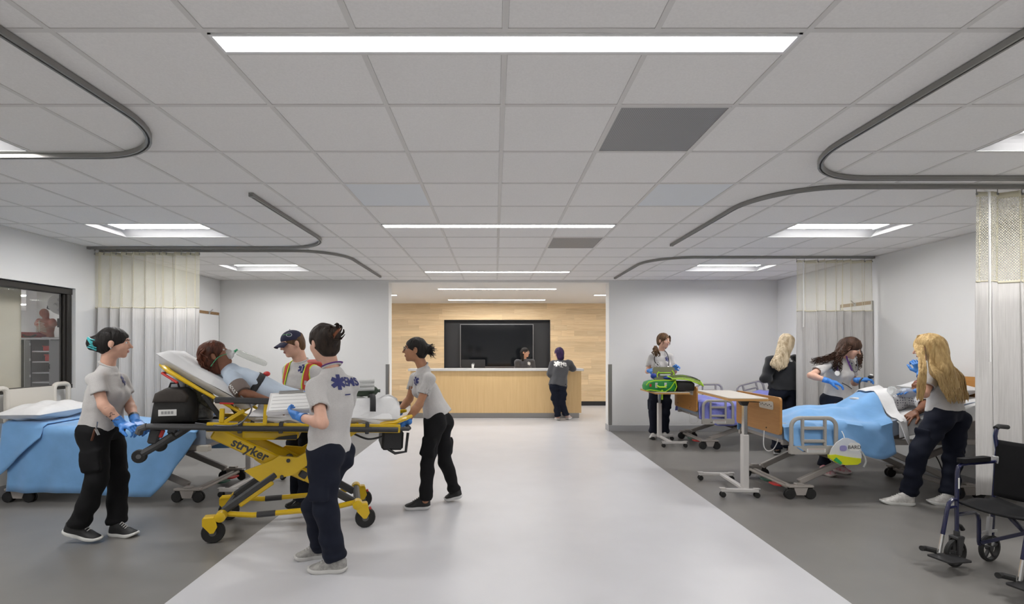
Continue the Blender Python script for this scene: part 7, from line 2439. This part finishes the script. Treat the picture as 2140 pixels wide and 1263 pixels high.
np_mesh('hand', [hand_mesh(J['wrR'], xl * .9 + V(0, 0, -.3), V(0, .3, -1), True, .4)], SK_BROWN, o['root'])
np_mesh('hand', [hand_mesh(J['wrL'], xl * .9 + V(0, 0, .1), V(0, .3, -1), False, .5)], SK_BROWN, o['root'])
L_, R_ = o['L'], o['R']
g = head_grid(J, 1.0, .006, .16)
hair_cap(g, L_, R_, 1.0, .022, fringe=.035)
g.cone(L_(0, -.07, -.02), L_(0, -.06, -.13), .07, .055, .03)
rg = random.Random(31); st = []
for k in range(60):
    a = rg.uniform(-1, 1); b = rg.uniform(0, 1)
    st.append(smooth_path([L_(a * .06, .03 - .07 * b, .115 - .02 * abs(a)), L_(a * .1, -.05 - .04 * b, .06), L_(a * .095, -.10 * b - .02, -.02), L_(a * .085, -.07 * b - .03, -.09)]))
hair_obj(o, g, H_AUBURN, strands(st, .012, seed=33, wave=.009, wl=.07))
# oxygen mask with green strap and reservoir bag
M_MASK = mat('clear mask vinyl', (.75, .78, .77), .15, alpha=.45)
t = thing('oxygen_mask', 'clear oxygen mask with green strap and reservoir bag on the stretcher patient', 'oxygen mask', tuple(L_(0, .1, -.03)), 0)
MB().lathe([(.046, 0), (.044, .018), (.034, .035), (.018, .045), (.014, .06)], L_(0, .078, -.042), Vector(R_[1]) - Vector(R_[2]) * .1, 16).build('mask_cup', M_MASK, t, world=True)
stp = smooth_path([L_(-.04, .085, -.035), L_(-.082, .02, -.03), L_(-.094, -.06, -.07)]); MB().tube(stp, .005, 6).build('green_strap', mat('green elastic', (.02, .28, .12), .6), t, world=True)
stp = smooth_path([L_(.04, .085, -.035), L_(.085, .02, -.032), L_(.094, -.06, -.07)]); MB().tube(stp, .0055, 6, flat=.5).build('green_strap', MATS['green elastic'], t, world=True)
MB().lathe([(.012, 0), (.012, .03)], L_(0, .135, -.045), Vector(R_[1]), 10).build('green_valve', MATS['green elastic'], t, world=True)
lump(MB(), [(0, -.03), (.08, -.05), (.2, -.04), (.26, 0), (.2, .04), (.08, .05), (0, .03)], L_(0, .15, -.055), xl * .9 + V(0, 0, -.42), SW.to_3x3() @ Vector((0, 1, 0)), .05).build('reservoir_bag', mat('clear bag film', (.72, .74, .68), .2, alpha=.5), t, world=True, smooth=60)
# blood pressure cuff and chest strap
t = thing('pressure_cuff', 'brown blood pressure cuff around the stretcher patient\'s arm', 'pressure cuff', tuple(J['elR']), 0)
ua = J['elR'] - J['shR']
MB().tube([J['shR'] + ua * .42, J['shR'] + ua * .55, J['shR'] + ua * .9, J['shR'] + ua * .98], [.066, .070, .068, .060], 16).build('cuff_wrap', mat('taupe cuff nylon', (.16, .125, .11), .7), t, world=True)
vs, fs = text_mesh('ADULT', .035, .0006)
d_ = ua.normalized()
c_ = J['shR'] + ua * .72 + V(-.02, -.07, 0)
MB().add(place_flat(vs, c_, d_, Vector((-d_.z, 0, d_.x)).normalized() if True else None), fs).build('cuff_print', M_LABEL, t, world=True, smooth=0)
hose = smooth_path([J['shR'] + ua * .9 + V(.02, -.06, -.03), litw(-.30, -.33, .16), litw(-.38, -.34, .04), litw(-.52, -.32, .02), litw(-.72, -.2, .02)])
MB().tube(hose, .006, 6).build('cuff_hose', mat('grey rubber tube', (.12, .12, .13), .4), t, world=True)
bvp = BVHTree.FromPolygons([tuple(q) for q in o['sv'].tolist()], [tuple(q) for q in o['sf'].tolist()])
vs = []; NS = 24
ax_s = (SW.to_3x3() @ Vector((0, 1, 0)))
upn = (V(*bkw(.3, 0, 1)) - V(*bkw(.3, 0, 0))).normalized()
alongb = (V(*bkw(1, 0, 0)) - V(*bkw(0, 0, 0))).normalized()
for i in range(NS + 1):
    y = -.29 + .58 * i / NS
    for wv in (-.026, .026):
        p0 = V(*bkw(.06 + .10 * (i / NS) + wv, y, .6))
        h2 = bvp.ray_cast(p0, -upn, .8)
        vs.append((h2[0] + upn * .006) if h2[0] is not None else V(*bkw(.06 + .10 * (i / NS) + wv, y, .13)))
o2 = MB().add(vs, [(2 * i, 2 * i + 1, 2 * i + 3, 2 * i + 2) for i in range(NS)]).build('chest_strap', M_STRAP, smooth=60, solid=.005)
tag(o2, 'black chest strap buckled across the stretcher patient', 'strap')
bk_ = MB().ell(vs[NS] + upn * .012, (.03, .022, .022)).build('buckle', M_RED, o2)

# manikin in the right bed
zb = lambda x: ztB(x)
def BW(x, y, z): return V(BX + x, BYc + y, z)
J = dict(head=BW(1.86, .02, ztB(1.86) + .15), hf=(-.45, -.1, .9), hu=(.9, 0, .4), neck=BW(1.70, .0, ztB(1.7) + .10), shR=BW(1.60, .17, ztB(1.6) + .085), shL=BW(1.60, -.17, ztB(1.6) + .085),
         elL=P(1936, 847, 5.10), wrL=P(1913, 863, 5.04), elR=BW(1.36, .30, ztB(1.36) + .06), wrR=BW(1.15, .28, ztB(1.15) + .08), pel=BW(1.16, 0, ztB(1.16) + .065),
         hipR=BW(1.1, .09, .86), hipL=BW(1.1, -.09, .86), knR=BW(.7, .1, .86), knL=BW(.7, -.1, .86), anR=BW(.3, .1, .82), anL=BW(.3, -.1, .82))
o = person('brown manikin patient in a spotted gown lying in the nearer right bed', J, SK_BROWN, top='tee', top_m=GOWN2, legs=False, hem=.05, bulk=1.0, seed=121, sleeve=.80, bust=False, group='manikin patients', name='patient_manikin', cat='manikin', arm_r=1.12)
np_mesh('hand', [hand_mesh(J['wrL'], P(1893, 876, 5.02) - J['wrL'], V(0, .25, -1), False, .3, .14, .3, 1.08)], SK_BROWN, o['root'])
np_mesh('hand', [hand_mesh(J['wrR'], V(-1, 0, 0), V(0, 0, -1), True, .3)], SK_BROWN, o['root'])
jt = MB().tube([J['wrL'] + (J['elL'] - J['wrL']) * .04, J['wrL'] + (J['elL'] - J['wrL']) * .10], .034, 14).build('wrist_joint', SK_BROWN, o['root'], world=True)
t = thing('bag_valve_mask', 'clear resuscitator mask under the blonde woman\'s blue glove', 'resuscitator', tuple(P(1866, 817, 5.27)), 0)
MB().lathe([(.045, -.03), (.05, 0), (.035, .03), (.02, .06), (.018, .09)], (0, 0, 0), (1, 0, -.1), 16).build('mask_cup', M_MASK, t)
MB().lathe([(.02, .08), (.05, .11), (.055, .17), (.04, .22), (.015, .24)], (0, 0, -.008), (1, 0, -.1), 16).build('squeeze_bulb', mat('translucent silicone', (.55, .6, .68), .3, alpha=.6), t)

# anatomy torso behind the window
o = thing('anatomy_torso', 'red and white anatomical torso model standing on the grey cabinet', 'anatomy model', (kx(88) - .12, kY + .2, kz(710) + .032))
c0 = Vector((kx(88) - .12, kY + .2, kz(710) + .032)); hT = kz(650) - kz(710)
g = SDF(*bounds([c0, c0 + V(0, 0, hT)], .2), .009)
g.loft(c0, c0 + V(0, 0, hT * .68), (-.9, -.4, 0), (-.9, -.4, 0), [0, .3, .7, .9, 1], [.11, .10, .125, .12, .05], [.07, .07, .085, .07, .04], k=0)
g.cone(c0 + V(-.11, 0, hT * .60), c0 + V(-.13, 0, hT * .50), .045, .05, .03); g.cone(c0 + V(.11, 0, hT * .60), c0 + V(.13, 0, hT * .50), .045, .05, .03)
g.cone(c0 + V(0, 0, hT * .65), c0 + V(0, 0, hT * .80), .04, .04, .02); g.ell(c0 + V(-.01, -.02, hT * .88), (.055, .07, .075), None, .02)
np_mesh('torso', [g.mesh()], mat('muscle red model', (.50, .10, .06), .45, var=.5, vscale=9, col2=(.52, .30, .22)), o)
rb = MB()
for k in range(6):
    z = hT * (.26 + .055 * k)
    rb.tube([c0 + V(.10 * math.sin(a) - .03, -.085 * math.cos(a) - .005, z - .02 * abs(a)) for a in [x * .2 for x in range(-5, 6)]], .007, 6)
rb.tube([c0 + V(-.03, -.085, hT * .2), c0 + V(-.025, -.09, hT * .6)], .01, 6)
rb.build('ribs', mat('bone white', (.68, .63, .52), .5), o, world=True)['kind'] = 'stuff'
MB().bb(-.14, .14, -.1, .1, -.0, .012).build('base_plate', M_CABE, o)
